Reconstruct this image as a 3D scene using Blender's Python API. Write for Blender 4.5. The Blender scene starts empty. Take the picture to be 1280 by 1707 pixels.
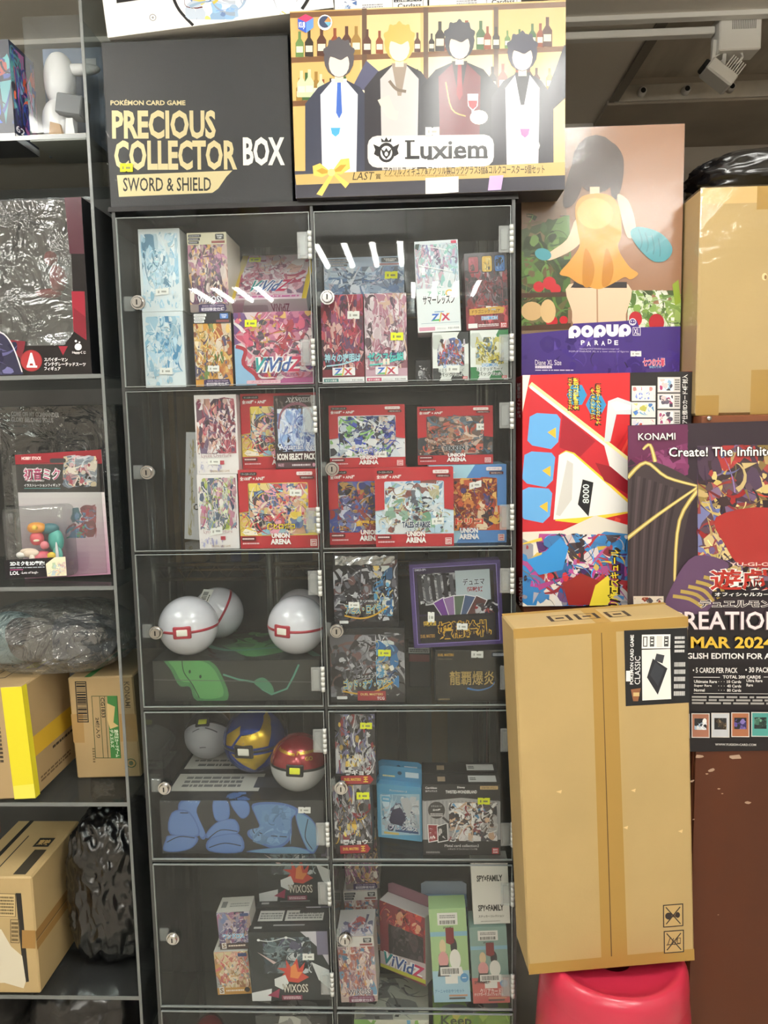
import bpy, bmesh, math, random
from mathutils import Vector, Matrix, noise, geometry

# ------------------------------------------------------------------ camera, light, exposure
SC = bpy.context.scene
COL = SC.collection
FPX, UC, VC = 1282.0, 640.0, 853.5
CAM = Vector((0.0, -1.4, 1.47))
PITCH, YAW, ROLL = (math.radians(a) for a in (6.441, -2.3435, -1.1736))
_cy, _sy, _cp, _sp = math.cos(YAW), math.sin(YAW), math.cos(PITCH), math.sin(PITCH)
FW = Vector((_sy * _cp, _cy * _cp, -_sp))
_rt = Vector((_cy, -_sy, 0.0))
_up = _rt.cross(FW)
RT = _rt * math.cos(ROLL) + _up * math.sin(ROLL)
UP = _up * math.cos(ROLL) - _rt * math.sin(ROLL)
cam_data = bpy.data.cameras.new('camera')
cam_data.sensor_fit = 'VERTICAL'
cam_data.sensor_height = 36.0
cam_data.lens = FPX / 1707.0 * 36.0
cam_data.clip_start = 0.02
cam = bpy.data.objects.new('camera', cam_data)
COL.objects.link(cam)
cam.matrix_world = Matrix(((RT.x, UP.x, -FW.x, CAM.x), (RT.y, UP.y, -FW.y, CAM.y), (RT.z, UP.z, -FW.z, CAM.z), (0, 0, 0, 1)))
SC.camera = cam

world = bpy.data.worlds.new('world')
SC.world = world
world.use_nodes = True
world.node_tree.nodes['Background'].inputs[0].default_value = (0.9, 0.95, 1.0, 1)
world.node_tree.nodes['Background'].inputs[1].default_value = 0.3
SC.view_settings.view_transform = 'Standard'
SC.view_settings.look = 'None'
SC.view_settings.gamma = 1.0
SC.view_settings.use_curve_mapping = False
SC.view_settings.exposure = -0.08
SC.cycles.transparent_max_bounces = 32
SC.cycles.max_bounces = 8
SC.cycles.caustics_reflective = False
SC.cycles.caustics_refractive = False
TUBE_POWER = 60.0
CEIL = 2.44


# ------------------------------------------------------------------ helpers: colour, materials
def lin(c):
    return c / 12.92 if c <= 0.04045 else ((c + 0.055) / 1.055) ** 2.4


def hx(h):
    h = h.lstrip('#')
    if len(h) == 3:
        h = ''.join(a * 2 for a in h)
    return tuple(lin(int(h[i:i + 2], 16) / 255.0) for i in (0, 2, 4)) + (1.0,)


MATS = {}


def mat(name, color='#808080', rough=0.5, metal=0.0, spec=0.5, coat=0.0, bump=0.0, bscale=40.0, vary=0.0, vscale=6.0, emit=0.0, stretch=(1, 1, 1)):
    if name in MATS:
        return MATS[name]
    m = bpy.data.materials.new(name)
    m.use_nodes = True
    nt = m.node_tree
    b = nt.nodes['Principled BSDF']
    col = hx(color)
    b.inputs['Base Color'].default_value = col
    b.inputs['Roughness'].default_value = rough
    b.inputs['Metallic'].default_value = metal
    b.inputs['Specular IOR Level'].default_value = spec
    b.inputs['Coat Weight'].default_value = coat
    b.inputs['Coat Roughness'].default_value = 0.12
    if emit:
        b.inputs['Emission Color'].default_value = col
        b.inputs['Emission Strength'].default_value = emit
    if vary or bump:
        tc = nt.nodes.new('ShaderNodeTexCoord')
        mp = nt.nodes.new('ShaderNodeMapping')
        mp.inputs['Scale'].default_value = stretch
        nt.links.new(tc.outputs['Object'], mp.inputs['Vector'])
    if vary:
        n = nt.nodes.new('ShaderNodeTexNoise')
        n.inputs['Scale'].default_value = vscale
        n.inputs['Detail'].default_value = 5.0
        nt.links.new(mp.outputs[0], n.inputs['Vector'])
        r = nt.nodes.new('ShaderNodeValToRGB')
        r.color_ramp.elements[0].position = 0.3
        r.color_ramp.elements[1].position = 0.7
        r.color_ramp.elements[0].color = tuple(c * (1 - vary) for c in col[:3]) + (1,)
        r.color_ramp.elements[1].color = tuple(min(1, c * (1 + vary)) for c in col[:3]) + (1,)
        nt.links.new(n.outputs['Fac'], r.inputs['Fac'])
        nt.links.new(r.outputs['Color'], b.inputs['Base Color'])
    if bump:
        n2 = nt.nodes.new('ShaderNodeTexNoise')
        n2.inputs['Scale'].default_value = bscale
        n2.inputs['Detail'].default_value = 3.0
        nt.links.new(mp.outputs[0], n2.inputs['Vector'])
        bp = nt.nodes.new('ShaderNodeBump')
        bp.inputs['Strength'].default_value = bump
        bp.inputs['Distance'].default_value = 0.004
        nt.links.new(n2.outputs['Fac'], bp.inputs['Height'])
        nt.links.new(bp.outputs['Normal'], b.inputs['Normal'])
    MATS[name] = m
    return m


def clear(name, tint='#f4f6f6', base=0.035, edge=0.45, rough=0.03, bump=0.0, bscale=12.0, dist=0.01, haze=0.0):
    """see-through sheet: transparent with a reflective skin, thicker looking at a glancing angle"""
    if name in MATS:
        return MATS[name]
    m = bpy.data.materials.new(name)
    m.use_nodes = True
    nt = m.node_tree
    nt.nodes.clear()
    out = nt.nodes.new('ShaderNodeOutputMaterial')
    tr = nt.nodes.new('ShaderNodeBsdfTransparent')
    tr.inputs[0].default_value = hx(tint)
    gl = nt.nodes.new('ShaderNodeBsdfGlossy')
    gl.inputs['Roughness'].default_value = rough
    lw = nt.nodes.new('ShaderNodeLayerWeight')
    lw.inputs['Blend'].default_value = 0.5
    pw = nt.nodes.new('ShaderNodeMath')
    pw.operation = 'POWER'
    pw.inputs[1].default_value = 4.0
    ma = nt.nodes.new('ShaderNodeMath')
    ma.operation = 'MULTIPLY_ADD'
    ma.inputs[1].default_value = edge
    ma.inputs[2].default_value = base
    mx = nt.nodes.new('ShaderNodeMixShader')
    nt.links.new(lw.outputs['Facing'], pw.inputs[0])
    nt.links.new(pw.outputs[0], ma.inputs[0])
    nt.links.new(ma.outputs[0], mx.inputs[0])
    nt.links.new(tr.outputs[0], mx.inputs[1])
    nt.links.new(gl.outputs[0], mx.inputs[2])
    last = mx
    if haze:
        df = nt.nodes.new('ShaderNodeBsdfDiffuse')
        df.inputs[0].default_value = (0.75, 0.77, 0.78, 1)
        m2 = nt.nodes.new('ShaderNodeMixShader')
        m2.inputs[0].default_value = haze
        nt.links.new(mx.outputs[0], m2.inputs[1])
        nt.links.new(df.outputs[0], m2.inputs[2])
        last = m2
    if bump:
        tc = nt.nodes.new('ShaderNodeTexCoord')
        n = nt.nodes.new('ShaderNodeTexNoise')
        n.inputs['Scale'].default_value = bscale
        n.inputs['Detail'].default_value = 4.0
        n.inputs['Distortion'].default_value = 1.2
        bp = nt.nodes.new('ShaderNodeBump')
        bp.inputs['Strength'].default_value = bump
        bp.inputs['Distance'].default_value = dist
        nt.links.new(tc.outputs['Object'], n.inputs['Vector'])
        nt.links.new(n.outputs['Fac'], bp.inputs['Height'])
        nt.links.new(bp.outputs['Normal'], gl.inputs['Normal'])
        nt.links.new(bp.outputs['Normal'], lw.inputs['Normal'])
    nt.links.new(last.outputs[0], out.inputs[0])
    MATS[name] = m
    return m


def inkmat(name, rough, coat):
    m = bpy.data.materials.new(name)
    m.use_nodes = True
    nt = m.node_tree
    a = nt.nodes.new('ShaderNodeVertexColor')
    a.layer_name = 'ink'
    b = nt.nodes['Principled BSDF']
    nt.links.new(a.outputs['Color'], b.inputs['Base Color'])
    b.inputs['Roughness'].default_value = rough
    b.inputs['Coat Weight'].default_value = coat
    b.inputs['Coat Roughness'].default_value = 0.15
    MATS[name] = m
    return m


INK = inkmat('ink', 0.42, 0.15)
INKG = inkmat('ink_gloss', 0.2, 0.0)
INKG.node_tree.nodes['Principled BSDF'].inputs['Specular IOR Level'].default_value = 0.5
INKM = inkmat('ink_matte', 0.7, 0.0)
INKF = inkmat('ink_foil', 0.3, 0.0)
INKF.node_tree.nodes['Principled BSDF'].inputs['Metallic'].default_value = 0.3


# ------------------------------------------------------------------ helpers: pixels to places
def ray(u, v):
    return FW + RT * ((u - UC) / FPX) + UP * ((VC - v) / FPX)


def at(u, v, Y):
    d = ray(u, v)
    return CAM + d * ((Y - CAM.y) / d.y)


def atz(u, v, z):
    d = ray(u, v)
    return CAM + d * ((z - CAM.z) / d.z)


def onplane(u, v, p, n):
    d = ray(u, v)
    return CAM + d * ((p - CAM).dot(n) / d.dot(n))


# ------------------------------------------------------------------ helpers: meshes and objects
def link(name, me, material=None, parent=None, loc=None, smooth=False):
    o = bpy.data.objects.new(name, me)
    COL.objects.link(o)
    if material is not None and me is not None and not me.materials:
        me.materials.append(material)
    if parent is not None:
        o.parent = parent
    if loc is not None:
        o.location = loc
    if smooth and me is not None:
        for p in me.polygons:
            p.use_smooth = True
    return o


def tag(o, label=None, cat=None, group=None, kind=None):
    if label:
        o['label'] = label
    if cat:
        o['category'] = cat
    if group:
        o['group'] = group
    if kind:
        o['kind'] = kind
    return o


def empty(name, loc=(0, 0, 0), rot=(0, 0, 0)):
    o = bpy.data.objects.new(name, None)
    o.empty_display_size = 0.05
    COL.objects.link(o)
    o.location = loc
    o.rotation_euler = rot
    return o


class MB:
    """collects shapes, builds one mesh"""

    def __init__(self):
        self.bm = bmesh.new()

    def box(self, x0, x1, y0, y1, z0, z1, bevel=0.0, M=None, seg=1):
        g = bmesh.ops.create_cube(self.bm, size=1.0)
        vs = g['verts']
        for v in vs:
            v.co = Vector(((x0 + x1) / 2 + v.co.x * (x1 - x0), (y0 + y1) / 2 + v.co.y * (y1 - y0), (z0 + z1) / 2 + v.co.z * (z1 - z0)))
        if bevel:
            es = {e for v in vs for e in v.link_edges}
            r = bmesh.ops.bevel(self.bm, geom=list(es), offset=bevel, segments=seg, affect='EDGES', profile=0.5)
            vs = [v for v in r['verts']] + [v for v in vs if v.is_valid]
            vs = list(set(vs))
        if M is not None:
            for v in vs:
                v.co = M @ v.co
        return self

    def cyl(self, p0, p1, r0, r1=None, n=16, cap=True):
        p0, p1 = Vector(p0), Vector(p1)
        r1 = r0 if r1 is None else r1
        d = (p1 - p0)
        q = d.to_track_quat('Z', 'Y')
        ring = []
        for p, r in ((p0, r0), (p1, r1)):
            ring.append([self.bm.verts.new(p + q @ Vector((r * math.cos(2 * math.pi * k / n), r * math.sin(2 * math.pi * k / n), 0))) for k in range(n)])
        for k in range(n):
            self.bm.faces.new((ring[0][k], ring[0][(k + 1) % n], ring[1][(k + 1) % n], ring[1][k]))
        if cap:
            self.bm.faces.new(ring[0][::-1])
            self.bm.faces.new(ring[1])
        return self

    def tube(self, pts, r, n=8):
        for a, b in zip(pts[:-1], pts[1:]):
            self.cyl(a, b, r, r, n)
        return self

    def lathe(self, prof, n=32, M=None):
        rings = []
        for (r, z) in prof:
            if r < 1e-6:
                rings.append([self.bm.verts.new(Vector((0, 0, z)))])
            else:
                rings.append([self.bm.verts.new(Vector((r * math.cos(2 * math.pi * k / n), r * math.sin(2 * math.pi * k / n), z))) for k in range(n)])
        for a, b in zip(rings[:-1], rings[1:]):
            for k in range(n):
                k2 = (k + 1) % n
                if len(a) == 1 and len(b) > 1:
                    self.bm.faces.new((a[0], b[k2], b[k]))
                elif len(b) == 1 and len(a) > 1:
                    self.bm.faces.new((a[k], a[k2], b[0]))
                elif len(a) > 1:
                    self.bm.faces.new((a[k], a[k2], b[k2], b[k]))
        if M is not None:
            for rg in rings:
                for v in rg:
                    v.co = M @ v.co
        return self

    def prism(self, pts, y0, y1):
        """outline in x,z extruded along y"""
        a = [self.bm.verts.new((x, y0, z)) for x, z in pts]
        b = [self.bm.verts.new((x, y1, z)) for x, z in pts]
        n = len(pts)
        self.bm.faces.new(a)
        self.bm.faces.new(b[::-1])
        for k in range(n):
            self.bm.faces.new((a[(k + 1) % n], a[k], b[k], b[(k + 1) % n]))
        return self

    def build(self, name, material, parent=None, smooth=False, loc=None):
        me = bpy.data.meshes.new(name)
        bmesh.ops.recalc_face_normals(self.bm, faces=self.bm.faces)
        self.bm.to_mesh(me)
        self.bm.free()
        return link(name, me, material, parent, loc, smooth)


TEXT_CACHE = {}


def glyphs(s, bold):
    key = (s, bold)
    if key in TEXT_CACHE:
        return TEXT_CACHE[key]
    c = bpy.data.curves.new('lettering', 'FONT')
    c.body = s
    c.size = 1.0
    c.resolution_u = 2
    c.offset = bold
    o = bpy.data.objects.new('lettering', c)
    m = o.to_mesh()
    vs = [(v.co.x, v.co.y) for v in m.vertices]
    fs = [tuple(p.vertices) for p in m.polygons]
    o.to_mesh_clear()
    bpy.data.objects.remove(o)
    bpy.data.curves.remove(c)
    TEXT_CACHE[key] = (vs, fs)
    return TEXT_CACHE[key]


def homography(src, dst):
    A, B = [], []
    for (x, y), (u, v) in zip(src, dst):
        A.append([x, y, 1, 0, 0, 0, -u * x, -u * y]); B.append(u)
        A.append([0, 0, 0, x, y, 1, -v * x, -v * y]); B.append(v)
    n = 8
    M = [A[i] + [B[i]] for i in range(n)]
    for i in range(n):
        p = max(range(i, n), key=lambda r: abs(M[r][i]))
        M[i], M[p] = M[p], M[i]
        for r in range(n):
            if r != i:
                f = M[r][i] / M[i][i]
                M[r] = [a - f * b for a, b in zip(M[r], M[i])]
    h = [M[i][n] / M[i][i] for i in range(n)] + [1.0]
    return h


def spline(a, b, c, d, t):
    return tuple(0.5 * (2 * b[i] + (c[i] - a[i]) * t + (2 * a[i] - 5 * b[i] + 4 * c[i] - d[i]) * t * t + (3 * b[i] - a[i] - 3 * c[i] + d[i]) * t ** 3) for i in (0, 1))


class Canvas:
    """flat print on one face: shapes and lettering in ink, given in the coordinates of a reference quad
    (TL, TR, BR, BL) that spans the face of w x h metres"""
    STEP = 0.000006

    def __init__(self, quad, w, h):
        self.w, self.h = w, h
        self.verts, self.faces, self.cols = [], [], []
        self.layer = 0
        self.setquad(quad)

    def setquad(self, quad):
        self.H = homography(quad, ((0, self.h), (self.w, self.h), (self.w, 0), (0, 0)))
        return self

    def pct(self):
        return self.setquad(((0, 0), (100, 0), (100, 100), (0, 100)))

    def m(self, x, y):
        H = self.H
        d = H[6] * x + H[7] * y + 1
        return ((H[0] * x + H[1] * y + H[2]) / d, (H[3] * x + H[4] * y + H[5]) / d)

    def _clip(self, pts):
        for ax, lim, sg in ((0, 0.0, 1), (0, self.w, -1), (1, 0.0, 1), (1, self.h, -1)):
            out = []
            for i in range(len(pts)):
                a, b = pts[i - 1], pts[i]
                ia, ib = sg * (a[ax] - lim) >= 0, sg * (b[ax] - lim) >= 0
                if ia != ib:
                    t = (lim - a[ax]) / (b[ax] - a[ax])
                    out.append((a[0] + t * (b[0] - a[0]), a[1] + t * (b[1] - a[1])))
                if ib:
                    out.append(b)
            pts = out
            if len(pts) < 3:
                return []
        return pts

    def poly(self, pts, col, clip=None, lift=1):
        p = [self.m(*q) for q in pts]
        p = self._clip(p)
        if len(p) < 3:
            return self
        self.layer += lift
        n = len(self.verts)
        z = self.layer * self.STEP
        self.verts += [(a, b, z) for a, b in p]
        if len(p) > 4:
            tris = geometry.tessellate_polygon([[Vector((a, b, 0)) for a, b in p]])
            for t in tris:
                self.faces.append(tuple(n + k for k in t)); self.cols.append(hx(col))
        else:
            self.faces.append(tuple(range(n, n + len(p)))); self.cols.append(hx(col))
        return self

    def curve(self, pts, col, k=4):
        """closed rounded outline through the points"""
        n, out = len(pts), []
        for i in range(n):
            a, b, c_, d = pts[i - 1], pts[i], pts[(i + 1) % n], pts[(i + 2) % n]
            for j in range(k):
                out.append(spline(a, b, c_, d, j / k))
        return self.poly(out, col)

    def rect(self, x0, y0, x1, y1, col):
        return self.poly(((x0, y0), (x1, y0), (x1, y1), (x0, y1)), col)

    def rrect(self, x0, y0, x1, y1, r, col):
        pts = []
        for cx, cy, a0 in ((x1 - r, y0 + r, -90), (x1 - r, y1 - r, 0), (x0 + r, y1 - r, 90), (x0 + r, y0 + r, 180)):
            for k in range(4):
                a = math.radians(a0 + 30 * k)
                pts.append((cx + r * math.cos(a), cy + r * math.sin(a)))
        return self.poly(pts, col)

    def frame(self, x0, y0, x1, y1, t, col):
        self.rect(x0, y0, x1, y0 + t, col); self.rect(x0, y1 - t, x1, y1, col)
        self.rect(x0, y0, x0 + t, y1, col); return self.rect(x1 - t, y0, x1, y1, col)

    def ell(self, cx, cy, rx, ry, col, rot=0, n=16):
        c, s = math.cos(math.radians(rot)), math.sin(math.radians(rot))
        return self.poly([(cx + rx * math.cos(2 * math.pi * k / n) * c - ry * math.sin(2 * math.pi * k / n) * s,
                           cy + rx * math.cos(2 * math.pi * k / n) * s + ry * math.sin(2 * math.pi * k / n) * c) for k in range(n)], col)

    def stroke(self, pts, w, col, w1=None):
        w1 = w if w1 is None else w1
        L, R = [], []
        if 2 < len(pts) < 7:
            q = [pts[0]] + list(pts) + [pts[-1]]
            pts = [spline(q[i], q[i + 1], q[i + 2], q[i + 3], j / 4) for i in range(len(pts) - 1) for j in range(4)] + [pts[-1]]
        n = len(pts)
        for i, (x, y) in enumerate(pts):
            a, b = pts[max(0, i - 1)], pts[min(n - 1, i + 1)]
            dx, dy = b[0] - a[0], b[1] - a[1]
            d = math.hypot(dx, dy) or 1
            ww = (w + (w1 - w) * i / (n - 1)) / 2
            L.append((x - dy / d * ww, y + dx / d * ww)); R.append((x + dy / d * ww, y - dx / d * ww))
        return self.poly(L + R[::-1], col)

    def text(self, s, x0, y0, x1, y1, col, bold=0.0, rot=0, shear=0.0):
        """lettering stretched into the box; rot in steps of 90 turns it clockwise inside the box"""
        vs, fs = glyphs(s, bold)
        if not vs:
            return self
        ax, bx = min(v[0] for v in vs), max(v[0] for v in vs)
        ay, by = min(v[1] for v in vs), max(v[1] for v in vs)
        self.layer += 1
        z = self.layer * self.STEP
        n = len(self.verts)
        for vx, vy in vs:
            a, b = (vx - ax) / max(1e-6, bx - ax), (by - vy) / max(1e-6, by - ay)
            if rot == 90:
                a, b = 1 - b, a
            elif rot == -90:
                a, b = b, 1 - a
            px, py = x0 + a * (x1 - x0) + shear * (0.5 - b) * (y1 - y0), y0 + b * (y1 - y0)
            q = self.m(px, py)
            self.verts.append((q[0], q[1], z))
        c = hx(col)
        for f in fs:
            self.faces.append(tuple(n + k for k in f)); self.cols.append(c)
        return self

    def otext(self, s, x0, y0, x1, y1, col, out, bold=0.02, ob=0.07, **k):
        """lettering with an outline"""
        e = (y1 - y0) * 0.05
        self.text(s, x0 - e, y0 - e, x1 + e, y1 + e, out, ob, **k)
        return self.text(s, x0, y0, x1, y1, col, bold, **k)

    def fine(self, x0, y0, x1, y1, rows, col, seed=1):
        """rows of print too small to read"""
        rnd = random.Random(seed)
        dy = (y1 - y0) / rows
        for r in range(rows):
            x = x0
            while x < x1 - 0.5:
                w = rnd.uniform(0.04, 0.16) * (x1 - x0)
                self.rect(x, y0 + r * dy + dy * 0.2, min(x1, x + w), y0 + (r + 1) * dy - dy * 0.2, col)
                self.layer -= 1
                x += w + 0.02 * (x1 - x0)
        self.layer += 1
        return self

    def barcode(self, x0, y0, x1, y1, col='#111', seed=3, horiz=False):
        rnd = random.Random(seed)
        L = (y1 - y0) if horiz else (x1 - x0)
        p = 0.0
        while p < L:
            w = rnd.choice((0.015, 0.03, 0.045)) * L
            if horiz:
                self.rect(x0, y0 + p, x1, min(y1, y0 + p + w), col)
            else:
                self.rect(x0 + p, y0, min(x1, x0 + p + w), y1, col)
            self.layer -= 1
            p += w + rnd.choice((0.015, 0.03)) * L
        self.layer += 1
        return self

    def collage(self, x0, y0, x1, y1, pal, n=60, seed=1, big=0.45, small=0.06):
        """abstract splashes, ribbons and shards in a palette"""
        rnd = random.Random(seed)
        W, Hh = x1 - x0, y1 - y0
        S = min(W, Hh)
        rgb = [[int(h[i:i + 2], 16) for i in (1, 3, 5)] for h in pal]
        mean = [sum(c[k] for c in rgb) / len(rgb) for k in range(3)]
        n = int(n * 2.4)
        # a few centres that gather pieces of like colour, so the picture has masses instead of confetti
        anchors = [(x0 + W * rnd.uniform(.15, .85), y0 + Hh * rnd.uniform(.15, .85), rnd.sample(rgb, min(3, len(rgb)))) for _ in range(2 + n // 60)]

        def cl(q):
            return (min(max(q[0], x0), x1), min(max(q[1], y0), y1))
        nb = max(8, n // 7)
        for i in range(n):
            if i < nb:
                sz = S * rnd.uniform(0.45, 0.8) * (big / 0.42)
            else:
                t = (i - nb) / max(1, n - nb - 1)
                sz = S * (0.30 * (1 - t) ** 1.2 + small * 1.3) * rnd.uniform(0.7, 1.25)
            if i >= nb and rnd.random() < 0.6:
                ax_, ay_, fam = rnd.choice(anchors)
                cx, cy = ax_ + rnd.gauss(0, .16) * W, ay_ + rnd.gauss(0, .16) * Hh
                base = rnd.choice(fam)
            else:
                cx, cy = x0 + rnd.random() * W, y0 + rnd.random() * Hh
                base = rnd.choice(rgb)
            cx, cy = cl((cx, cy))
            f, j_ = rnd.uniform(0.0, 0.4), rnd.uniform(-16, 16)
            col = '#%02x%02x%02x' % tuple(int(min(255, max(0, a + (b - a) * f + j_))) for a, b in zip(base, mean))
            k = rnd.random()
            if i >= nb and k < 0.55:
                a = rnd.uniform(0, 6.28); bend = rnd.uniform(-2.6, 2.6)
                pts = []
                px, py = cx, cy
                for j in range(7):
                    pts.append(cl((px, py))); px += math.cos(a) * sz * 0.30; py += math.sin(a) * sz * 0.30; a += bend / 6
                thin = rnd.random() < 0.3
                w = sz * (rnd.uniform(0.04, 0.08) if thin else rnd.uniform(0.14, 0.36))
                if thin:
                    d_ = rnd.choice((0.45, 1.25))
                    col = '#%02x%02x%02x' % tuple(int(min(255, c_ * d_)) for c_ in base)
                pts = [q for j, q in enumerate(pts) if j == 0 or abs(q[0] - pts[j - 1][0]) + abs(q[1] - pts[j - 1][1]) > 1e-4]
                if len(pts) > 1:
                    self.stroke(pts, w, col, w * 0.08)
            elif k < 0.86:
                m = 11
                rr = [rnd.uniform(0.6, 1.0) * sz * 0.42 for _ in range(m)]
                sx = rnd.uniform(0.6, 1.2)
                self.poly([cl((cx + rr[j] * sx * math.cos(6.283 * j / m), cy + rr[j] * math.sin(6.283 * j / m))) for j in range(m)], col)
            else:
                a = rnd.uniform(0, 6.28)
                self.poly([cl((cx + math.cos(a + d_) * sz * r_, cy + math.sin(a + d_) * sz * r_)) for d_, r_ in ((0, .6), (2.2, .2), (3.9, .24))], col)
        return self

    def build(self, name, parent, M, material=None):
        if not self.verts:
            return None
        me = bpy.data.meshes.new(name)
        me.from_pydata([M @ Vector(v) for v in self.verts], [], self.faces)
        at_ = me.color_attributes.new('ink', 'FLOAT_COLOR', 'CORNER')
        data = []
        for p, c in zip(me.polygons, self.cols):
            data += list(c) * p.loop_total
        at_.data.foreach_set('color', data)
        return link(name, me, material or INK, parent)


# frames that carry a face (x right, y up, z out of the face) into the box's own space: front at y=0 facing -y
def front_frame(w, gap=0.0002):
    return Matrix(((1, 0, 0, -w / 2), (0, 0, -1, -gap), (0, 1, 0, 0), (0, 0, 0, 1)))


def top_frame(w, h, d, gap=0.0002):      # seen from the front: x right, y to the back
    return Matrix(((1, 0, 0, -w / 2), (0, 1, 0, 0), (0, 0, 1, h + gap), (0, 0, 0, 1)))


def left_frame(w, d, gap=0.0002):        # left side: x from back to front, y up
    return Matrix(((0, 0, -1, -w / 2 - gap), (-1, 0, 0, d), (0, 1, 0, 0), (0, 0, 0, 1)))


def right_frame(w, d, gap=0.0002):       # right side: x from front to back
    return Matrix(((0, 0, 1, w / 2 + gap), (1, 0, 0, 0), (0, 1, 0, 0), (0, 0, 0, 1)))


def bottom_frame(w, d, gap=0.0002):
    return Matrix(((1, 0, 0, -w / 2), (0, -1, 0, d), (0, 0, -1, -gap), (0, 0, 0, 1)))


def pose(quad, Y, yaw=0.0, lean=0.0, sit=None, snap=True):
    """place and size of an upright face from its corners, on a plane at depth Y turned by yaw and leant back"""
    bl, br = quad[3], quad[2]
    mid = ((bl[0] + br[0]) / 2, (bl[1] + br[1]) / 2)
    p0 = at(mid[0], mid[1], Y)
    n = Matrix.Rotation(math.radians(yaw), 3, 'Z') @ Matrix.Rotation(math.radians(-lean), 3, 'X') @ Vector((0, -1, 0))
    P = [onplane(u, v, p0, n) for u, v in quad]
    ax = ((P[1] - P[0]) + (P[2] - P[3])).normalized()
    if snap is True and abs(math.degrees(math.asin(ax.z))) < 1.4:
        ax = Vector((ax.x, ax.y, 0)).normalized()
    elif isinstance(snap, float):
        ax = Vector((ax.x, ax.y, 0)).normalized() * math.cos(math.radians(snap)) + Vector((0, 0, 1)) * math.sin(math.radians(snap))
    w = ((P[1] - P[0]).length + (P[2] - P[3]).length) / 2
    h = ((P[0] - P[3]).length + (P[1] - P[2]).length) / 2
    ay = n.cross(ax)
    ay = (ay if ay.z > 0 else -ay).normalized()
    back = -n
    c = (P[0] + P[1] + P[2] + P[3]) / 4
    base = c - ay * h / 2
    if sit is not None:
        lo = min((base + ax * (w / 2) * s + back * dd).z for s in (-1, 1) for dd in (0,))
        base.z += sit - lo
    R = Matrix(((ax.x, back.x, ay.x, base.x), (ax.y, back.y, ay.y, base.y), (ax.z, back.z, ay.z, base.z), (0, 0, 0, 1)))
    return R, w, h


def carton(name, label, cat, quad, Y, depth, color, art=None, yaw=0, lean=0, sit=None, snap=True, group=None, material=None,
           top=None, side=None, left=None, bottom=None, ink=None, stickers=(), bevel=0.0012, px=None):
    """a card box: body mesh, its printed faces and its price stickers"""
    if len(quad) == 2:
        (a, b), (c, d) = quad
        quad = ((a, b), (c, b), (c, d), (a, d))
    R, w, h = pose(quad, Y, yaw, lean, sit, snap)
    body = MB().box(-w / 2, w / 2, 0, depth, 0, h, bevel).build(name, material or mat('card_' + color, color, 0.45, bump=0.05, bscale=300))
    body.matrix_world = R
    tag(body, label, cat, group)
    if art:
        c = Canvas(px or quad, w, h)
        art(c)
        c.build('front_print', body, front_frame(w), ink)
    for fn, nm, ww, hh, F in ((top, 'top_print', w, depth, top_frame(w, h, depth)), (side, 'side_print', depth, h, right_frame(w, depth)),
                              (left, 'side_print', depth, h, left_frame(w, depth)), (bottom, 'base_print', w, depth, bottom_frame(w, depth))):
        if fn:
            c = Canvas(((0, 0), (100, 0), (100, 100), (0, 100)), ww, hh)
            fn(c)
            c.build(nm, body, F, ink)
    for s in stickers:
        c = Canvas(px or quad, w, h)
        sticker(c, *s)
        c.build('price_sticker', body, front_frame(w, 0.0022), INKM)
    body['w'], body['h'], body['d'] = w, h, depth
    return body


def sticker(c, x0, y0, x1, y1, col='#f2f2ee', skew=0.0):
    e = (x1 - x0) * 0.09
    mx, q = (x0 + x1) / 2, (y1 - y0) * 0.12
    dy = skew * (x1 - x0)
    c.poly(((x0, y0), (mx - e, y0 + dy * .45), (mx, y0 + q + dy / 2), (mx + e, y0 + dy * .55), (x1, y0 + dy), (x1, y1 + dy), (mx + e, y1 + dy * .55), (mx, y1 - q + dy / 2), (mx - e, y1 + dy * .45), (x0, y1)), col)
    g = '#8a8a55' if col != '#f2f2ee' else '#a9a9a4'
    hh = y1 - y0
    c.rect(x0 + (x1 - x0) * .18, y0 + hh * .35 + dy * .3, x0 + (x1 - x0) * .3, y0 + hh * .7 + dy * .3, g)
    c.rect(x0 + (x1 - x0) * .45, y0 + hh * .4 + dy * .6, x0 + (x1 - x0) * .82, y0 + hh * .66 + dy * .6, g)


YEL = '#e9f024'
# ------------------------------------------------------------------ the room
XL_, XR_, YF_, YB_ = -2.2, 1.75, -4.4, 1.5
tile_x = atz(1100, 42, CEIL).x
tile_y0 = atz(1000, 30, CEIL).y
tile_y1 = atz(1005, 205, CEIL).y


def struct(name, mb, m, smooth=False):
    return tag(mb.build(name, m, smooth=smooth), kind='structure')


struct('floor', MB().box(XL_, XR_, YF_, YB_, -0.06, 0.0), mat('floor_tile', '#c4bdb0', 0.35, vary=0.15, vscale=4))
ceil_m = mat('ceiling_paint', '#e8e3d9', 0.8, bump=0.1, bscale=200)
ceiling = MB()
ceiling.box(XL_, XR_, YF_, tile_y0, CEIL, CEIL + 0.12)
ceiling.box(XL_, tile_x, tile_y0, YB_, CEIL + 0.012, CEIL + 0.12)
ceiling.box(tile_x, XR_, tile_y0, YB_, CEIL + 0.08, CEIL + 0.12)
ceiling = struct('ceiling', ceiling, ceil_m)
wall_m = mat('wall_paint', '#c6beb2', 0.8, vary=0.08, vscale=2)
struct('wall_back', MB().box(XL_, XR_, YB_, YB_ + 0.08, 0, CEIL + 0.12), wall_m)
struct('wall_left', MB().box(XL_ - 0.08, XL_, YF_, YB_, 0, CEIL + 0.12), wall_m)
struct('wall_right', MB().box(XR_, XR_ + 0.08, YF_, YB_, 0, CEIL + 0.12), wall_m)
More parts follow.
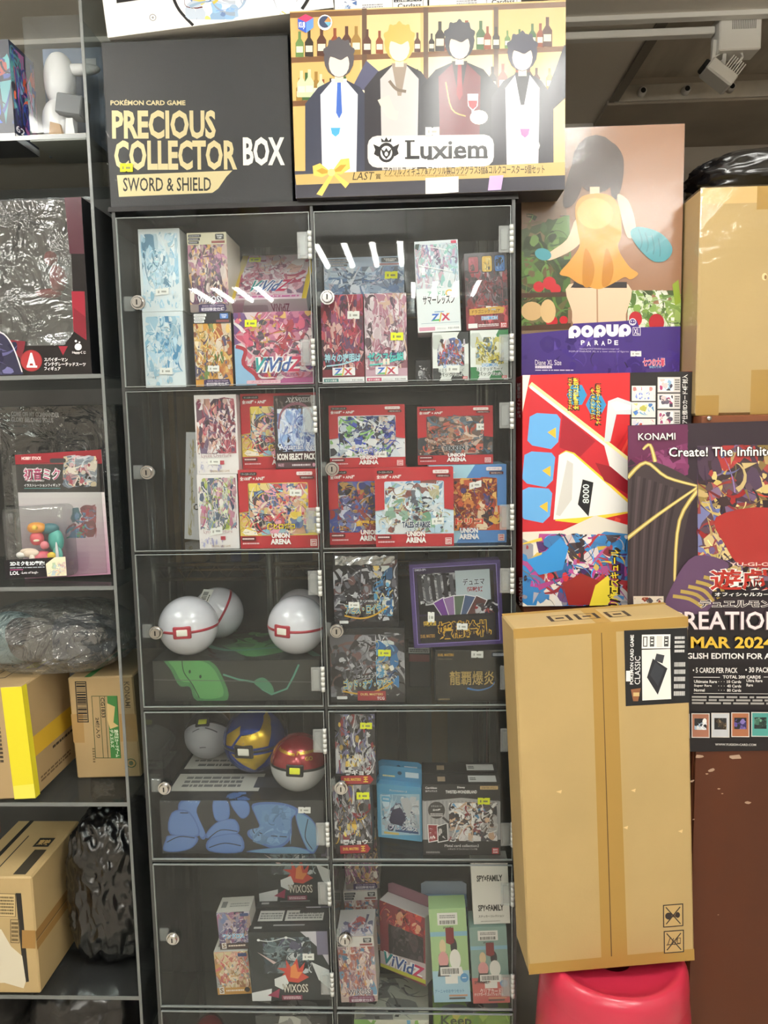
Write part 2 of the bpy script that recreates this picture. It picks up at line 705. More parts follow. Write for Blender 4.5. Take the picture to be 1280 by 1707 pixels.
struct('wall_front', MB().box(XL_, XR_, YF_ - 0.08, YF_, 0, CEIL + 0.12), mat('wall_shop', '#b5aea4', 0.8, vary=0.5, vscale=3))
struct('wall_gloom_backing', MB().box(XL_, 0.25, 0.52, 0.55, 0, 2.06), mat('gloom_panel', '#4b4a49', 0.55, vary=0.3, vscale=3))  # added board, its dark colour stands for the gloom behind the cabinets

# perforated tile with its dots, T bars, recess strip with three sockets
pm = bpy.data.materials.new('perforated_tile')
pm.use_nodes = True
nt = pm.node_tree
b = nt.nodes['Principled BSDF']
b.inputs['Roughness'].default_value = 0.8
tc = nt.nodes.new('ShaderNodeTexCoord')
vo = nt.nodes.new('ShaderNodeTexVoronoi')
vo.inputs['Scale'].default_value = 85
vo.inputs['Randomness'].default_value = 0.0
cr = nt.nodes.new('ShaderNodeValToRGB')
cr.color_ramp.elements[0].position = 0.25
cr.color_ramp.elements[0].color = hx('#b5ad9f')
cr.color_ramp.elements[1].position = 0.32
cr.color_ramp.elements[1].color = hx('#ebe5da')
nt.links.new(tc.outputs['Object'], vo.inputs['Vector'])
nt.links.new(vo.outputs['Distance'], cr.inputs['Fac'])
nt.links.new(cr.outputs['Color'], b.inputs['Base Color'])
for i in range(3):
    MB().box(tile_x - 0.62 * (i + 1) + 0.006, tile_x - 0.62 * i - 0.006, tile_y0 + 0.01, tile_y1, CEIL, CEIL + 0.011, 0.002).build('ceiling_tile', pm, ceiling)
white_m = mat('white_enamel', '#e9e7e1', 0.45)
MB().box(XL_, XR_, tile_y0 - 0.012, tile_y0 + 0.012, CEIL - 0.012, CEIL, 0.001).build('ceiling_bar', white_m, ceiling)
MB().box(tile_x - 0.014, tile_x + 0.014, tile_y0 + 0.012, tile_y1, CEIL - 0.006, CEIL + 0.0, 0.001).build('ceiling_bar', mat('grey_bar', '#807a6f', 0.6), ceiling)
MB().box(XL_, tile_x - 0.02, tile_y1, tile_y1 + 0.02, CEIL - 0.01, CEIL + 0.01, 0.001).build('ceiling_bar', white_m, ceiling)
MB().box(tile_x + 0.02, XR_, tile_y0 + 0.013, 1.12, CEIL + 0.062, CEIL + 0.0795).build('recess_panel', mat('recess_shadow_streaks', '#cbc2b2', 0.7, vary=0.25, vscale=3, stretch=(4, 0.6, 1)), ceiling)  # stretched streaks in the colour stand for shadows across the recess
bx0 = at(1012, 165, 1.1).x
beam_z = at(1150, 170, 1.1).z
struct('trim_1', MB().box(bx0, XR_, 1.1, YB_, beam_z, CEIL + 0.079, 0.003), mat('soffit_paint', '#a89e8f', 0.7, vary=0.12, vscale=5))
strip_t = at(1150, 138, 1.095).z
sk = struct('trim_2', MB().box(bx0 + 0.02, XR_, 1.092, 1.1, beam_z + 0.006, strip_t, 0.001), mat('strip_paint', '#c2bbad', 0.6, vary=0.25, vscale=9))
for u, v in ((1069, 155), (1142, 152), (1216, 148)):
    p = at(u, v, 1.09)
    s = MB().cyl((p.x, 1.092, p.z), (p.x, 1.07, p.z), 0.013, 0.011, 20).build('lamp_socket', white_m, sk, True)
    MB().cyl((p.x, 1.0705, p.z), (p.x, 1.069, p.z), 0.0075, n=16).build('socket_hole', mat('black', '#0c0c0d', 0.5), s)

# ------------------------------------------------------------------ ceiling lights of the shop (they show as reflections)
tube_m = mat('tube_glow', '#fbfaf4', 0.4, emit=TUBE_POWER)
CHROME = mat('chrome', '#c9c9c9', 0.18, metal=1.0)
# straight rows of ceiling light panels, four tubes each
proto = None
for cx_, cy_, where in ((-1.2, -0.75, 'nearest the left shelf unit'), (0.28, -0.75, 'nearest the tall display cabinet'), (0.91, -1.75, 'nearest the wooden cupboard'), (-0.24, -2.4, 'in the middle of the shop'), (-1.1, -3.4, 'by the far left corner'), (0.2, -3.4, 'by the far wall')):
    if True:
        if proto is None:
            proto = empty('ceiling_light', (cx_, cy_, CEIL))
            MB().box(-0.3, 0.3, -0.3, 0.3, -0.012, -0.0005, 0.002).build('housing', mat('troffer', '#d9d9d6', 0.35), proto)
            for sx in (-0.22, 0.22):
                for sy in (-0.285, 0.285):
                    MB().cyl((sx, sy, -0.155), (sx, sy, -0.012), 0.004, n=8).build('added_hanger', CHROME, proto, True)  # hangers added to drop the tubes so they light the ceiling
            for sy in (-0.29, 0.29):
                MB().box(-0.24, 0.24, sy - 0.009, sy + 0.009, -0.165, -0.135, 0.002).build('tube_holder', mat('troffer', '#d9d9d6'), proto)
            for i in range(4):
                MB().cyl((-0.19 + 0.1267 * i, -0.28, -0.15), (-0.19 + 0.1267 * i, 0.28, -0.15), 0.013, n=10).build('tube', tube_m, proto, True)
            r = proto
        else:
            r = proto.copy()
            COL.objects.link(r)
            r.location = (cx_, cy_, CEIL)
            for ch in list(proto.children):
                c = ch.copy()
                COL.objects.link(c)
                c.parent = r
        tag(r, 'four-tube ceiling light panel ' + where, 'ceiling light', 'ceiling light panels')

# ------------------------------------------------------------------ track spotlight
tr = empty('track_spotlight', (0, 0, 0))
TY = 0.62
a0, a1 = at(1200, 42, TY), at(1270, 46, TY)
hb = at(1200, 84, TY).z
hz0 = CEIL - 0.012
MB().box(a0.x, a1.x, TY, TY + 0.06, hb, at(1200, 22, TY).z, 0.003).build('driver_housing', white_m, tr)
p = at(1236, 40, TY)
for i in range(14):
    MB().box(p.x - 0.022 + i * 0.0042, p.x - 0.0200 + i * 0.0042, TY - 0.0006, TY, at(1236, 48, TY).z, at(1236, 28, TY).z).build('vent_slot', mat('slot_grey', '#8f8d88', 0.6), tr)
j0, j1 = at(1206, 62, TY), at(1200, 112, TY - 0.02)
w = 0.009
for dx in (-0.004, 0.022):
    MB().box(-w / 2, w / 2, -0.002, 0.002, 0, (j0 - j1).length, 0.0008, M=Matrix.Translation((j1.x + dx, TY + 0.02, j1.z)) @ Matrix.Rotation(math.radians(4), 4, 'Y')).build('bracket_arm', white_m, tr)
for k_ in range(3):
    z_ = j1.z + 0.018 + 0.02 * k_
    MB().cyl((j1.x - 0.003, TY + 0.02, z_), (j1.x + 0.023, TY + 0.02, z_ + 0.016), 0.002, n=6).build('bracket_brace', white_m, tr)
hd0, hd1 = at(1184, 110, TY), at(1222, 138, TY)
hm = Matrix.Translation(((hd0.x + hd1.x) / 2 + 0.004, TY + 0.02, (hd0.z + hd1.z) / 2 + 0.008)) @ Matrix.Rotation(math.radians(38), 4, 'Y')
MB().box(-0.040, 0.036, -0.03, 0.03, -0.022, 0.010, 0.004, M=hm).build('lamp_head', white_m, tr)
for i in range(7):
    MB().box(0.0 + i * 0.006 - 0.004, 0.0025 + i * 0.006 - 0.004, -0.026, 0.026, 0.010, 0.040, M=hm).build('cooling_fin', white_m, tr)
MB().box(-0.050, -0.038, -0.02, 0.02, -0.020, 0.002, 0.003, M=hm).build('lens_hood', mat('black', '#0c0c0d'), tr)
MB().tube([at(1212, 64, TY + 0.02), at(1220, 76, TY + 0.02), at(1234, 84, TY + 0.02), at(1238, 95, TY + 0.02), at(1232, 104, TY + 0.02), at(1222, 108, TY + 0.02)], 0.0026).build('power_lead', white_m, tr, True)
tag(tr, 'white track spotlight with finned head hanging from the ceiling', 'spotlight')
tk = MB().box(at(945, 36, TY).x - 0.2, at(1198, 30, TY).x, TY + 0.02, TY + 0.045, CEIL - 0.03, CEIL - 0.0125, 0.002).build('light_track', white_m)
tag(tk, 'long white light track running along the ceiling', 'light track')

# ------------------------------------------------------------------ acrylic display cabinet, six rows of two doors
ACR = clear('acrylic', '#f3f5f5', 0.02, 0.35, 0.02)
ACRD = clear('acrylic_door', '#f6f8f8', 0.022, 0.35, 0.02, haze=0.013)
ACRS = clear('acrylic_smoke', '#dfe3e3', 0.02, 0.3, 0.05, haze=0.022)
EDGE = mat('acrylic_edge', '#8d9393', 0.2, spec=0.7)
EDGEL = mat('acrylic_edge_soft', '#6d7171', 0.25, spec=0.7)
EDGED = mat('acrylic_edge_dark', '#3a3d3e', 0.25, spec=0.7)
CHROME = mat('chrome', '#c9c9c9', 0.18, metal=1.0)
HINGE = clear('hinge_plastic', '#eef2f2', 0.08, 0.5, 0.12, haze=0.16)
H0 = CAM.z
X0, XM0, XM1, X1 = -0.5237, -0.1774, -0.1711, 0.1756
ROWS = [(0.3758, 0.0769), (0.0710, -0.2252), (-0.2293, -0.5258), (-0.5335, -0.8332), (-0.8413, -1.1446), (-1.1520, -1.455)]
ROWS = [(H0 + a, H0 + b) for a, b in ROWS]
SH = [r[1] for r in ROWS]      # shelf top of every row
CD = 0.30
cab = empty('display_cabinet', ((X0 + X1) / 2, 0, 0))
tag(cab, 'tall clear acrylic display cabinet with two columns of locking doors', 'cabinet')
co = cab.location


def cbox(name, m, x0, x1, y0, y1, z0, z1, parent=cab, bevel=0.0):
    return MB().box(x0 - co.x, x1 - co.x, y0, y1, z0, z1, bevel).build(name, m, parent)


TOPZ = ROWS[0][0] + 0.010
cbox('side_panel', ACRS, X0 - 0.007, X0 - 0.001, 0, CD, 0, TOPZ)
cbox('side_panel', ACRS, X1 + 0.001, X1 + 0.007, 0, CD, 0, TOPZ)
cbox('middle_panel', ACRS, XM0 + 0.0002, XM1 - 0.0002, 0.001, CD, 0, TOPZ)
cbox('back_panel', ACRS, X0 - 0.007, X1 + 0.007, CD + 0.0005, CD + 0.0045, 0, TOPZ)
cbox('top_panel', mat('top_black', '#232325', 0.25), X0 - 0.012, X1 + 0.012, -0.004, CD, TOPZ, TOPZ + 0.008)
for i, (t, bt) in enumerate(ROWS):
    nxt = ROWS[i + 1][0] if i < 5 else bt - 0.012
    for xa, xb in ((X0 - 0.001, XM0), (XM1, X1 + 0.001)):
        s = cbox('shelf', ACR, xa, xb, 0.0006, CD, nxt + 0.0008, bt)
        cbox('shelf_edge', EDGED, xa, xb, -0.0004, 0.0006, nxt + 0.0008, bt, s)
for xa, xb in ((X0 - 0.007, X0 - 0.001), (XM0 + 0.0006, XM1 - 0.0006), (X1 + 0.001, X1 + 0.007)):
    cbox('front_edge', EDGED, xa, xb, -0.0012, -0.0002, 0, TOPZ)


def lock_mesh(parent, x, z):
    l = MB()
    l.lathe([(0, -0.012), (0.0085, -0.012), (0.0098, -0.010), (0.0098, -0.007), (0.0125, -0.007), (0.0132, -0.0055), (0.0128, 0.0), (0, 0.0)], 28, Matrix.Translation((x, -0.006, z)) @ Matrix.Rotation(math.radians(-90), 4, 'X'))
    o = l.build('lock', CHROME, parent)
    MB().box(x - 0.0011, x + 0.0011, -0.0186, -0.0178, z - 0.0045, z + 0.0045).build('keyhole', mat('black', '#0c0c0d'), o)


for i, (t, bt) in enumerate(ROWS):
    for j, (xa, xb) in enumerate(((X0, XM0), (XM1, X1))):
        d = cbox('door', ACRD, xa + 0.001, xb - 0.001, -0.0058, -0.0018, bt + 0.001, t - 0.001)
        e = MB()
        lx0, lx1 = xa - co.x + 0.001, xb - co.x - 0.001
        z0_, z1_ = bt + 0.001, t - 0.001
        g = 0.0011
        e.box(lx0, lx1, -0.0062, -0.0014, z1_ - g, z1_)
        e.box(lx0, lx1, -0.0062, -0.0014, z0_, z0_ + g)
        e.box(lx0, lx0 + g, -0.0062, -0.0014, z0_ + g, z1_ - g)
        e.box(lx1 - g, lx1, -0.0062, -0.0014, z0_ + g, z1_ - g)
        e.build('door_edge', EDGE, d)
        zm = (t + bt) / 2
        lxk = xa - co.x + (0.035 if j == 0 else 0.022)
        lock_mesh(d, lxk, zm)
        MB().box(lxk - 0.03 + (0.008 if j else 0), lxk - 0.012, -0.0016, 0.004, zm - 0.013, zm + 0.013, 0.001).build('lock_plate', HINGE, d)
        for zc in (t - 0.058, bt + 0.055):
            hg = MB()
            hg.box(lx1 - 0.022, lx1 - 0.003, -0.0085, -0.0060, zc - 0.023, zc + 0.023, 0.0008)
            hg.box(lx1 - 0.0185, lx1 - 0.0065, -0.0095, -0.0084, zc - 0.0185, zc + 0.0185, 0.0008)
            hgo = hg.build('hinge', HINGE, d)
            kn = MB()
            for q in range(5):
                kn.cyl((lx1 + 0.0005, -0.0085, zc - 0.024 + q * 0.0098), (lx1 + 0.0005, -0.0085, zc - 0.024 + q * 0.0098 + 0.0086), 0.0038, n=10)
            kn.build('hinge_pin', mat('hinge_pin', '#c4c8c6', 0.25, spec=0.7), d, True)

# ------------------------------------------------------------------ neighbouring acrylic shelf unit on the left
LX1 = at(195, 977, 0.0).x
LX0 = -1.32
lshelf_px = [(75, 225), (90, 625), (95, 978), (105, 1338), (110, 1660)]
LZ = [at(u, v, 0.0).z for u, v in lshelf_px]
lc = empty('shelf_unit', ((LX0 + LX1) / 2, 0, 0))
tag(lc, 'clear acrylic shelf unit left of the display cabinet, stacked with boxes', 'shelf unit')
lo = lc.location.x
LD = 0.36
MB().box(LX1 - lo - 0.005, LX1 - lo, 0, LD, 0, 2.3).build('side_panel', ACRS, lc)
MB().box(LX1 - lo - 0.0052, LX1 - lo + 0.0002, -0.002, -0.0002, 0, 2.3).build('front_edge', EDGEL, lc)
MB().box(LX0 - lo, LX0 - lo + 0.005, 0, LD, 0, 2.3).build('side_panel', ACRS, lc)
for z in LZ + [0.12]:
    s = MB().box(LX0 - lo + 0.006, LX1 - lo - 0.006, 0.001, LD, z - 0.007, z).build('shelf', ACRS, lc)
    MB().box(LX0 - lo + 0.006, LX1 - lo - 0.006, -0.0005, 0.0008, z - 0.0075, z + 0.0002).build('shelf_edge', EDGEL, s)
# wire rack behind the cabinets
rk = empty('wire_rack', (0, 0.36, 0))
for x in (-0.62, -0.345, 0.16):
    for yy in (0.02, 0.14):
        MB().cyl((x, yy, 0), (x, yy, 1.95), 0.011, n=14).build('post', CHROME, rk, True)
BRASS = mat('brass', '#b8924c', 0.25, metal=0.9)
for z in (0.55, 1.15, 1.76):
    for yy in (0.02, 0.14):
        MB().tube([(-0.62, yy, z), (0.16, yy, z)], 0.0045).build('shelf_rod', BRASS, rk, True)
        MB().tube([(-0.62, yy, z - 0.035), (0.16, yy, z - 0.035)], 0.004).build('shelf_rod', BRASS, rk, True)
    zz = MB()
    for q in range(16):
        xa = -0.62 + q * 0.04875
        zz.tube([(xa, 0.02, z), (xa + 0.0244, 0.02, z - 0.035), (xa + 0.04875, 0.02, z)], 0.0018, 5)
    zz.build('truss_wire', BRASS, rk, True)
tag(rk, 'chrome wire rack standing behind the acrylic display cabinet', 'rack')
for (x0, x1, z0, h, c, nm) in ((-0.585, -0.50, 1.155, 0.41, '#a8834c', 'tan'), (-0.32, -0.12, 1.155, 0.30, '#4a4038', 'umber'), (-0.10, 0.02, 1.155, 0.36, '#6b655e', 'taupe'), (0.03, 0.145, 1.155, 0.32, '#8a8178', 'pale grey'), (-0.44, -0.37, 1.155, 0.12, '#34357a', 'dark blue'),
                             (-0.49, -0.45, 1.155, 0.34, '#7a5630', 'narrow brown'), (-0.28, -0.05, 0.555, 0.34, '#6d655c', 'grey brown'), (-0.03, 0.13, 0.555, 0.38, '#7c7468', 'dusty grey'), (-0.6, -0.37, 0.555, 0.25, '#4a4640', 'black')):
    o = MB().box(-(x1 - x0) / 2, (x1 - x0) / 2, 0, 0.1, 0, h, 0.002).build('stock_carton', mat('stock_' + nm.replace(' ', '_'), c, 0.6, vary=0.2, vscale=8), loc=((x0 + x1) / 2, 0.385, z0))
    tag(o, nm + ' stock carton on the wire rack behind the cabinet', 'carton', 'cartons on the wire rack')
    MB().box(-(x1 - x0) * .12, (x1 - x0) * .12, -0.0008, 0, 0.0, h).build('tape', mat('brown_tape', '#8f6a33', 0.3), o)
# ------------------------------------------------------------------ boxes on top of the cabinet
CTOP = TOPZ + 0.008
WRAP = clear('shrink_wrap', '#fbfbfb', 0.03, 0.4, 0.10, bump=0.35, bscale=7.0, dist=0.012)
GOLD = '#cbbf94'


def wrap(box, extra=0.0012, m=None):
    w, h, d = box['w'], box['h'], box['d']
    MB().box(-w / 2 - extra, w / 2 + extra, -0.004 - extra, d + extra, 0.0002, h + extra, 0.002).build('shrink_wrap', m or WRAP, box)


def art_collector(c):
    c.text('POKÉMON CARD GAME', 185, 173, 309, 183, GOLD, 0.03)
    c.text('PRECIOUS', 187, 191, 359, 239, GOLD, 0.035)
    c.text('COLLECTOR', 190, 241, 394, 291, GOLD, 0.035)
    c.text('BOX', 404, 236, 474, 284, '#f1eee4', 0.035)
    c.poly(((194, 299), (386, 292), (376, 302), (362, 322), (352, 329), (197, 335)), GOLD)
    c.text('SWORD & SHIELD', 204, 303, 350, 326, '#26282b', 0.012)


col_box = carton('collector_box', 'shrink-wrapped black collector box with gold lettering on top of the cabinet', 'box',
                 ((171, 79), (482, 65), (488, 345), (183, 353)), 0.0, 0.13, '#1d2126', art_collector, sit=CTOP, ink=INKF,
                 stickers=[(200, 280, 221, 294, YEL)])
wrap(col_box)


def bottle(c, x, y, h, col):
    w = h * 0.16
    c.poly(((x - w, y), (x - w, y - h * .55), (x - w * .35, y - h * .72), (x - w * .35, y - h), (x + w * .35, y - h), (x + w * .35, y - h * .72), (x + w, y - h * .55), (x + w, y)), col)
    c.rect(x - w * .8, y - h * .42, x + w * .8, y - h * .18, '#e6dcc0')


def suit(c, x, top, bot, hair, coat, vest, w, shirt='#26262a', tie=None):
    """a plain featureless dressed form, only blocks of colour"""
    hy = top + 34
    c.poly(((x - w, bot), (x - w * 1.0, hy + 75), (x - w * .62, hy + 48), (x - 12, hy + 36), (x + 12, hy + 36), (x + w * .62, hy + 48), (x + w, hy + 78), (x + w, bot)), coat)
    c.poly(((x - w * .5, bot), (x - w * .55, hy + 60), (x - 12, hy + 38), (x, hy + 84), (x + 12, hy + 38), (x + w * .55, hy + 60), (x + w * .5, bot)), vest)
    c.poly(((x - 13, hy + 34), (x + 13, hy + 34), (x + 3, hy + 88), (x - 3, hy + 88)), shirt)
    if tie:
        c.poly(((x - 3, hy + 40), (x + 3, hy + 40), (x + 5, hy + 90), (x, hy + 100), (x - 5, hy + 90)), tie)
    c.rect(x - 7, hy + 18, x + 7, hy + 40, '#eccdb8')
    c.ell(x, hy, 25, 32, hair)
    c.ell(x, hy + 9, 17, 22, '#f0d6c4')
    c.curve([(x + 27 * math.cos(a) * (1.0 if k % 2 else .86), hy - 6 + 30 * math.sin(a) * (1.0 if k % 2 else .8)) for k, a in enumerate([math.pi + i * math.pi / 10 for i in range(11)])] + [(x + 12, hy - 2), (x + 3, hy + 3), (x - 8, hy - 1)], hair)


def crest(c, x, y, s, col):
    c.ell(x, y, s * .62, s * .72, col, n=20)
    c.ell(x, y + s * .02, s * .42, s * .5, '#f4f2ee', n=20)
    c.poly(((x - s * .4, y - s * .3), (x - s * .15, y - s * .1), (x, y - s * .35), (x + s * .15, y - s * .1), (x + s * .4, y - s * .3), (x + s * .25, y + s * .2), (x, y + s * .48), (x - s * .25, y + s * .2)), col)
    c.ell(x, y + s * .1, s * .12, s * .16, '#f4f2ee')
    for sg in (-1, 1):
        c.poly(((x + sg * s * .35, y - s * .35), (x + sg * s * .95, y - s * .62), (x + sg * s * .8, y - s * .2), (x + sg * s * .9, y + s * .1), (x + sg * s * .6, y + s * .3)), col)
    c.poly(((x - s * .35, y - s * .75), (x - s * .38, y - s * 1.05), (x - s * .15, y - s * .85), (x, y - s * 1.12), (x + s * .15, y - s * .85), (x + s * .38, y - s * 1.05), (x + s * .35, y - s * .75)), col)


def bow(c, x, y, s, a='#d8b85a', b='#a9852e'):
    c.poly(((x, y), (x - s * .6, y - s * .5), (x - s, y - s * .35), (x - s * .95, y + s * .15), (x - s * .5, y + s * .25)), a)
    c.poly(((x, y), (x + s * .5, y - s * .7), (x + s * .95, y - s * .75), (x + s, y - s * .2), (x + s * .5, y + s * .12)), a)
    c.poly(((x, y), (x - s * .8, y + s * 1.15), (x - s * .5, y + s * 1.25), (x + s * .1, y + s * .2)), a)
    c.poly(((x, y), (x + s * .75, y + s * .85), (x + s * .95, y + s * .6), (x + s * .15, y - s * .02)), a)
    c.poly(((x, y), (x - s * .5, y - s * .25), (x - s * .8, y - s * .1), (x - s * .5, y + .08 * s)), b)
    c.poly(((x, y), (x + s * .5, y - s * .4), (x + s * .8, y - s * .4), (x + s * .5, y - s * .05)), b)
    c.ell(x, y, s * .2, s * .2, '#e8cf80')


def art_wide(c):
    c.rect(480, 15, 945, 350, '#cfae74')
    for x0, x1, col in ((484, 600, '#c9a466'), (610, 700, '#d9c08c'), (712, 820, '#dccda4'), (828, 945, '#cdb07a')):
        c.rect(x0, 30, x1, 330, col)
    for y in (30, 104, 176):
        c.poly(((480, y + 8), (945, y - 8), (945, y + 1), (480, y + 17)), '#6b4a30')
    for x in (603, 705, 822):
        c.rect(x, 30, x + 8, 200, '#57402f')
    rnd = random.Random(5)
    for y in (104, 176):
        x = 500
        while x < 935:
            yy = y + 8 - (x - 480) * 16 / 465
            bottle(c, x, yy, rnd.uniform(30, 50), rnd.choice(('#4a2a20', '#7a3a22', '#3c5a34', '#8a6a30', '#c9b58a', '#5d7a46', '#2e2622')))
            x += rnd.uniform(11, 24)
    for x, h in ((503, 44), (516, 46), (535, 38)):
        bottle(c, x, 178, h, '#b9c4a0')
    c.rect(480, 300, 945, 350, '#3c3b47')
    # plain dressed forms, no faces
    c.poly(((588, 160), (610, 118), (635, 140), (625, 175)), '#4a4c66')
    suit(c, 565, 80, 310, '#4d4a50', '#363a4a', '#d9dbe6', 56, '#e8eaf0', '#3a5fb0')
    suit(c, 665, 55, 300, '#c2a455', '#2b2a31', '#b9b4b4', 58, '#8a7c70')
    suit(c, 765, 52, 300, '#3c3c44', '#24242a', '#5c1f26', 64, '#2a2024', '#7a2028')
    suit(c, 870, 72, 320, '#40404e', '#2c2b33', '#cfc9d6', 52, '#2a2a30')
    c.poly(((912, 170), (940, 95), (945, 95), (945, 180), (918, 205)), '#2d2c35')
    # glasses and hands
    for x, y, col in ((559, 235, '#4a9bd8'), (787, 192, '#9c1c2a'), (874, 240, '#b04a88')):
        c.poly(((x - 9, y - 17), (x + 9, y - 17), (x + 8, y + 3), (x + 2, y + 10), (x + 2, y + 24), (x - 2, y + 24), (x - 2, y + 10), (x - 8, y + 3)), '#e6edf2')
        c.poly(((x - 8, y - 6), (x + 8, y - 6), (x + 6, y + 4), (x, y + 9), (x - 6, y + 4)), col)
        c.ell(x + 10, y + 22, 15, 12, '#f0dccf')
    c.stroke(((638, 180), (650, 205), (662, 210)), 20, '#d9cdb8', 14)
    c.stroke(((742, 155), (752, 200), (775, 212)), 2, '#c9a560')
    c.stroke(((648, 152), (660, 166), (676, 170)), 5, '#6e6256')
    c.poly(((710, 262), (765, 258), (763, 338), (708, 342)), '#ece7e2')
    # gold band
    c.poly(((492, 306), (943, 290), (943, 312), (494, 323)), '#b59a5e')
    c.poly(((494, 323), (943, 312), (943, 340), (494, 346)), '#2c2b36')
    c.poly(((708, 314), (763, 312), (763, 338), (708, 342)), '#ded8d3')
    c.poly(((815, 312), (838, 311), (834, 335), (812, 336)), '#b99ad0')
    bow(c, 552, 303, 31)
    c.text('LAST', 588, 303, 622, 316, '#2e2210', 0.0, shear=0.2)
    c.text('賞', 625, 306, 634, 315, '#2e2210', 0.01)
    c.text('アクリルフィギュア&アクリル製ロックグラス5個&コルクコースター5個セット', 639, 294, 907, 309, '#2e2210', 0.012)
    c.text('Acrylic figure & set of 5 acrylic rocks glasses & cork coasters', 640, 308, 776, 312, '#6b5220', 0.01)
    for dx, dy, col, g in ((0, 0, '#f6f3ef', 3.4), (0, 0, '#1b1a1e', 0)):
        if g:
            c.rrect(612, 243, 822, 296, 16, '#cfc9c6')
            c.rrect(616, 246, 816, 292, 14, '#ece8e4')
    crest(c, 643, 271, 23, '#1b1a1e')
    c.text('Luxiem', 677, 251, 811, 283, '#1b1a1e', 0.022)
    for x0, x1, y in ((674, 697, 281), (711, 722, 283), (737, 750, 281), (754, 767, 281), (784, 812, 281)):
        c.rect(x0, y - 2.0, x1, y + 1.2, '#1b1a1e')
    c.rect(674, 251, 690, 254, '#1b1a1e')
    # maker marks
    c.poly(((497, 48), (510, 41), (523, 47), (511, 54)), '#d03a66')
    c.poly(((497, 48), (511, 54), (511, 72), (498, 65)), '#3556b8')
    c.poly(((511, 54), (523, 47), (523, 63), (511, 72)), '#5f8fd8')
    c.text('KUJI', 499, 54, 509, 66, '#fff', 0.02)
    c.ell(542, 55, 12, 13, '#f5f5f5')
    c.ell(542, 54, 10, 10, '#33405e')
    c.poly(((541, 54), (548, 45), (552, 54)), '#d98a4a')
    c.poly(((541, 54), (552, 54), (548, 62)), '#6fb0c8')


wide_box = carton('prize_box', 'wide glossy prize box printed with a bar scene and a gold bow band', 'box',
                  ((484, 36), (943, 19), (941, 336), (493, 345)), -0.02, 0.07, '#2b2a30', art_wide, sit=CTOP, ink=INKG,
                  stickers=[(708, 230, 731, 244)])


def art_w1(c):
    c.rect(160, -60, 560, 90, '#f2f2f0')
    c.poly(((193, -40), (268, -60), (271, 6), (195, 17)), '#17161a')
    c.poly(((206, 0), (254, -6), (254, 1), (207, 7)), '#d6336e')
    c.ell(255, 41, 6, 6, '#8c8c90'); c.ell(255, 41, 4.6, 4.6, '#f2f2f0'); c.ell(255, 41, 2, 2, '#8c8c90')
    c.stroke([(287, -40), (290, 0), (300, 28), (322, 54)], 5, '#1d1d22')
    c.poly(((292, -40), (540, -70), (520, 0), (503, 26), (325, 50), (305, 30), (295, 0)), '#dfe8f2')
    c.collage(310, -30, 500, 44, ['#8fb8e2', '#f4f4f0', '#5f7fb8', '#e8d36a', '#c9d8ec', '#e46a5a', '#9db4d0'], 40, 7)
    c.stroke([(526, -30), (515, 5), (502, 26)], 5, '#1d1d22')


def art_w2(seed, pal):
    def f(c):
        c.pct()
        c.rect(0, 0, 100, 100, '#f4f4f2')
        c.collage(0, 0, 24, 100, pal, 14, seed)
        c.text('Cardass', 68, 86, 93, 95, '#2a2a2e', 0.02)
        c.rect(64, 78, 94, 83, '#3a3a40')
        c.text('10枚入り', 66, 79, 92, 82.3, '#f4f4f2', 0.0)
        c.fine(30, 84, 52, 97, 3, '#9a9aa2', seed)
        c.frame(62, 66, 96, 97, 1.2, '#b9b9bd')
    return f


wtop = carton('white_box', 'long white box tilted across the black collector box and wide prize box', 'box', ((165, -70), (545, -120), (553, 23), (176, 76)), -0.005, 0.16, '#eeeeec', art_w1, snap=False, ink=INKG)
wtop.location.z += 0.011
for k_, (q, pal, nm) in enumerate((((((557, -60), (712, -64), (712, 20), (557, 25))), ['#8fb8e2', '#3e5f9c', '#d7e3f2'], 'blue edged'), ((((715, -64), (868, -70), (869, 12), (715, 20))), ['#c23a4e', '#4a5f9c', '#e8e8f0'], 'red edged'))):
    carton('white_box', nm + ' white card box lying on the wide prize box', 'box', q, 0.0, 0.05, '#eeeeec', art_w2(k_ + 3, pal), sit=wide_box.location.z + wide_box['h'] + 0.004, group='white boxes on the top', ink=INKG)


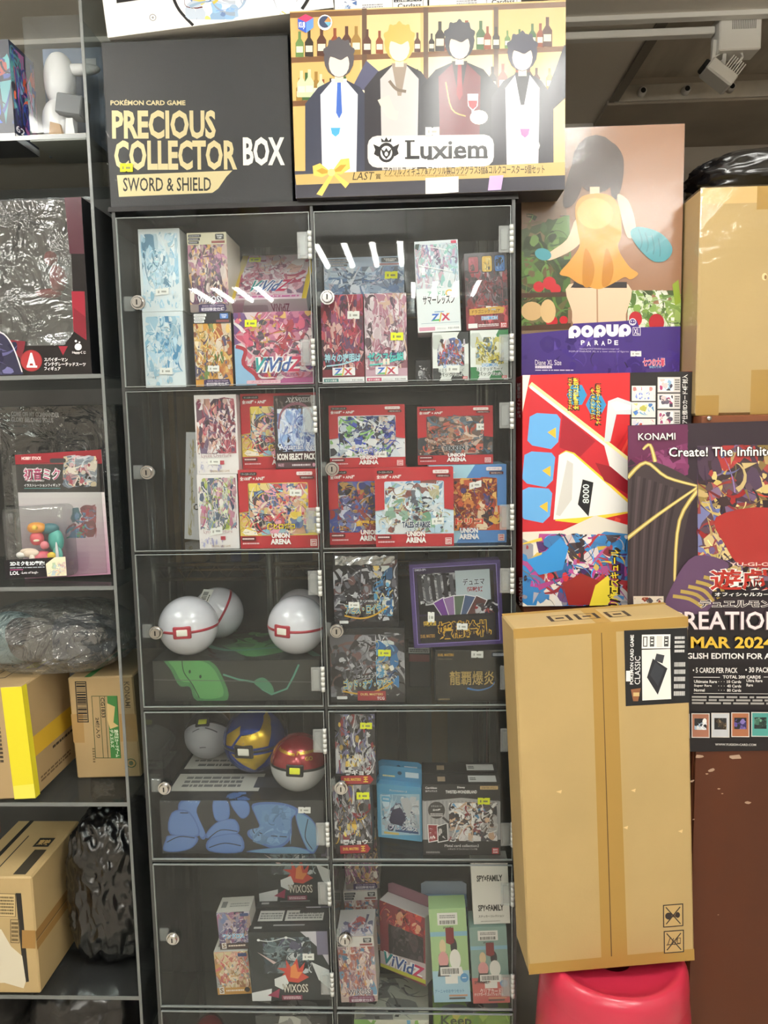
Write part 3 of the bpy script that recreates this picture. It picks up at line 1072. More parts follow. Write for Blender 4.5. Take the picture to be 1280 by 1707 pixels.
# ------------------------------------------------------------------ right side: stool, cartons, cupboard, poster
def art_gadget(c):
    """plain toy device in red and white with three blue panels, numbers and selling lines"""
    c.rect(850, 610, 1150, 1020, '#c02026')
    for a in range(9):
        c.poly(((1090, 630), (850 + a * 40, 1020), (866 + a * 40, 1020)), '#d8483a' if a % 2 else '#b01c22')
    c.poly(((1042, 620), (1146, 620), (1146, 1010), (1042, 1010)), '#1b1719')
    c.poly(((855, 625), (876, 625), (862, 690), (855, 700)), '#efe6d2')
    c.stroke([(876, 640), (1000, 735), (1045, 770)], 9, '#f6e8a0')
    c.stroke([(876, 644), (1000, 739), (1045, 774)], 5, '#e8e4e4')
    c.poly(((878, 650), (1000, 742), (1046, 790), (1046, 870), (990, 850), (930, 882), (855, 888), (856, 800)), '#b8222e')
    c.poly(((930, 690), (985, 735), (960, 760), (925, 745)), '#98182a')
    c.poly(((1000, 742), (1046, 778), (1040, 800), (1010, 780)), '#e8e6e2')
    # three blue panels with a yellow pointer
    for x, y in ((871, 688), (862, 752), (857, 812)):
        c.poly(((x + 4, y + 6), (x + 16, y), (x + 50, y + 2), (x + 56, y + 10), (x + 52, y + 48), (x + 40, y + 60), (x + 8, y + 54), (x, y + 46)), '#5fa0d6')
        c.poly(((x + 34, y + 32), (x + 48, y + 24), (x + 48, y + 42)), '#e2b23a')
    # white arm with display
    c.poly(((926, 756), (936, 750), (950, 754), (1046, 836), (1046, 852), (960, 872), (918, 868)), '#f0c93c')
    c.poly(((924, 758), (936, 752), (948, 756), (1046, 842), (1046, 850), (962, 862), (915, 866)), '#e9e8e6')
    c.poly(((938, 766), (948, 772), (946, 832), (926, 860), (919, 858)), '#c9c8c4')
    c.poly(((1006, 668), (1022, 662), (1045, 670), (1044, 690), (1020, 690), (1010, 735), (1000, 735)), '#cfd6dc')
    c.poly(((1010, 672), (1020, 668), (1044, 676), (1044, 682), (1018, 684)), '#eef1f3')
    c.poly(((964, 798), (982, 803), (974, 860), (956, 840)), '#16181c')
    c.text('8000', 964, 806, 975, 838, '#e6f2ee', 0.01, rot=-90)
    c.poly(((985, 770), (1010, 776), (1046, 806), (1046, 826), (1000, 800)), '#8c1524')
    # blue badges and yellow selling lines, set sideways
    for x, y in ((954, 658), (986, 674)):
        c.poly([(x + 17 * math.cos(1.047 * k), y + 19 * math.sin(1.047 * k)) for k in range(6)], '#2f86b8')
    c.otext('アニメキャラクターボイス', 940, 631, 946, 682, '#f0e04a', '#3a2408', rot=-90)
    c.otext('全100種類以上収録', 948, 630, 957, 682, '#f0e04a', '#3a2408', rot=-90)
    c.otext('ソリッドビジョンや', 977, 648, 984, 698, '#f0e04a', '#3a2408', rot=-90)
    c.otext('ライフカウンターが点灯!', 986, 642, 993, 706, '#f0e04a', '#3a2408', rot=-90)
    # small card pictures on the dark strip
    for i in range(6):
        y = 643 + i * 27
        c.rect(1045, y, 1084, y + 25, '#e6e2dc'); c.collage(1047, y + 2, 1082, y + 23, (['#e8e8f0', '#5f7fd0', '#f4f2fa', '#c05a4a'], ['#3a6ab8', '#d8c43a', '#5f9ad0', '#e8e0a0'])[i % 2], 9, i + 20)
    for i in range(4):
        y = 629 + i * 27
        c.rect(1087, y, 1124, y + 25, '#cfcac6'); c.rect(1089, y + 2, 1113, y + 23, '#f0ece8'); c.collage(1090, y + 3, 1112, y + 22, ['#a83a6a', '#8fb8d8', '#3a3a48', '#f0d8cc'], 6, i + 40)
        c.fine(1115, y + 3, 1123, y + 22, 5, '#55504c', i)
    c.text('ア仕様/IDカード4種封入', 1127, 625, 1136, 705, '#f2f0ec', 0.01, rot=-90)
    c.rrect(852, 634, 861, 699, 3, '#f2eee6'); c.text('エキサイト版仕様区', 853.5, 638, 859.5, 696, '#1d1a1c', 0.01, rot=-90)
    # bottom: white with colour shards
    c.poly(((855, 888), (930, 884), (985, 858), (1046, 875), (1046, 1016), (855, 1016)), '#d9d3c8')
    c.collage(858, 890, 1044, 1012, ['#2f86c8', '#1f5f9c', '#c02a30', '#8c1a24', '#e6c93a', '#4a2f6a', '#e8e4e0', '#9aa0a8', '#2a2428', '#b03a8a'], 80, 11, 0.42, 0.05)
    c.poly(((868, 935), (895, 925), (926, 896), (940, 912), (930, 950), (890, 960)), '#2f86c8')
    c.poly(((930, 975), (960, 955), (1010, 975), (985, 1008), (940, 1010)), '#8c2420')
    c.poly(((985, 975), (1006, 958), (1022, 985), (1005, 1008), (975, 1010)), '#e0cb3c')
    c.otext('リバエスキュール', 1010, 915, 1024, 1010, '#f0d838', '#2a1a10', rot=-90, shear=0)
    c.text('KONAMI', 856, 965, 862, 1012, '#4a4648', 0.015, rot=-90)


CART_Y = -0.165
carton_m = mat('kraft_card', '#b09766', 0.62, bump=0.08, bscale=120, vary=0.06, vscale=5)
TAPE = '#a2803f'


def art_tall(c):
    c.poly(((984, 1030), (1024, 1030), (1051, 1630), (1006, 1630)), TAPE)
    c.poly(((1000, 1030), (1001.2, 1030), (1024.5, 1630), (1022.5, 1630)), '#5c4320')
    c.poly(((857, 1046), (1141, 1030), (1142, 1046), (858, 1062)), TAPE)
    c.poly(((880, 1608), (1162, 1578), (1163, 1598), (880, 1627)), TAPE)
    for x, y, r in ((932, 1312, 5), (1056, 1310, 4), (1044, 1372, 4), (1135, 1378, 4)):
        c.poly(((x - r, y), (x + r, y - 3), (x + r * .7, y + 3)), '#d8bd88')
    for y0, n in ((1503, 0), (1548, 1)):
        x0 = 1108 + n * 2
        c.poly(((x0, y0), (x0 + 34, y0 - 3), (x0 + 35, y0 + 36), (x0 + 1, y0 + 39)), '#2b2320')
        c.poly(((x0 + 1.8, y0 + 1.6), (x0 + 32.3, y0 - 1), (x0 + 33.2, y0 + 34.4), (x0 + 2.8, y0 + 37.2)), '#b59a66')
        if n == 0:
            c.ell(x0 + 10, y0 + 19, 6, 6, '#2b2320'); c.rect(x0 + 15, y0 + 16, x0 + 22, y0 + 21, '#6a5334'); c.ell(x0 + 25, y0 + 17, 4, 5, '#2b2320')
        else:
            for q in range(3):
                c.stroke([(x0 + 7 + q * 6, y0 + 24), (x0 + 11 + q * 6, y0 + 12)], 1.4, '#4a3a28')
            c.stroke([(x0 + 5, y0 + 24), (x0 + 29, y0 + 21)], 1.6, '#4a3a28'); c.frame(x0 + 23, y0 + 11, x0 + 29, y0 + 21, 1.2, '#4a3a28')
        c.stroke([(x0 + 5, y0 + 4), (x0 + 30, y0 + 32)], 1.8, '#2b2320'); c.stroke([(x0 + 29, y0 + 3), (x0 + 6, y0 + 33)], 1.8, '#2b2320')
    # black product label
    c.poly(((1038, 1051), (1140, 1048), (1146, 1167), (1042, 1172)), '#15161a')
    c.text('POKÉMON CARD GAME', 1047, 1058, 1054, 1137, '#f2f2f2', 0.02, rot=-90)
    c.text('CLASSIC', 1056, 1092, 1065, 1137, '#f2f2f2', 0.0, rot=-90)
    c.rect(1067, 1058, 1113, 1080, '#f2f2f0')
    for x in (1069, 1080, 1103):
        c.frame(x, 1061, x + 7, 1077, 1.4, '#222')
    for y in (1063, 1068, 1073):
        c.rect(1081.5, y, 1085.5, y + 2.4, '#222'); c.rect(1104.5, y, 1108.5, y + 2.4, '#222')
    c.rect(1091, 1060, 1100, 1078, '#d8d8d4')
    c.poly(((1067, 1082), (1113, 1081), (1116, 1161), (1069, 1163)), '#ecebe6')
    c.poly(((1085, 1096), (1109, 1112), (1094, 1154), (1076, 1126)), '#22242a')
    c.poly(((1089, 1102), (1104, 1113), (1094, 1140), (1081, 1122)), '#33363e')
    c.poly(((1091, 1088), (1104, 1091), (1101, 1104), (1088, 1099)), '#3a3c42')
    c.fine(1120, 1060, 1136, 1088, 4, '#cfcfcf', 3); c.fine(1120, 1100, 1138, 1158, 5, '#bdbdbd', 4)
    c.rect(1042, 1115, 1049, 1132, '#f2f2f0')
    c.poly(((1050, 1145), (1066, 1143), (1062, 1164), (1054, 1164)), '#8a5a3a'); c.rect(1054, 1150, 1064, 1156, '#c9b07a')


def top_tall(c):
    c.rect(47, 0, 56, 100, TAPE)
    c.rect(0, 0, 100, 14, TAPE)
    for x in (24, 40, 58):
        c.frame(x, 38, x + 13, 74, 2.2, '#3a2e20'); c.stroke([(x + 4, 56), (x + 9, 56)], 8, '#3a2e20')


tall = carton('tall_carton', 'tall brown carton with black label standing on the red stool', 'carton', ((857, 1046), (1141, 1030), (1163, 1598), (880, 1627)), CART_Y, 0.1, '#bd9557', art_tall,
              yaw=4.5, snap=False, material=carton_m, top=top_tall, ink=INKM, bevel=0.003)
stool_z = min((tall.matrix_world @ Vector((s * tall['w'] / 2, dd, 0))).z for s in (-1, 1) for dd in (0, 0.1)) - 0.001
sc_ = at(1022, 1660, -0.12)
st = empty('stool', (sc_.x, -0.115, 0))
R_ = 0.128
red_m = mat('red_plastic', '#b92c45', 0.3, spec=0.5, coat=0.2, bump=0.02, bscale=60)
MB().lathe([(0.03, stool_z - 0.016), (R_ * .62, stool_z - 0.014), (R_ * .80, stool_z - 0.006), (R_ * .87, stool_z), (R_ * .93, stool_z - 0.003), (R_ * .985, stool_z - 0.018), (R_, stool_z - 0.04), (R_ * 1.0, stool_z - 0.055)], 64).build('seat', red_m, st, True)
MB().lathe([(R_ * .995, stool_z - 0.054), (R_ * 1.03, stool_z - 0.10), (R_ * 1.10, stool_z * .5), (R_ * 1.2, 0.03), (R_ * 1.24, 0.012), (R_ * 1.24, 0.0), (R_ * 1.2, 0.0), (R_ * 1.06, stool_z * .5), (R_ * .96, stool_z - 0.056)], 64).build('skirt', red_m, st, True)
MB().lathe([(R_ * 1.245, 0.012), (R_ * 1.265, 0.008), (R_ * 1.265, 0.001), (R_ * 1.235, 0.001)], 64).build('foot_ring', mat('red_dark', '#a02438', 0.35), st, True)
tag(st, 'round red plastic stool under the tall brown carton', 'stool')

GB_Y = 0.0
gq = ((863, 625), (1144, 619.6), (1138, 1004), (862, 1014))
game = carton('toy_box', 'red toy box printed with a white device, on end below the figure box', 'box', gq, GB_Y, 0.2, '#8c1a20', art_gadget, ink=INK, bevel=0.0015)
game.location.x += 0.009
sup_z = game.location.z - 0.0005


def art_figure(c):
    """garden backdrop, a plain dressmaker's form in orange, purple base with the lettering"""
    c.rect(860, 195, 1150, 640, '#8a6a54')
    c.rect(860, 200, 945, 640, '#7a6450')
    c.poly(((985, 200), (1145, 200), (1145, 560), (1040, 560)), '#9a7258')
    c.poly(((865, 380), (930, 360), (948, 420), (945, 540), (865, 540)), '#3c4a2c')
    c.collage(866, 355, 950, 545, ['#35502a', '#4f7038', '#2a3a22', '#5f8040', '#6a5a40'], 44, 3, .5, .1)
    for x, y, r in ((897, 474, 9), (915, 468, 11), (925, 478, 9), (918, 532, 10), (938, 530, 7)):
        c.ell(x, y, r, r, '#b82430')
    c.ell(885, 515, 18, 16, '#c9a878'); c.ell(912, 515, 13, 20, '#d0b080')
    c.poly(((866, 485), (960, 482), (960, 490), (866, 493)), '#4a3226'); c.poly(((866, 540), (950, 535), (950, 545), (866, 548)), '#4a3226')
    c.collage(1045, 480, 1135, 548, ['#7fa050', '#dfe6d0', '#4f7038', '#a8c070', '#eef0e4', '#5f8040', '#3a4a2a'], 50, 9, .5, .12)
    c.poly(((1120, 470), (1130, 462), (1134, 500), (1124, 505)), '#8fa83c')
    for x, y, r in ((1058, 528, 11), (1093, 534, 13)):
        c.ell(x, y, r, r + 2, '#b02430')
    # dressmaker's form: stand-in without face
    skin, hair, org = '#e3c3a6', '#40302a', '#cf9440'
    c.ell(995, 270, 40, 48, hair)
    c.curve(((960, 265), (945, 300), (940, 340), (958, 335), (972, 300)), hair)
    c.curve(((1020, 235), (1040, 260), (1036, 310), (1022, 330), (1016, 280)), hair)
    c.rect(984, 308, 1000, 330, skin)
    c.curve(((960, 362), (945, 395), (912, 420), (916, 430), (955, 412), (972, 390)), skin)
    c.curve(((1030, 320), (1050, 335), (1060, 380), (1046, 392), (1034, 350)), skin)
    c.curve(((948, 470), (1046, 470), (1042, 520), (1034, 540), (960, 540), (952, 515)), skin)
    c.rect(993, 475, 995.5, 540, '#a88468')
    c.poly(((958, 465), (970, 474), (950, 476)), '#2c2426'); c.rect(955, 466, 1044, 476, '#2c2426')
    c.curve(((960, 340), (975, 322), (1012, 320), (1032, 340), (1036, 385), (1030, 410), (1048, 440), (1063, 452), (1050, 462), (1040, 458), (1018, 470), (998, 478), (980, 474), (962, 468), (948, 458), (932, 452), (950, 430), (966, 405), (962, 375)), org)
    c.curve(((975, 410), (990, 440), (984, 472), (970, 468)), '#b87a24'); c.curve(((1010, 410), (1022, 440), (1016, 468), (1002, 470)), '#b87a24')
    c.ell(992, 352, 30, 26, '#dcab58')
    c.ell(905, 420, 14, 10, '#3f8f9c', rot=15)
    c.curve(((1050, 385), (1064, 374), (1100, 384), (1120, 408), (1112, 428), (1090, 432), (1066, 412)), '#3f8f9c')
    for q in range(4):
        c.stroke([(1064 + q * 11, 378 + q * 5), (1070 + q * 10, 398 + q * 5), (1066 + q * 11, 412 + q * 4)], 2, '#2f7480')
    # purple base
    c.poly(((866, 554), (950, 546), (954, 536), (1060, 530), (1064, 542), (1136, 540), (1136, 622), (866, 628)), '#43307e')
    c.collage(868, 556, 1130, 620, ['#43307e', '#4c3890', '#3a2a70'], 24, 2, .5, .1)
    for ch, x0, x1 in (('p', 946, 966), ('o', 967, 987), ('p', 988, 1008), ('u', 1009, 1029), ('p', 1030, 1050)):
        c.ell((x0 + x1) / 2, 549.5 - (x0 - 946) * .03, 10.3, 10.3, '#f5f3f8', n=24)
        y = 549.5 - (x0 - 946) * .03
        if ch == 'p':
            c.rect(x0 - .3, y, x0 + 9, y + 11, '#f5f3f8'); c.ell(x0 + 10.5, y - .5, 3, 3.2, '#43307e')
            c.rect(x0 + 9, y + 8, x0 + 11, y + 11.5, '#43307e')
        elif ch == 'o':
            c.ell(x0 + 10, y, 3, 3.2, '#43307e')
        else:
            c.rect(x0 - .3, y - 10.4, x1 + .3, y - 1, '#f5f3f8'); c.rect(x0 + 8, y - 11, x0 + 12, y + 2, '#43307e')
    c.ell(1053, 533, 6, 6, '#f5f3f8'); c.ell(1053, 533, 4.8, 4.8, '#43307e')
    c.ell(1051, 532, 1, 1.2, '#f5f3f8'); c.ell(1055, 532, 1, 1.2, '#f5f3f8'); c.stroke([(1050, 535), (1053, 537), (1056, 535)], 1.1, '#f5f3f8')
    c.rect(1053, 542, 1066, 556, '#f5f3f8'); c.rect(1053.8, 542.8, 1065.2, 555.2, '#43307e'); c.text('XL', 1055, 544, 1064, 554, '#f5f3f8', 0.01)
    for ch, x, y in (('P', 966, 564), ('A', 976, 566), ('R', 989, 564), ('A', 1000, 565), ('D', 1011, 562), ('E', 1022, 564)):
        c.text(ch, x, y, x + 6.5, y + 8, '#f5f3f8', 0.03)
    c.text('Featuring POPUP PARADE figures in a larger size!', 964, 577, 1030, 580.4, '#cfc8e4', 0.0)
    c.text('POPUP PARADE XL is a new series of figures', 946, 581.5, 1046, 585, '#cfc8e4', 0.0)
    c.text('Diane XL Size', 889, 597, 933, 606, '#f0eef6', 0.0)
    c.rect(889, 607, 917, 611.5, '#e6e2f0'); c.text('ディアンヌ XL', 891, 608, 915, 611, '#43307e', 0.0)
    c.fine(889, 613, 953, 616, 1, '#cfc8e4', 2)
    c.otext('七つの大罪', 1070, 594, 1106, 608, '#e0506a', '#f0d8e4', 0.02, 0.06)
    c.text('憤怒の審判', 1080, 607, 1100, 611, '#8fc8e8', 0.01)


fig = carton('figure_box', 'tall figure box with purple base and orange dress form, above the red toy box', 'box', ((872, 213), (1142.5, 203), (1131, 619), (866, 625.5)), 0.056, 0.14, '#6a5646', art_figure,
             sit=game.location.z + game['h'] + 0.0005, ink=INKG, stickers=[(1049, 582, 1067, 591)])
fw, fh = fig['w'], fig['h']
WR = clear('ribbed_film', '#fbfbfb', 0.035, 0.3, 0.16, bump=0.25, bscale=6, dist=0.01)
MB().box(-fw / 2 - .001, fw / 2 + .001, -0.0045, 0.141, 0.0003, fh + 0.001, 0.002).build('shrink_wrap', WR, fig)

# wooden cupboard, poster and the carton with the black bag
CUP_T = at(1215, 692, -0.04).z
cx0 = max(game.location.x + game['w'] / 2, fig.location.x + fig['w'] / 2) + 0.004
cup = empty('cupboard', ((cx0 + 1.5) / 2, -0.04, 0))
wood = mat('red_wood', '#57290e', 0.55, vary=0.28, vscale=3.0, bump=0.05, bscale=60, stretch=(1, 1, 0.25))
chw = (1.5 - cx0) / 2
MB().box(-chw, chw, 0.004, 0.5, 0.0, CUP_T - 0.02, 0.002).build('body', wood, cup)
MB().box(-chw, chw, 0, 0.5, CUP_T - 0.0195, CUP_T, 0.002).build('top_board', mat('red_wood_light', '#6a3a20', 0.45, vary=0.2, vscale=4, stretch=(0.3, 1, 1)), cup)
MB().box(-chw + 0.003, 0.0, -0.001, 0.0035, 0.06, CUP_T - 0.03, 0.001).build('cupboard_door', wood, cup)
MB().box(0.004, chw - 0.003, -0.001, 0.0035, 0.06, CUP_T - 0.03, 0.001).build('cupboard_door', wood, cup)
MB().box(-chw - 0.30, -chw - 0.0005, 0.05, 0.26, sup_z - 0.02, sup_z, 0.002).build('side_ledge', wood, cup)
tag(cup, 'dark red brown wooden cupboard behind the hanging poster', 'cupboard')
p = at(1182, 697, -0.042)
MB().cyl((p.x - cup.location.x, -0.004, p.z), (p.x - cup.location.x, 0.001, p.z), 0.004, n=12).build('screw', CHROME, cup, True)
for u, v, s, a in ((1166, 1261, 1.0, 10), (1225, 1262, 1.5, -12), (1186, 1284, .8, 75), (1198, 1315, .4, 20), (1247, 1338, .7, -15), (1154, 1302, .5, 80), (1178, 1290, .4, 10), (1204, 1323, .3, 0), (1197, 1525, .2, 0), (1156, 1366, .3, 70)):
    p = at(u, v, -0.0415)
    c = Canvas(((-10, -10), (10, -10), (10, 10), (-10, 10)), 0.02 * 1.1, 0.02 * 1.1)
    rnd = random.Random(int(u))
    c.poly([(11 * s * math.cos(k * .785 + math.radians(a)) * rnd.uniform(.5, 1) * .8, 4 * s * math.sin(k * .785) * rnd.uniform(.5, 1) + 3 * s * math.sin(math.radians(a)) * math.cos(k * .785)) for k in range(8)], '#b59a86')
    c.build('paint_chip', cup, Matrix.Translation((p.x - cup.location.x - 0.011, -0.0015, p.z - 0.011)) @ Matrix(((1, 0, 0, 0), (0, 0, -1, 0), (0, 1, 0, 0), (0, 0, 0, 1))), INKM)


def art_poster(c):
    c.rect(1030, 690, 1470, 1270, '#16131a')
    c.rect(1040, 690, 1470, 1016, '#2a1f2a')
    c.collage(1050, 715, 1150, 800, ['#6a2a52', '#7a3460', '#5a2248'], 30, 4, .6, .1)
    c.poly(((1052, 707), (1150, 706), (1150, 735), (1052, 760)), '#5c2347')
    # folds of dark cloth with gold bands: an abstract stand-in
    c.curve(((1046, 800), (1075, 768), (1110, 770), (1165, 805), (1150, 850), (1120, 990), (1108, 1010), (1042, 1010)), '#3a3034')
    for i in range(9):
        c.stroke([(1060 + i * 9, 785 + i * 3), (1052 + i * 8, 880), (1048 + i * 7, 990)], 5, '#4a3e42' if i % 2 else '#2a2226', 2)
    for pts in (((1050, 790), (1080, 766), (1115, 790), (1168, 805)), ((1046, 890), (1100, 850), (1166, 806)), ((1168, 808), (1135, 860), (1126, 950), (1128, 960)), ((1096, 765), (1088, 738), (1076, 745))):
        c.stroke(pts, 7, '#a8904a', 4)
        c.stroke(pts, 3, '#d8c884', 2)
    c.collage(1165, 740, 1290, 960, ['#6a5a8a', '#8a7a3a', '#c8b46a', '#a02a2a', '#7a1c24', '#3a2a44', '#5a6aa8', '#d8c884', '#2a2028'], 90, 21, .5, .07)
    c.curve(((1195, 855), (1280, 840), (1330, 880), (1320, 930), (1240, 935), (1210, 900)), '#9c2a28')
    c.curve(((1125, 960), (1160, 918), (1215, 930), (1200, 960), (1180, 1010), (1110, 1012)), '#5a3f5f')
    for i in range(5):
        c.stroke([(1122 + i * 13, 985 - i * 8), (1150 + i * 12, 990 - i * 7), (1172 + i * 9, 1004 - i * 5)], 6, '#a8904a')
    c.collage(1290, 715, 1465, 1010, ['#6a5a8a', '#8a7a3a', '#a02a2a', '#3a2a44', '#5c2347', '#c8b46a'], 60, 8)
    c.otext('KONAMI', 1068, 719, 1129, 730, '#eee8e4', '#1c151b', 0.012, 0.05)
    c.otext('Create! The Infinite Power', 1118, 742, 1350, 757, '#fbf8f4', '#1c1218', 0.012, 0.07)
    c.text('YU-GI-OH!', 1217, 929, 1300, 935, '#e8c8c0', 0.02)
    c.otext('遊戯王', 1184, 940, 1345, 975, '#a8281e', '#f4ece6', 0.02, 0.06)
    c.rrect(1187, 977, 1440, 987, 4, '#17131a')
    c.text('オフィシャルカードゲーム', 1192, 978.5, 1330, 985.5, '#fbf8f4', 0.02)
    c.otext('デュエルモンスターズ', 1166, 991, 1370, 1004, '#2a2226', '#e8e4e0', 0.02, 0.07)
    c.rect(1055, 985, 1106, 1008, '#cfc4b4'); c.collage(1057, 987, 1104, 1006, ['#5a4a3a', '#8a3a2a', '#3a3a44', '#c9b48a'], 10, 5)
    c.otext('CREATION PACK', 1112, 1011, 1420, 1041, '#f2dfe2', '#4a3a44', 0.01, 0.05)
    c.otext('CREATION PACK', 1113, 1012, 1419, 1040, '#f2dfe2', '#f2dfe2', 0.0, 0.012)
    c.text('MAR 2024', 1151, 1053, 1290, 1073, '#dcb43c', 0.03)
    c.text('ENGLISH EDITION FOR ASIA', 1126, 1081, 1305, 1091, '#f4f2f0', 0.025)
    c.text('• 5 CARDS PER PACK', 1154, 1106, 1230, 1115, '#f4f2f0', 0.02)
    c.text('• 30 PACKS PER BOX', 1243, 1105, 1330, 1114, '#f4f2f0', 0.02)
    c.rect(1155, 1122, 1200, 1123.2, '#d8d6d4'); c.rect(1274, 1121, 1340, 1122.2, '#d8d6d4')
    c.text('TOTAL 200 CARDS', 1205, 1119, 1269, 1124.5, '#f4f2f0', 0.03)
    for i, (a, b_) in enumerate((('Ultimate Rare', '10 Cards'), ('Super Rare', '40 Cards'), ('Normal', '80 Cards'))):
        y = 1127.5 + i * 7.4
        c.text(a, 1156, y, 1156 + len(a) * 3.0, y + 5, '#f4f2f0', 0.02)
        c.text('· · ·', 1197, y + 2, 1208, y + 3, '#f4f2f0', 0.02)
        c.text(b_, 1212, y, 1236, y + 5, '#f4f2f0', 0.02)
    c.text('Ultra Rare', 1245, 1125.5, 1272, 1130.5, '#f4f2f0', 0.02); c.text('Rare', 1245, 1133, 1256, 1138, '#f4f2f0', 0.02)
    c.rect(1155, 1150, 1340, 1151, '#d8d6d4')
    c.fine(1152, 1154, 1340, 1170, 3, '#a8a6a4', 6)
    for i in range(9):
        x = 1117 + i * 34
        c.rect(x, 1186 - i, x + 31, 1229 - i, '#d8d4d0')
        c.rect(x + 1.5, 1187.5 - i, x + 29.5, 1227.5 - i, ('#9a6a4a', '#a8705a', '#c8ccd4', '#a86a4a', '#4a9a94')[i % 5])
        c.rect(x + 5, 1195 - i, x + 26, 1215 - i, '#20242a'); c.collage(x + 5, 1195 - i, x + 26, 1215 - i, [['#3a6a5a', '#1a2a2a', '#8ac0a8'], ['#dfe4ee', '#8ab0d0', '#f4f6fa'], ['#2a2420', '#5a4a3a', '#8a7a5a'], ['#4a3a8a', '#2a2454', '#8a7ac0']][i % 4], 9, i)
    c.text('WWW.YUGIOH-CARD.COM', 1191, 1237, 1261, 1241, '#d8d6d4', 0.02)


pq = ((1052.5, 706.5), (1470, 698), (1462, 1246), (1040, 1257))
poster = carton('poster', 'large dark purple card game poster hung on the wooden cupboard', 'poster', pq, -0.0435, 0.0015, '#16131a', art_poster, bevel=0.0, ink=INK, snap=False)

kq = ((1157, 309), (1440, 300), (1432, 682), (1152, 689))


def art_kraft(c):
    c.pct()
    c.rect(0, 0, 100, 7, '#cbaa72')
    c.rect(0, 91, 14, 100, TAPE); c.rect(33, 80, 48, 100, TAPE); c.rect(33, 0, 48, 10, TAPE)
    c.ell(39, 39, 1.6, 1.6, '#e0c898'); c.ell(39.6, 39.2, .8, 1, '#8a6a40')


kb = carton('brown_carton', 'wrapped brown carton on the wooden cupboard beside the figure box', 'carton', kq, -0.02, 0.28, '#b5955f', art_kraft, sit=CUP_T + 0.0005, material=carton_m, ink=INKM, bevel=0.004)
kb.location.x = max(kb.location.x, fig.location.x + fig['w'] / 2 + 0.004 + kb['w'] / 2)
wrap(kb, 0.0015)


def lumpy(name, size, seed, material, amp=0.12, freq=3.0, ridge=0.5, sub=5, p=2.6, parent=None, flat=True, loc=(0, 0, 0)):
    """a crumpled, sagging bag: rounded block with creases, standing on its underside"""
    bm = bmesh.new()
    bmesh.ops.create_icosphere(bm, subdivisions=sub, radius=1.0)
    off = Vector((seed * 7.3, seed * 3.1, seed * 1.7))
    for v in bm.verts:
        d = v.co.normalized()
        k = (abs(d.x) ** p + abs(d.y) ** p + abs(d.z) ** p) ** (-1 / p)
        q = d * k
        n1 = noise.noise(q * freq * 0.5 + off)
        n2 = 1 - 2 * abs(noise.noise(q * freq + off * 2))
        n3 = 1 - 2 * abs(noise.noise(q * freq * 2.3 + off * 3))
        q = q * (1 + amp * (n1 * (1 - ridge) + ridge * (0.6 * n2 + 0.4 * n3)))
        v.co = Vector((q.x * size[0] / 2, q.y * size[1] / 2, max(q.z, -0.93) * size[2] / 2 + size[2] * 0.465))
    me = bpy.data.meshes.new(name)
    bm.to_mesh(me)
    bm.free()
    return link(name, me, material, parent, loc, True)


BAGB = mat('black_bag', '#101012', 0.24, spec=0.8, bump=0.6, bscale=9)
p0 = at(1160, 300, 0.0)
bagr = lumpy('black_bag', (0.32, 0.22, 0.085), 4, BAGB, 0.18, 2.4, .6, 5, loc=(kb.location.x + 0.05, 0.11, kb.location.z + kb['h'] + 0.003))
tag(bagr, 'crumpled black plastic bag lying on the wrapped brown carton', 'bag')
# ------------------------------------------------------------------ printed fronts of the small boxes (abstract stand-ins for the pictures)
def art_pale(seed, dark):
    def f(c):
        c.pct()
        c.rect(0, 0, 100, 100, '#dfe9ef')
        c.collage(6, 6, 94, 78, ['#c9e0ee', '#a8cfe6', '#dfeaf2', '#8fbfdc', '#eef4f8', dark, '#b9d8ea'], 70, seed, .4, .05)
        c.collage(4, 72, 96, 96, ['#cfe2ee', '#a8cfe6', '#e6eff4', '#8fbfdc'], 22, seed + 1, .4, .06)
    return f


def art_rich(seed, pal, head='#dcd6d2', title=None, tcol='#f4f2f6', tout='#3a2a5a', foot='#3a2a58', headtxt=True, dark=False):
    def f(c):
        c.pct()
        c.rect(0, 0, 100, 100, pal[0])
        c.collage(0, 12, 100, 90, pal, 110, seed, .42, .05)
        c.rect(0, 0, 100, 15, head)
        t = '#f2f2f2' if dark else '#2a2a30'
        for i in range(3):
            c.rrect(3, 2 + i * 4.2, 36 - i * 3, 5.4 + i * 4.2, 1, t); c.fine(5, 2.6 + i * 4.2, 32 - i * 3, 4.8 + i * 4.2, 1, '#9a9aa0', seed + i)
        c.rrect(72, 2, 94, 9, 1.5, t if not dark else '#4a7ac8'); c.text('TAKARA', 75, 3.2, 91, 5.2, '#fff' if not dark else '#fff', 0.02); c.text('TOMY', 77, 5.8, 89, 8, '#fff', 0.02)
        c.rect(62, 10.5, 96, 13.5, '#8a4a4a')
        if title:
            c.otext(title, 20, 80, 84, 88, tcol, tout, 0.02, 0.08)
        c.poly(((22, 91), (30, 90), (90, 90), (94, 97), (88, 100), (22, 100)), foot)
        c.text('DIVA SELECTION', 32, 91.5, 86, 93.5, '#e0c8e0', 0.0)
        c.text('初回限定仕様', 28, 94.5, 88, 99, '#f2e8f4', 0.02)
    return f


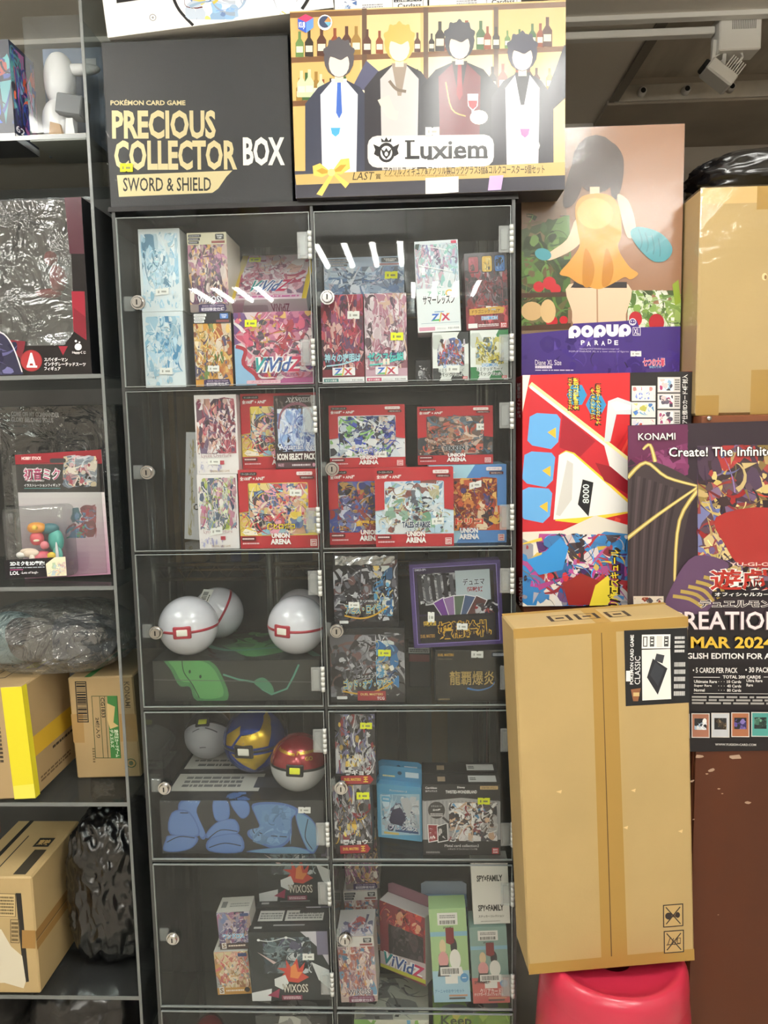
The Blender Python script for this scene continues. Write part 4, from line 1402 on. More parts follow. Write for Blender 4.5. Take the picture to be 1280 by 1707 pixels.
def logo_vividz(c, x0, y0, x1, y1):
    w, h = x1 - x0, y1 - y0
    for k, (a, b_, t) in enumerate(((0.0, 1.0, '#2a9a9a'), (0.24, 0.9, '#3a4a9a'), (0.46, 0.9, '#8a3a8a'), (0.64, 1.0, '#c8305a'))):
        pass
    c.otext('ViVidZ', x0, y0, x1, y1, '#3a5a9c', '#fbfafc', 0.02, 0.11, shear=0.3)
    c.text('Z', x0 + w * .74, y0 - h * .04, x1, y1 + h * .02, '#c8305a', 0.03, shear=0.3)
    c.text('V', x0, y0, x0 + w * .22, y1, '#2a9a9a', 0.03, shear=0.3)


def art_vivid(seed, pal, ring=True):
    def f(c):
        c.pct()
        c.rect(0, 0, 100, 100, '#b0508a')
        c.collage(0, 0, 100, 90, pal, 120, seed, .42, .05)
        c.poly(((0, 45), (16, 50), (12, 70), (30, 88), (30, 100), (0, 100)), '#8fb8dc')
        c.stroke([(2, 46), (14, 52), (11, 70), (26, 86), (30, 100)], 5, '#a82438')
        logo_vividz(c, 24, 62, 86, 82)
        c.text('クロスロード・デビュー', 46, 84, 84, 88, '#4a2a4a', 0.02)
        c.rrect(14, 93, 58, 98, 2, '#e8b8c8'); c.text('ブースターパック', 20, 94, 54, 97, '#a02a4a', 0.0)
    return f


def logo_zx(c, x0, y0, x1, y1):
    w = x1 - x0
    c.text('Z', x0, y0, x0 + w * .42, y1, '#3a6ac8', 0.04, shear=0.25)
    c.text('/', x0 + w * .40, y0 - 1, x0 + w * .58, y1 + 1, '#e0b83a', 0.03)
    c.text('X', x0 + w * .52, y0, x1, y1, '#c83a5a', 0.04, shear=-0.05)
    c.poly(((x0 + w * .1, y1 - 1.2), (x0 + w * .42, y1 - 2), (x0 + w * .42, y1), (x0, y1)), '#4ab05a')
    c.poly(((x0 + w * .8, y0), (x1, y0), (x1 - w * .1, y0 + 2)), '#e0863a')


def art_zx(seed, pal, title, tc, to, foot, sub=None):
    def f(c):
        c.pct()
        c.rect(0, 0, 100, 100, pal[0])
        c.collage(0, 0, 100, 84, pal, 110, seed, .45, .05)
        c.otext(title, 6, 66, 92, 76, tc, to, 0.03, 0.1)
        c.stroke([(10, 80), (50, 78), (90, 72)], 1.6, tc)
        if sub:
            c.text(sub, 42, 73, 58, 80, '#f4e8d8', 0.04)
        c.rrect(24, 82, 78, 91, 1, '#f2eef2')
        logo_zx(c, 28, 83, 72, 90.5)
        c.rect(0, 93, 100, 100, '#f2f0f2')
        c.rect(3, 94.5, 38, 98.5, foot); c.text('ゼクス限定', 6, 95.3, 34, 97.8, '#fff', 0.02)
        c.text('エキスパンション', 42, 95.4, 66, 97.6, '#3a3a40', 0.0); c.text('希望小売価格', 70, 95.4, 96, 97.6, '#3a3a40', 0.0)
    return f


def art_summer(c):
    c.pct()
    c.rect(0, 0, 100, 100, '#dde4ea')
    c.collage(2, 4, 98, 52, ['#c8d8e0', '#b88aa8', '#8ac0b8', '#e8eef2', '#8a8ac0', '#d0a8b8', '#a8c8d8', '#6a5a7a', '#f0f0f4'], 100, 31, .42, .06)
    for x, y in ((50, 6), (28, 26), (62, 30), (40, 46)):
        c.stroke([(x - 20, y), (x + 24, y + 5)], 1.0, '#f6f6f8')
    c.poly(((2, 3), (12, 3), (8, 10), (2, 8)), '#2a3a34'); c.rect(84, 1, 96, 4, '#c83a5a')
    c.rect(0, 52, 100, 100, '#e6ecf0')
    c.otext('アイドル', 26, 55, 68, 61, '#4ab08a', '#fff', 0.02, 0.1); c.ell(76, 58, 9, 4, '#e8b83a'); c.ell(76, 58, 6, 2.6, '#e6ecf0')
    c.otext('サマーレッスン', 14, 60, 88, 70, '#2a2a30', '#fff', 0.03, 0.1, shear=0.0)
    c.fine(40, 77, 62, 79, 1, '#6a9ac8', 3)
    logo_zx(c, 32, 80, 76, 88)
    c.rect(8, 90, 96, 90.6, '#a8b8c8')
    c.rect(0, 93.5, 100, 100, '#f4f4f6'); c.rect(3, 94.5, 40, 98.5, '#d898b0'); c.text('エキスパンション', 44, 95.4, 66, 97.6, '#3a3a40', 0.0); c.text('希望小売価格', 70, 95.4, 96, 97.6, '#3a3a40', 0.0)


def art_blade(c):
    c.pct()
    c.rect(0, 0, 100, 100, '#4a4248')
    c.collage(0, 22, 100, 72, ['#3a343a', '#6a6068', '#8a2a34', '#5a2028', '#9a9098', '#2a262a', '#7a4a50'], 80, 17, .5, .06)
    for x, col, d in ((8, '#8a2a3a', '#b04a5a'), (40, '#c8a03a', '#e0c470'), (70, '#3a6ab0', '#6a9ad8')):
        c.rrect(x, 4, x + 26, 26, 3, '#2a2a2e'); c.rrect(x + 1.5, 5, x + 24.5, 25, 3, col); c.collage(x + 3, 7, x + 22, 23, [d, col, '#2a2428'], 10, int(x), .6, .15)
    c.rect(0, 70, 100, 100, '#7a2430'); c.collage(0, 70, 100, 96, ['#7a2430', '#a03040', '#5a1820', '#c8505a'], 26, 5, .5, .1)
    c.poly(((8, 73), (80, 71), (92, 73), (88, 80), (8, 81)), '#c89a3a'); c.text('ドラゴニック・ロア', 14, 74, 80, 79, '#5a3010', 0.02)
    c.otext('DIGIMON', 36, 83, 74, 88, '#5aa0d8', '#e8eef4', 0.02, 0.09)
    c.rect(4, 92, 26, 98, '#f0f0f0'); c.rect(80, 92, 96, 99, '#c82a30'); c.text('BAN', 82, 93, 94, 95.4, '#fff', 0.02); c.text('DAI', 82, 96, 94, 98.4, '#fff', 0.02)
    c.fine(28, 93, 76, 97, 2, '#e8dcdc', 2)


def art_hex(pal, acc, t1, t2, seed):
    def f(c):
        c.pct()
        c.rect(0, 0, 100, 100, '#e8ebe8')
        for x, y, col in ((88, 10, acc), (6, 88, acc), (90, 80, '#c9cec9'), (14, 20, '#c9cec9'), (70, 96, acc)):
            c.poly([(x + 20 * math.cos(k * 1.047), y + 17 * math.sin(k * 1.047)) for k in range(6)], col)
        c.collage(14, 14, 88, 68, pal, 70, seed, .45, .06)
        c.otext('DIGIMON', 30, 66, 72, 73, '#4a9ad8', '#fff', 0.02, 0.1)
        c.otext(t1, 16, 74, 86, 82, '#2a3a34', '#f4f6f4', 0.02, 0.1); c.otext(t2, 20, 83, 82, 91, '#2a3a34', '#f4f6f4', 0.02, 0.1)
        c.rect(83, 91, 96, 98, '#c82a30'); c.text('BAN', 85, 92, 94, 94.4, '#fff', 0.02); c.text('DAI', 85, 95, 94, 97.4, '#fff', 0.02)
    return f


def art_union(seed, pal, art0, title, tc, to, bg='#b8242f', vtall=55, title2=None, glow=None):
    def f(c):
        c.pct()
        c.rect(0, 0, 100, 100, bg)
        if glow:
            c.poly(((0, 0), (60, 0), (40, 30), (60, 60), (35, 100), (0, 100)), glow); c.poly(((0, 40), (45, 35), (0, 70)), '#cfe6f2')
        c.rect(0, 46, 100, 84, art0)
        c.rrect(12, 17, 88, 84, 2, art0)
        c.collage(13, 18, 87, 82, pal, 110, seed, .40, .05)
        c.collage(1, 54, 99, 83, pal, 40, seed + 3, .5, .06)
        c.poly(((0, 17), (12, 17), (12, 52), (0, 54)), bg); c.poly(((88, 17), (100, 17), (100, 54), (88, 52)), bg)
        c.rrect(3, 3, 24, 7, 1.5, '#2a1a1e'); c.text('ブースターパック', 5, 4, 22, 6.4, '#f4e8e8', 0.0)
        c.text('全100種 + AP6種', 2.5, 8.5, 34, 13.5, '#f8f4f2', 0.025)
        c.rrect(74, 3.2, 94, 7.6, 1.2, '#f0e0e0'); c.text('カードゲーム', 77, 4.2, 91, 6.6, bg, 0.02)
        c.rrect(78, 9, 96, 12.4, 1, '#5a1820'); c.text('対象年齢15才以上', 80, 9.8, 94, 11.8, '#f4e8e8', 0.0)
        c.otext(title, 34, 68, 70, 76, tc, to, 0.04, 0.1)
        if title2:
            c.otext(title2, 36, 76, 66, 82, tc, to, 0.03, 0.1)
        c.otext('UNION', 40, 80.5, 63, 87, '#fbf8f6', bg, 0.05, 0.09)
        c.otext('ARENA', 38.5, 88, 64.5, 95, '#fbf8f6', bg, 0.05, 0.09)
        c.rrect(2, 85, 20, 90, 1, '#6a1420'); c.fine(3, 86, 18, 89, 1, '#f0d8d8', seed)
        c.fine(3, 92, 24, 95, 1, '#e8c0c4', seed + 1)
        c.rect(89, 89, 97, 97.5, '#f4ece8'); c.rect(89.8, 89.7, 96.2, 96.8, '#c02030'); c.text('BAN', 90.4, 90.4, 95.6, 93, '#fff', 0.02); c.text('DAI', 90.4, 93.6, 95.6, 96.2, '#fff', 0.02)
    return f


def art_tarot(seed, pal, ttl):
    def f(c):
        c.pct()
        c.rect(0, 0, 100, 100, '#efe9ea')
        c.collage(4, 5, 96, 74, pal, 100, seed, .38, .05)
        c.otext(ttl, 12, 74, 84, 80, '#a06a7a', '#f6f0f0', 0.0, 0.06)
        c.collage(4, 84, 60, 98, ['#9a9ac8', '#c8c8e0', '#e8e4ee', '#b8b0d0'], 14, seed + 1)
        c.text('TRADING CARD GAME', 30, 95, 78, 97.5, '#b08a5a', 0.0)
        c.rect(54, 83, 66, 88, '#b03a4a')
    return f


def art_icon(c):
    c.pct()
    c.rect(0, 0, 100, 100, '#3a3234')
    c.collage(0, 0, 100, 30, ['#4a3a3c', '#5a4a4c', '#c8c0c0', '#2a2426', '#7a6a6a'], 30, 8, .6, .1)
    c.collage(8, 18, 96, 76, ['#7a8ec8', '#a8b8e0', '#c8d4ee', '#5a6aa8', '#e8eef8', '#8aa8d8', '#dfe6f4', '#e8d8dc'], 70, 10, .6, .07)
    c.stroke([(10, 45), (16, 25), (34, 14), (60, 11), (82, 18), (94, 34)], 4, '#8a5a68')
    c.otext('AYASHIKI', 28, 3, 88, 9, '#2a2426', '#dcd6d6', 0.03, 0.1)
    c.otext('Aquarian Age', 10, 66, 98, 76, '#f2f4fa', '#4a5a9a', 0.01, 0.07)
    c.poly(((2, 79), (98, 76), (98, 86), (2, 90)), '#4a2a30')
    c.text('ICON SELECT PACK', 5, 79, 96, 88, '#f6f0ec', 0.045)
    c.rect(2, 91, 98, 99, '#5a3a44'); c.text('¥600', 6, 92.5, 20, 97, '#e8b8c8', 0.0); c.fine(40, 93, 84, 97, 1, '#d8c8d0', 3)
    c.ell(92, 95, 3.4, 2.6, '#d89ab0')


# ------------------------------------------------------------------ row 1
DG = '#3a3a3d'
P_MAG = ['#8a3a6a', '#c84a6a', '#e8a8b8', '#a82a3a', '#5a3a7a', '#f0d8dc', '#d8b04a', '#3a3a4a', '#c87a9a', '#e8e0e4']
P_WIX = ['#8a7a78', '#c8b8b0', '#5a3a5a', '#e8dcd4', '#7a4a3a', '#b87a9a', '#3a343c', '#e0c0b0', '#9a5a8a', '#d8a868']
P_ORG = ['#d89a3a', '#e8c070', '#a8502a', '#f0e0c0', '#4a4a7a', '#5a7a3a', '#c87a3a', '#6a3a2a', '#e8d8c8']
P_BLU = ['#7a9ac0', '#a8c0d8', '#5a7aa8', '#c8d8e4', '#8a9ab0', '#dfe6ee', '#4a6a94', '#b0a8b8', '#3a4a60']
P_RED = ['#7a1c30', '#a82a40', '#c84a5a', '#5a1830', '#3a2a5a', '#e0b8b0', '#8a3a6a', '#2a1a2a', '#d8a090']
P_PNK = ['#c8a0b0', '#e8d8e0', '#8a4a5a', '#a86a80', '#d8c0c8', '#3a2a34', '#b87a90', '#e0c0a8', '#6a5a6a', '#f0e8ec']
s0 = SH[0] + 0.0005
g1 = 'pale blue tall boxes'
lowA = carton('card_box', 'white box with pale blue pictures, lower of the pale pair', 'box', ((237, 516), (305, 514), (309, 642), (243, 643)), 0.045, 0.12, '#e4e8ea', art_pale(3, '#4a8ab8'), sit=s0, group=g1, stickers=[(266, 609, 287, 620)])
carton('card_box', 'white box with pale blue pictures, upper of the pale pair', 'box', ((230, 375), (299, 373), (304, 511), (236, 513)), 0.045, 0.12, '#e4e8ea', art_pale(5, '#4a7a9a'), sit=lowA.location.z + lowA['h'] + .0006, group=g1, stickers=[(259, 475, 281, 486, '#f2f2ee', -.12)])
b2 = carton('card_box', 'card box with orange pictures under the violet and brown one', 'box', ((321, 518), (383, 517), (390, 641), (327, 642)), 0.03, 0.11, '#2a2a34', art_rich(7, P_ORG, '#22222a', None, dark=True), sit=s0, stickers=[(347, 606, 366, 616)])
carton('card_box', 'card box with violet and brown pictures, stacked on the orange one', 'box', ((311, 384), (376, 382), (383, 514), (318, 516)), 0.03, 0.11, '#cfc8b8', art_rich(9, P_WIX, '#c9c2a8', 'WIXOSS'), sit=b2.location.z + b2['h'] + .0006)
b3 = carton('card_box', 'large magenta card box at the right of its shelf under the flat one', 'box', ((388, 520), (518, 518), (523, 640), (394, 642)), 0.022, 0.14, '#a85a80', art_vivid(11, P_MAG), sit=s0, stickers=[(408, 532, 428, 544, YEL)])


def art_flat(c):
    c.pct()
    c.rect(0, 0, 100, 100, '#d8b83a')
    c.rect(9, 0, 94, 100, '#e0c8d4')
    c.collage(9, 0, 94, 90, ['#d8a0b0', '#c86a80', '#e8dce4', '#8a4a6a', '#f0e4e8', '#b03a5a', '#6a5a7a', '#e8b8a8'], 80, 13, .45, .05)
    logo_vividz(c, 24, 60, 74, 84)
    c.fine(14, 92, 90, 98, 1, '#c86aa0', 3)


def base_flat(c):
    c.pct()
    c.rect(0, 0, 100, 100, '#b9b4b6'); c.poly(((0, 0), (22, 0), (14, 100), (0, 100)), '#a88a98'); c.text('ViVidZ', 54, 25, 78, 75, '#7a4a5a', 0.02); c.rrect(18, 30, 50, 70, 6, '#9a9698')


flat = carton('card_box', 'yellow edged card box leaning back on the magenta box', 'box', ((399, 426), (517, 424), (520, 497), (386, 499)), 0.045, 0.036, '#cfcacc', art_flat, lean=52, group=None, bottom=base_flat, stickers=[(411, 430, 430, 437, YEL)])
flat.location.z = b3.location.z + b3['h'] + 0.026
# right compartment
carton('card_box', 'wide blue grey card box behind the two red boxes', 'box', ((538, 394), (670, 393), (676, 500), (541, 501)), 0.125, 0.1, '#8a9ab0', art_rich(15, P_BLU, '#8fa4bc', None, foot='#7a8aa4'), sit=SH[0] + 0.125, stickers=[(640, 418, 661, 430, YEL)])
rs = carton('card_box', 'dark lower box behind the two red boxes', 'box', ((541, 501), (676, 500), (678, 632), (545, 633)), 0.124, 0.12, '#3c3640', art_rich(16, P_RED, '#2a2a30', None, dark=True), sit=s0)
rs.scale.z = (0.1235) / rs['h']
carton('card_box', 'tall crimson box with purple pictures below the right door lock', 'box', ((534, 489), (604, 488), (608, 636), (538, 637)), 0.022, 0.10, '#8a3048', art_zx(17, P_RED, '神々の夜明け', '#a8d8e8', '#3a3a5a', '#4a8a8a'), sit=s0, stickers=[(579, 516, 599, 529)])
carton('card_box', 'tall pink and white box beside the crimson one', 'box', ((607, 488), (676, 486), (680, 635), (609, 636)), 0.020, 0.10, '#b03a6a', art_zx(19, P_PNK, 'ゼクス伝説', '#5ac8c0', '#2a3a6a', '#c83a6a', 'II'), sit=s0, stickers=[(651, 551, 672, 564, YEL)])
b9 = carton('card_box', 'small white and black hexagon patterned box, bottom shelf corner', 'box', ((720, 553), (780, 551), (782, 633), (722, 634)), 0.022, 0.10, '#d8dcd8', art_hex(['#3a4a8a', '#5a7ac0', '#c83a3a', '#2a2a34', '#e8e8ee', '#8a5a3a'], '#2a2c2e', 'リミテッドカード', 'パックVer.1', 21), sit=s0, stickers=[(744, 607, 766, 620)])
b10 = carton('card_box', 'small white and green hexagon patterned box', 'box', ((783, 550), (846, 548), (848, 632), (785, 633)), 0.022, 0.10, '#d8dcd8', art_hex(['#c8b03a', '#e0d060', '#3a4a5a', '#8a7a2a', '#5a8ac0', '#f0ecd0'], '#2a7a44', 'リミテッドカード', 'パックVer.2', 23), sit=s0)
carton('card_box', 'tall white box with rainbow logo, standing askew', 'box', ((690, 399), (762, 396), (769, 548), (697, 551)), 0.028, 0.08, '#e8ecee', art_summer, sit=b9.location.z + b9['h'] + .0008, snap=1.6)
carton('card_box', 'dark red box with red, gold and blue emblems', 'box', ((775, 416), (845, 411), (847, 540), (776, 543)), 0.024, 0.09, '#6a2a34', art_blade, sit=b10.location.z + b10['h'] + .0008, stickers=[(809, 503, 829, 513)])
carton('card_box', 'small black box in the shadow left of the hexagon boxes', 'box', ((692, 595), (719, 594), (719, 632), (693, 633)), 0.05, 0.06, '#26262a', lambda c: c.collage(697, 605, 717, 630, ['#8a8a90', '#5a5a60', '#c8c8cc', '#26262a'], 14, 3), sit=s0)

# ------------------------------------------------------------------ row 2
s1 = SH[1] + 0.0005
P_TAR = ['#efe9ea', '#7a2a44', '#b84a5a', '#e0c0b8', '#5a4a6a', '#d8a890', '#8a3a5a', '#f4eef0', '#c87a80', '#3a2a3a']
P_TA2 = ['#efe9ea', '#3a4a6a', '#c8d47a', '#a8b84a', '#5a6a94', '#d8a0b0', '#e8e0e4', '#8aa8c0', '#b86a8a', '#dfe8c8']
lw2 = carton('card_box', 'tall white box with blue and lime pictures, beside the red box', 'box', ((328, 791), (395, 790), (399, 914), (333, 915)), 0.018, 0.12, '#d8ccd0', art_tarot(25, P_TA2, 'Lycee Overture'), sit=s1, stickers=[(351, 881, 371, 893, '#f2f2ee', -.2)])
carton('card_box', 'tall white box with wine red pictures, stacked above the lime one', 'box', ((323, 655), (393, 652), (398, 784), (329, 787)), 0.018, 0.12, '#d8ccd0', art_tarot(27, P_TAR, 'Lycee Overture'), sit=lw2.location.z + lw2['h'] + .0006, stickers=[(347, 760, 367, 770)])


def art_cardass(c):
    c.pct()
    c.rect(0, 0, 100, 100, '#dcdce2')
    c.stroke([(36, 8), (30, 40), (34, 70), (24, 96)], 9, '#b8b08a', 6)
    c.collage(16, 6, 46, 96, ['#c8c09a', '#a89a6a', '#dcdce2', '#e8e4d8'], 26, 4, .5, .1)
    c.text('Carddas', 44, 66, 120, 72, '#2a2a30', 0.02)


wb = carton('white_sleeve_box', 'white gold patterned box leaning at the back left', 'box', ((318, 712), (352, 712), (336, 890), (299, 888)), 0.13, 0.03, '#dcdce0', art_cardass, sit=s1, snap=-4.0, yaw=-10)
ub = carton('card_box', 'red booster box with yellow picture window, on the shelf above the white tins', 'box', ((397, 784), (528, 781), (533, 912), (401, 915)), 0.016, 0.125, '#b8242f', art_union(29, ['#e8c84a', '#f0dc8a', '#8ac0d8', '#e89ab0', '#f4ecd8', '#2a2a34', '#e0b08a', '#c83a44', '#3a5a9a'], '#f0d86a', '僕とロボコ', '#f0d83a', '#3a1a1a'), sit=s1, stickers=[(483, 815, 503, 826)])
carton('card_box', 'red booster box with yellow window, half hidden behind the light blue pack', 'box', ((404, 657), (532, 654), (536, 779), (408, 782)), 0.045, 0.09, '#b8242f', art_union(29, ['#e8c84a', '#f0dc8a', '#8ac0d8', '#e89ab0', '#f4ecd8', '#2a2a34', '#e0b08a', '#c83a44', '#3a5a9a'], '#f0d86a', '僕とロボコ', '#f0d83a', '#3a1a1a'), sit=ub.location.z + ub['h'] + .0006)
carton('card_pack', 'black pack with light blue picture and white lettering, above the red box', 'pack', ((455, 655), (524, 652), (530, 774), (460, 777)), 0.020, 0.02, '#3a3234', art_icon, sit=ub.location.z + ub['h'] + .0006, ink=INKG)
# right compartment: five booster boxes
P_LOCK = ['#e8ecf0', '#2a3a9a', '#3a4ab8', '#24242c', '#e8c8b0', '#1a2a6a', '#8ac06a', '#d8e4ee', '#f4f4f6']
P_TEK = ['#3a4048', '#5a4a44', '#24262c', '#b88a70', '#d8c0b0', '#4a6a84', '#8a5a48', '#6a7a8a', '#c85a4a']
P_GIN = ['#3a4a94', '#2a3270', '#5a6ab0', '#c8d0e4', '#8a8a94', '#24242c', '#c8953a', '#4a4a54', '#a83a34']
P_TAL = ['#e4ecf4', '#a8c8e4', '#5a94c8', '#f4f6fa', '#3a3a4a', '#8a4a44', '#c8b88a', '#7aa88a', '#d8e4f0', '#e8eef6']
P_TOR = ['#c8502a', '#a83a24', '#e08a3a', '#3a3a8a', '#f0c060', '#7a2018', '#e8d0b0', '#8a2a2a', '#24243a']
g2 = 'booster boxes in the right compartment'
o19 = carton('card_box', 'red booster box with dark blue window, bottom left of five', 'box', ((547, 783), (676, 781), (681, 908), (550, 910)), 0.045, 0.12, '#b8242f', art_union(31, P_GIN, '#3a4a94', '銀魂', '#e8b83a', '#7a1a14'), sit=s1, group=g2)
o20 = carton('card_box', 'red booster box with pale sky window, front middle of five', 'box', ((624, 781), (755, 779), (757, 910), (627, 913)), 0.012, 0.03, '#b8242f', art_union(33, P_TAL, '#cfe2f2', 'TALES of ARISE', '#2a3a5a', '#f4f6fa'), sit=s1, group=g2, stickers=[(720, 864, 740, 875, '#f2f2ee', -.1)])
o21 = carton('card_box', 'light blue booster box with orange window, bottom right of five', 'box', ((714, 779), (843, 777), (845, 907), (716, 909)), 0.046, 0.12, '#8ab8d8', art_union(35, P_TOR, '#c8502a', 'トリコ', '#e83a2a', '#f4d8b0', bg='#4f86c8', glow='#a8d4e8'), sit=s1, group=g2, stickers=[(782, 808, 802, 819, '#f2f2ee', -.25)])
zt = max(o19.location.z + o19['h'], o21.location.z + o21['h']) + .0008
carton('card_box', 'red booster box with white, blue and green window, top left of five', 'box', ((548, 680), (673, 678), (677, 782), (550, 784)), 0.055, 0.10, '#b8242f', art_union(37, P_LOCK, '#e8ecf0', 'ブルーロック', '#3a4ac8', '#f4f6fa'), sit=o19.location.z + o19['h'] + .0008, group=g2, stickers=[(626, 755, 645, 766)])
carton('card_box', 'red booster box with dark brown window, top right of five', 'box', ((695, 683), (821, 681), (822, 778), (697, 780)), 0.055, 0.10, '#b8242f', art_union(39, P_TEK, '#3a4048', 'TEKKEN 7', '#24262c', '#c8d0d8'), sit=o21.location.z + o21['h'] + .0008, group=g2, stickers=[(794, 711, 813, 722)])
# ------------------------------------------------------------------ row 3
s2 = SH[2] + 0.0005
BLK = '#232427'


def art_green(c):
    """abstract green forms on black"""
    c.rect(250, 1060, 540, 1170, '#222624')
    c.curve(((274, 1092), (310, 1090), (352, 1096), (372, 1120), (382, 1160), (330, 1163), (318, 1140), (300, 1138), (286, 1112)), '#3f7a4a')
    c.curve(((282, 1094), (312, 1092), (348, 1100), (366, 1122), (374, 1154), (334, 1158), (322, 1134), (304, 1130), (292, 1110)), '#559a58')
    c.stroke([(305, 1094), (308, 1115), (322, 1135), (334, 1158)], 1.6, '#1f3a28')
    c.ell(318, 1114, 2, 3, '#1f3a28'); c.ell(336, 1122, 2, 3, '#1f3a28')
    c.stroke([(374, 1118), (400, 1126), (428, 1130), (440, 1142), (455, 1150), (480, 1140), (490, 1120), (498, 1100)], 3, '#4a8a74')
    c.curve(((425, 1130), (440, 1122), (455, 1134), (458, 1148), (440, 1142)), '#3f7a5c')
    c.rect(256, 1128, 534, 1129, '#5a605c')


def top_green(c):
    c.pct()
    c.rect(0, 0, 100, 100, '#222624')
    c.curve(((4, 0), (20, 0), (32, 40), (10, 50)), '#4a8a50'); c.curve(((34, 50), (46, 30), (60, 40), (76, 10), (84, 60), (60, 90), (44, 70)), '#4a8a50')
    c.collage(2, 2, 98, 60, ['#3f7a4a', '#559a58', '#2a4a34', '#222624', '#6aa868'], 26, 6, .4, .08)
    c.stroke([(10, 30), (40, 70), (80, 60), (98, 90)], 5, '#4a8a74')


gb = carton('flat_box', 'wide black box with green forms lying under the white ball tins', 'box', ((255, 1097), (530, 1092), (535, 1158), (257, 1165)), 0.03, 0.22, BLK, art_green, sit=s2, top=top_green)
wrap(gb)
gtop = gb.location.z + gb['h'] + 0.0018


def ball(label, u, v, rpx, Y, top, bot, band, clasp, rest, rot=(0, 0, 0), group='ball shaped tins', bandw=0.085, extra=None, x=None, R=None):
    c0 = at(u, v, Y)
    if x is not None:
        c0.x = x
    R = R or rpx * (at(u + 1, v, Y).x - at(u, v, Y).x)
    root = empty('ball_tin', (c0.x, Y, rest + R), tuple(math.radians(a) for a in rot))
    n = 40

    def half(lo, hi, rr):
        return MB().lathe([(rr * math.cos(a), rr * math.sin(a)) if abs(abs(a) - math.pi / 2) > 1e-6 else (0, rr * math.sin(a)) for a in [lo + (hi - lo) * k / 12 for k in range(13)]], n)
    half(bandw / 2, math.pi / 2, R).build('upper_shell', top, root, True)
    half(-math.pi / 2, -bandw / 2, R).build('lower_shell', bot, root, True)
    MB().lathe([(R * 0.97, R * bandw * .6), (R * 1.004, R * bandw * .52), (R * 1.004, -R * bandw * .52), (R * 0.97, -R * bandw * .6)], n).build('band', band, root, True)
    # rounded rectangular clasp on the seam
    if clasp:
        d = math.radians(clasp[1])
        M = Matrix.Rotation(d, 4, 'Z') @ Matrix.Translation((0, -R * 0.955, 0))
        q = MB().box(-R * .30, R * .30, -R * 0.045, R * 0.05, -R * .21, R * .21, R * .05, M, 3).build('clasp', clasp[0], root, True)
        MB().box(-R * .19, R * .19, -R * 0.06, R * 0.0, -R * .12, R * .12, R * .04, M, 3).build('clasp_plate', clasp[2], q, True)
    if extra:
        extra(root, R)
    tag(root, label, 'tin', group)
    return root, R


WB = mat('tin_white', '#d9d9e2', 0.18, coat=0.4)
WB2 = mat('tin_grey', '#8f9099', 0.3)
RB = mat('tin_red_band', '#a8283a', 0.3)
CW = mat('tin_cream', '#efece2', 0.35)
def bar_label(root, R):
    c = Canvas(((0, 0), (10, 0), (10, 10), (0, 10)), R * .9, R * .5)
    c.rect(0, 0, 10, 10, '#eceae4'); c.barcode(1, 1.5, 9, 6.5, seed=4); c.fine(1, 7.5, 8, 9.2, 1, '#444', 2)
    M = Matrix.Rotation(math.radians(30), 4, 'Z') @ Matrix.Rotation(math.radians(-55), 4, 'X') @ Matrix(((1, 0, 0, -R * .45), (0, 0, -1, -R * 1.004), (0, 1, 0, -R * .25), (0, 0, 0, 1)))
    c.build('barcode_label', root, M, INKM)


ball('white ball tin with red seam, front left of the white tins', 314, 1038, 48.5, 0.068, WB, WB, RB, (RB, 4, CW), gtop, (0, -2, 0))
ball('white ball tin with red seam, front right of the white tins', 495, 1039, 48.5, 0.068, WB, WB, RB, (RB, -22, CW), gtop, (0, 2, 0))
ball('white ball tin tilted steeply with barcode label, behind the front left tin', 352, 1012, 46, 0.188, WB, WB, RB, None, gtop, (0, -58, 20), extra=bar_label, x=at(314, 1038, .068).x + .028, R=.054)


ball('white ball tin added in place of a reflection behind the front right tin', 500, 1005, 46, 0.182, WB, WB, RB, None, gtop, (0, 10, 0), R=.052)  # added tin standing for a mirror image in the back panel

P_DK = ['#26262c', '#3a3a44', '#5a5a64', '#8a8a94', '#2a2a30', '#c8c8d0', '#1a1a1e', '#6a4a4a']
P_DM = ['#2a2a30', '#3a3a44', '#5a5a64', '#3a6ac8', '#c8b04a', '#1a1a1e', '#c8c8d0', '#8a2a34', '#6a5a3a']


def art_hero(seed, title, sub, foot):
    def f(c):
        c.pct()
        c.rect(0, 0, 100, 100, '#232328')
        c.collage(0, 8, 100, 92, P_DK, 90, seed, .4, .05)
        c.collage(62, 16, 92, 84, ['#3a7ab8', '#5aa0d0', '#d8b86a', '#e8e4dc', '#2a4a7a'], 26, seed + 2, .5, .1)
        c.text(sub, 36, 62, 74, 66, '#e8e8ea', 0.01)
        c.otext(title, 18, 68, 82, 82, '#3a86b8', '#e0d28a', 0.03, 0.1)
        c.stroke([(16, 84), (40, 88), (62, 84), (84, 72)], 2.2, '#d0a03a')
        c.rrect(8, 91, 22, 95, 1, '#e4e4e6')
        if foot:
            c.rect(36, 84, 74, 97, '#a02a34'); c.text('DUEL MASTERS', 40, 87, 70, 90, '#f0d88a', 0.01); c.text('TCG', 62, 92, 72, 96, '#f4f0ec', 0.02)
    return f


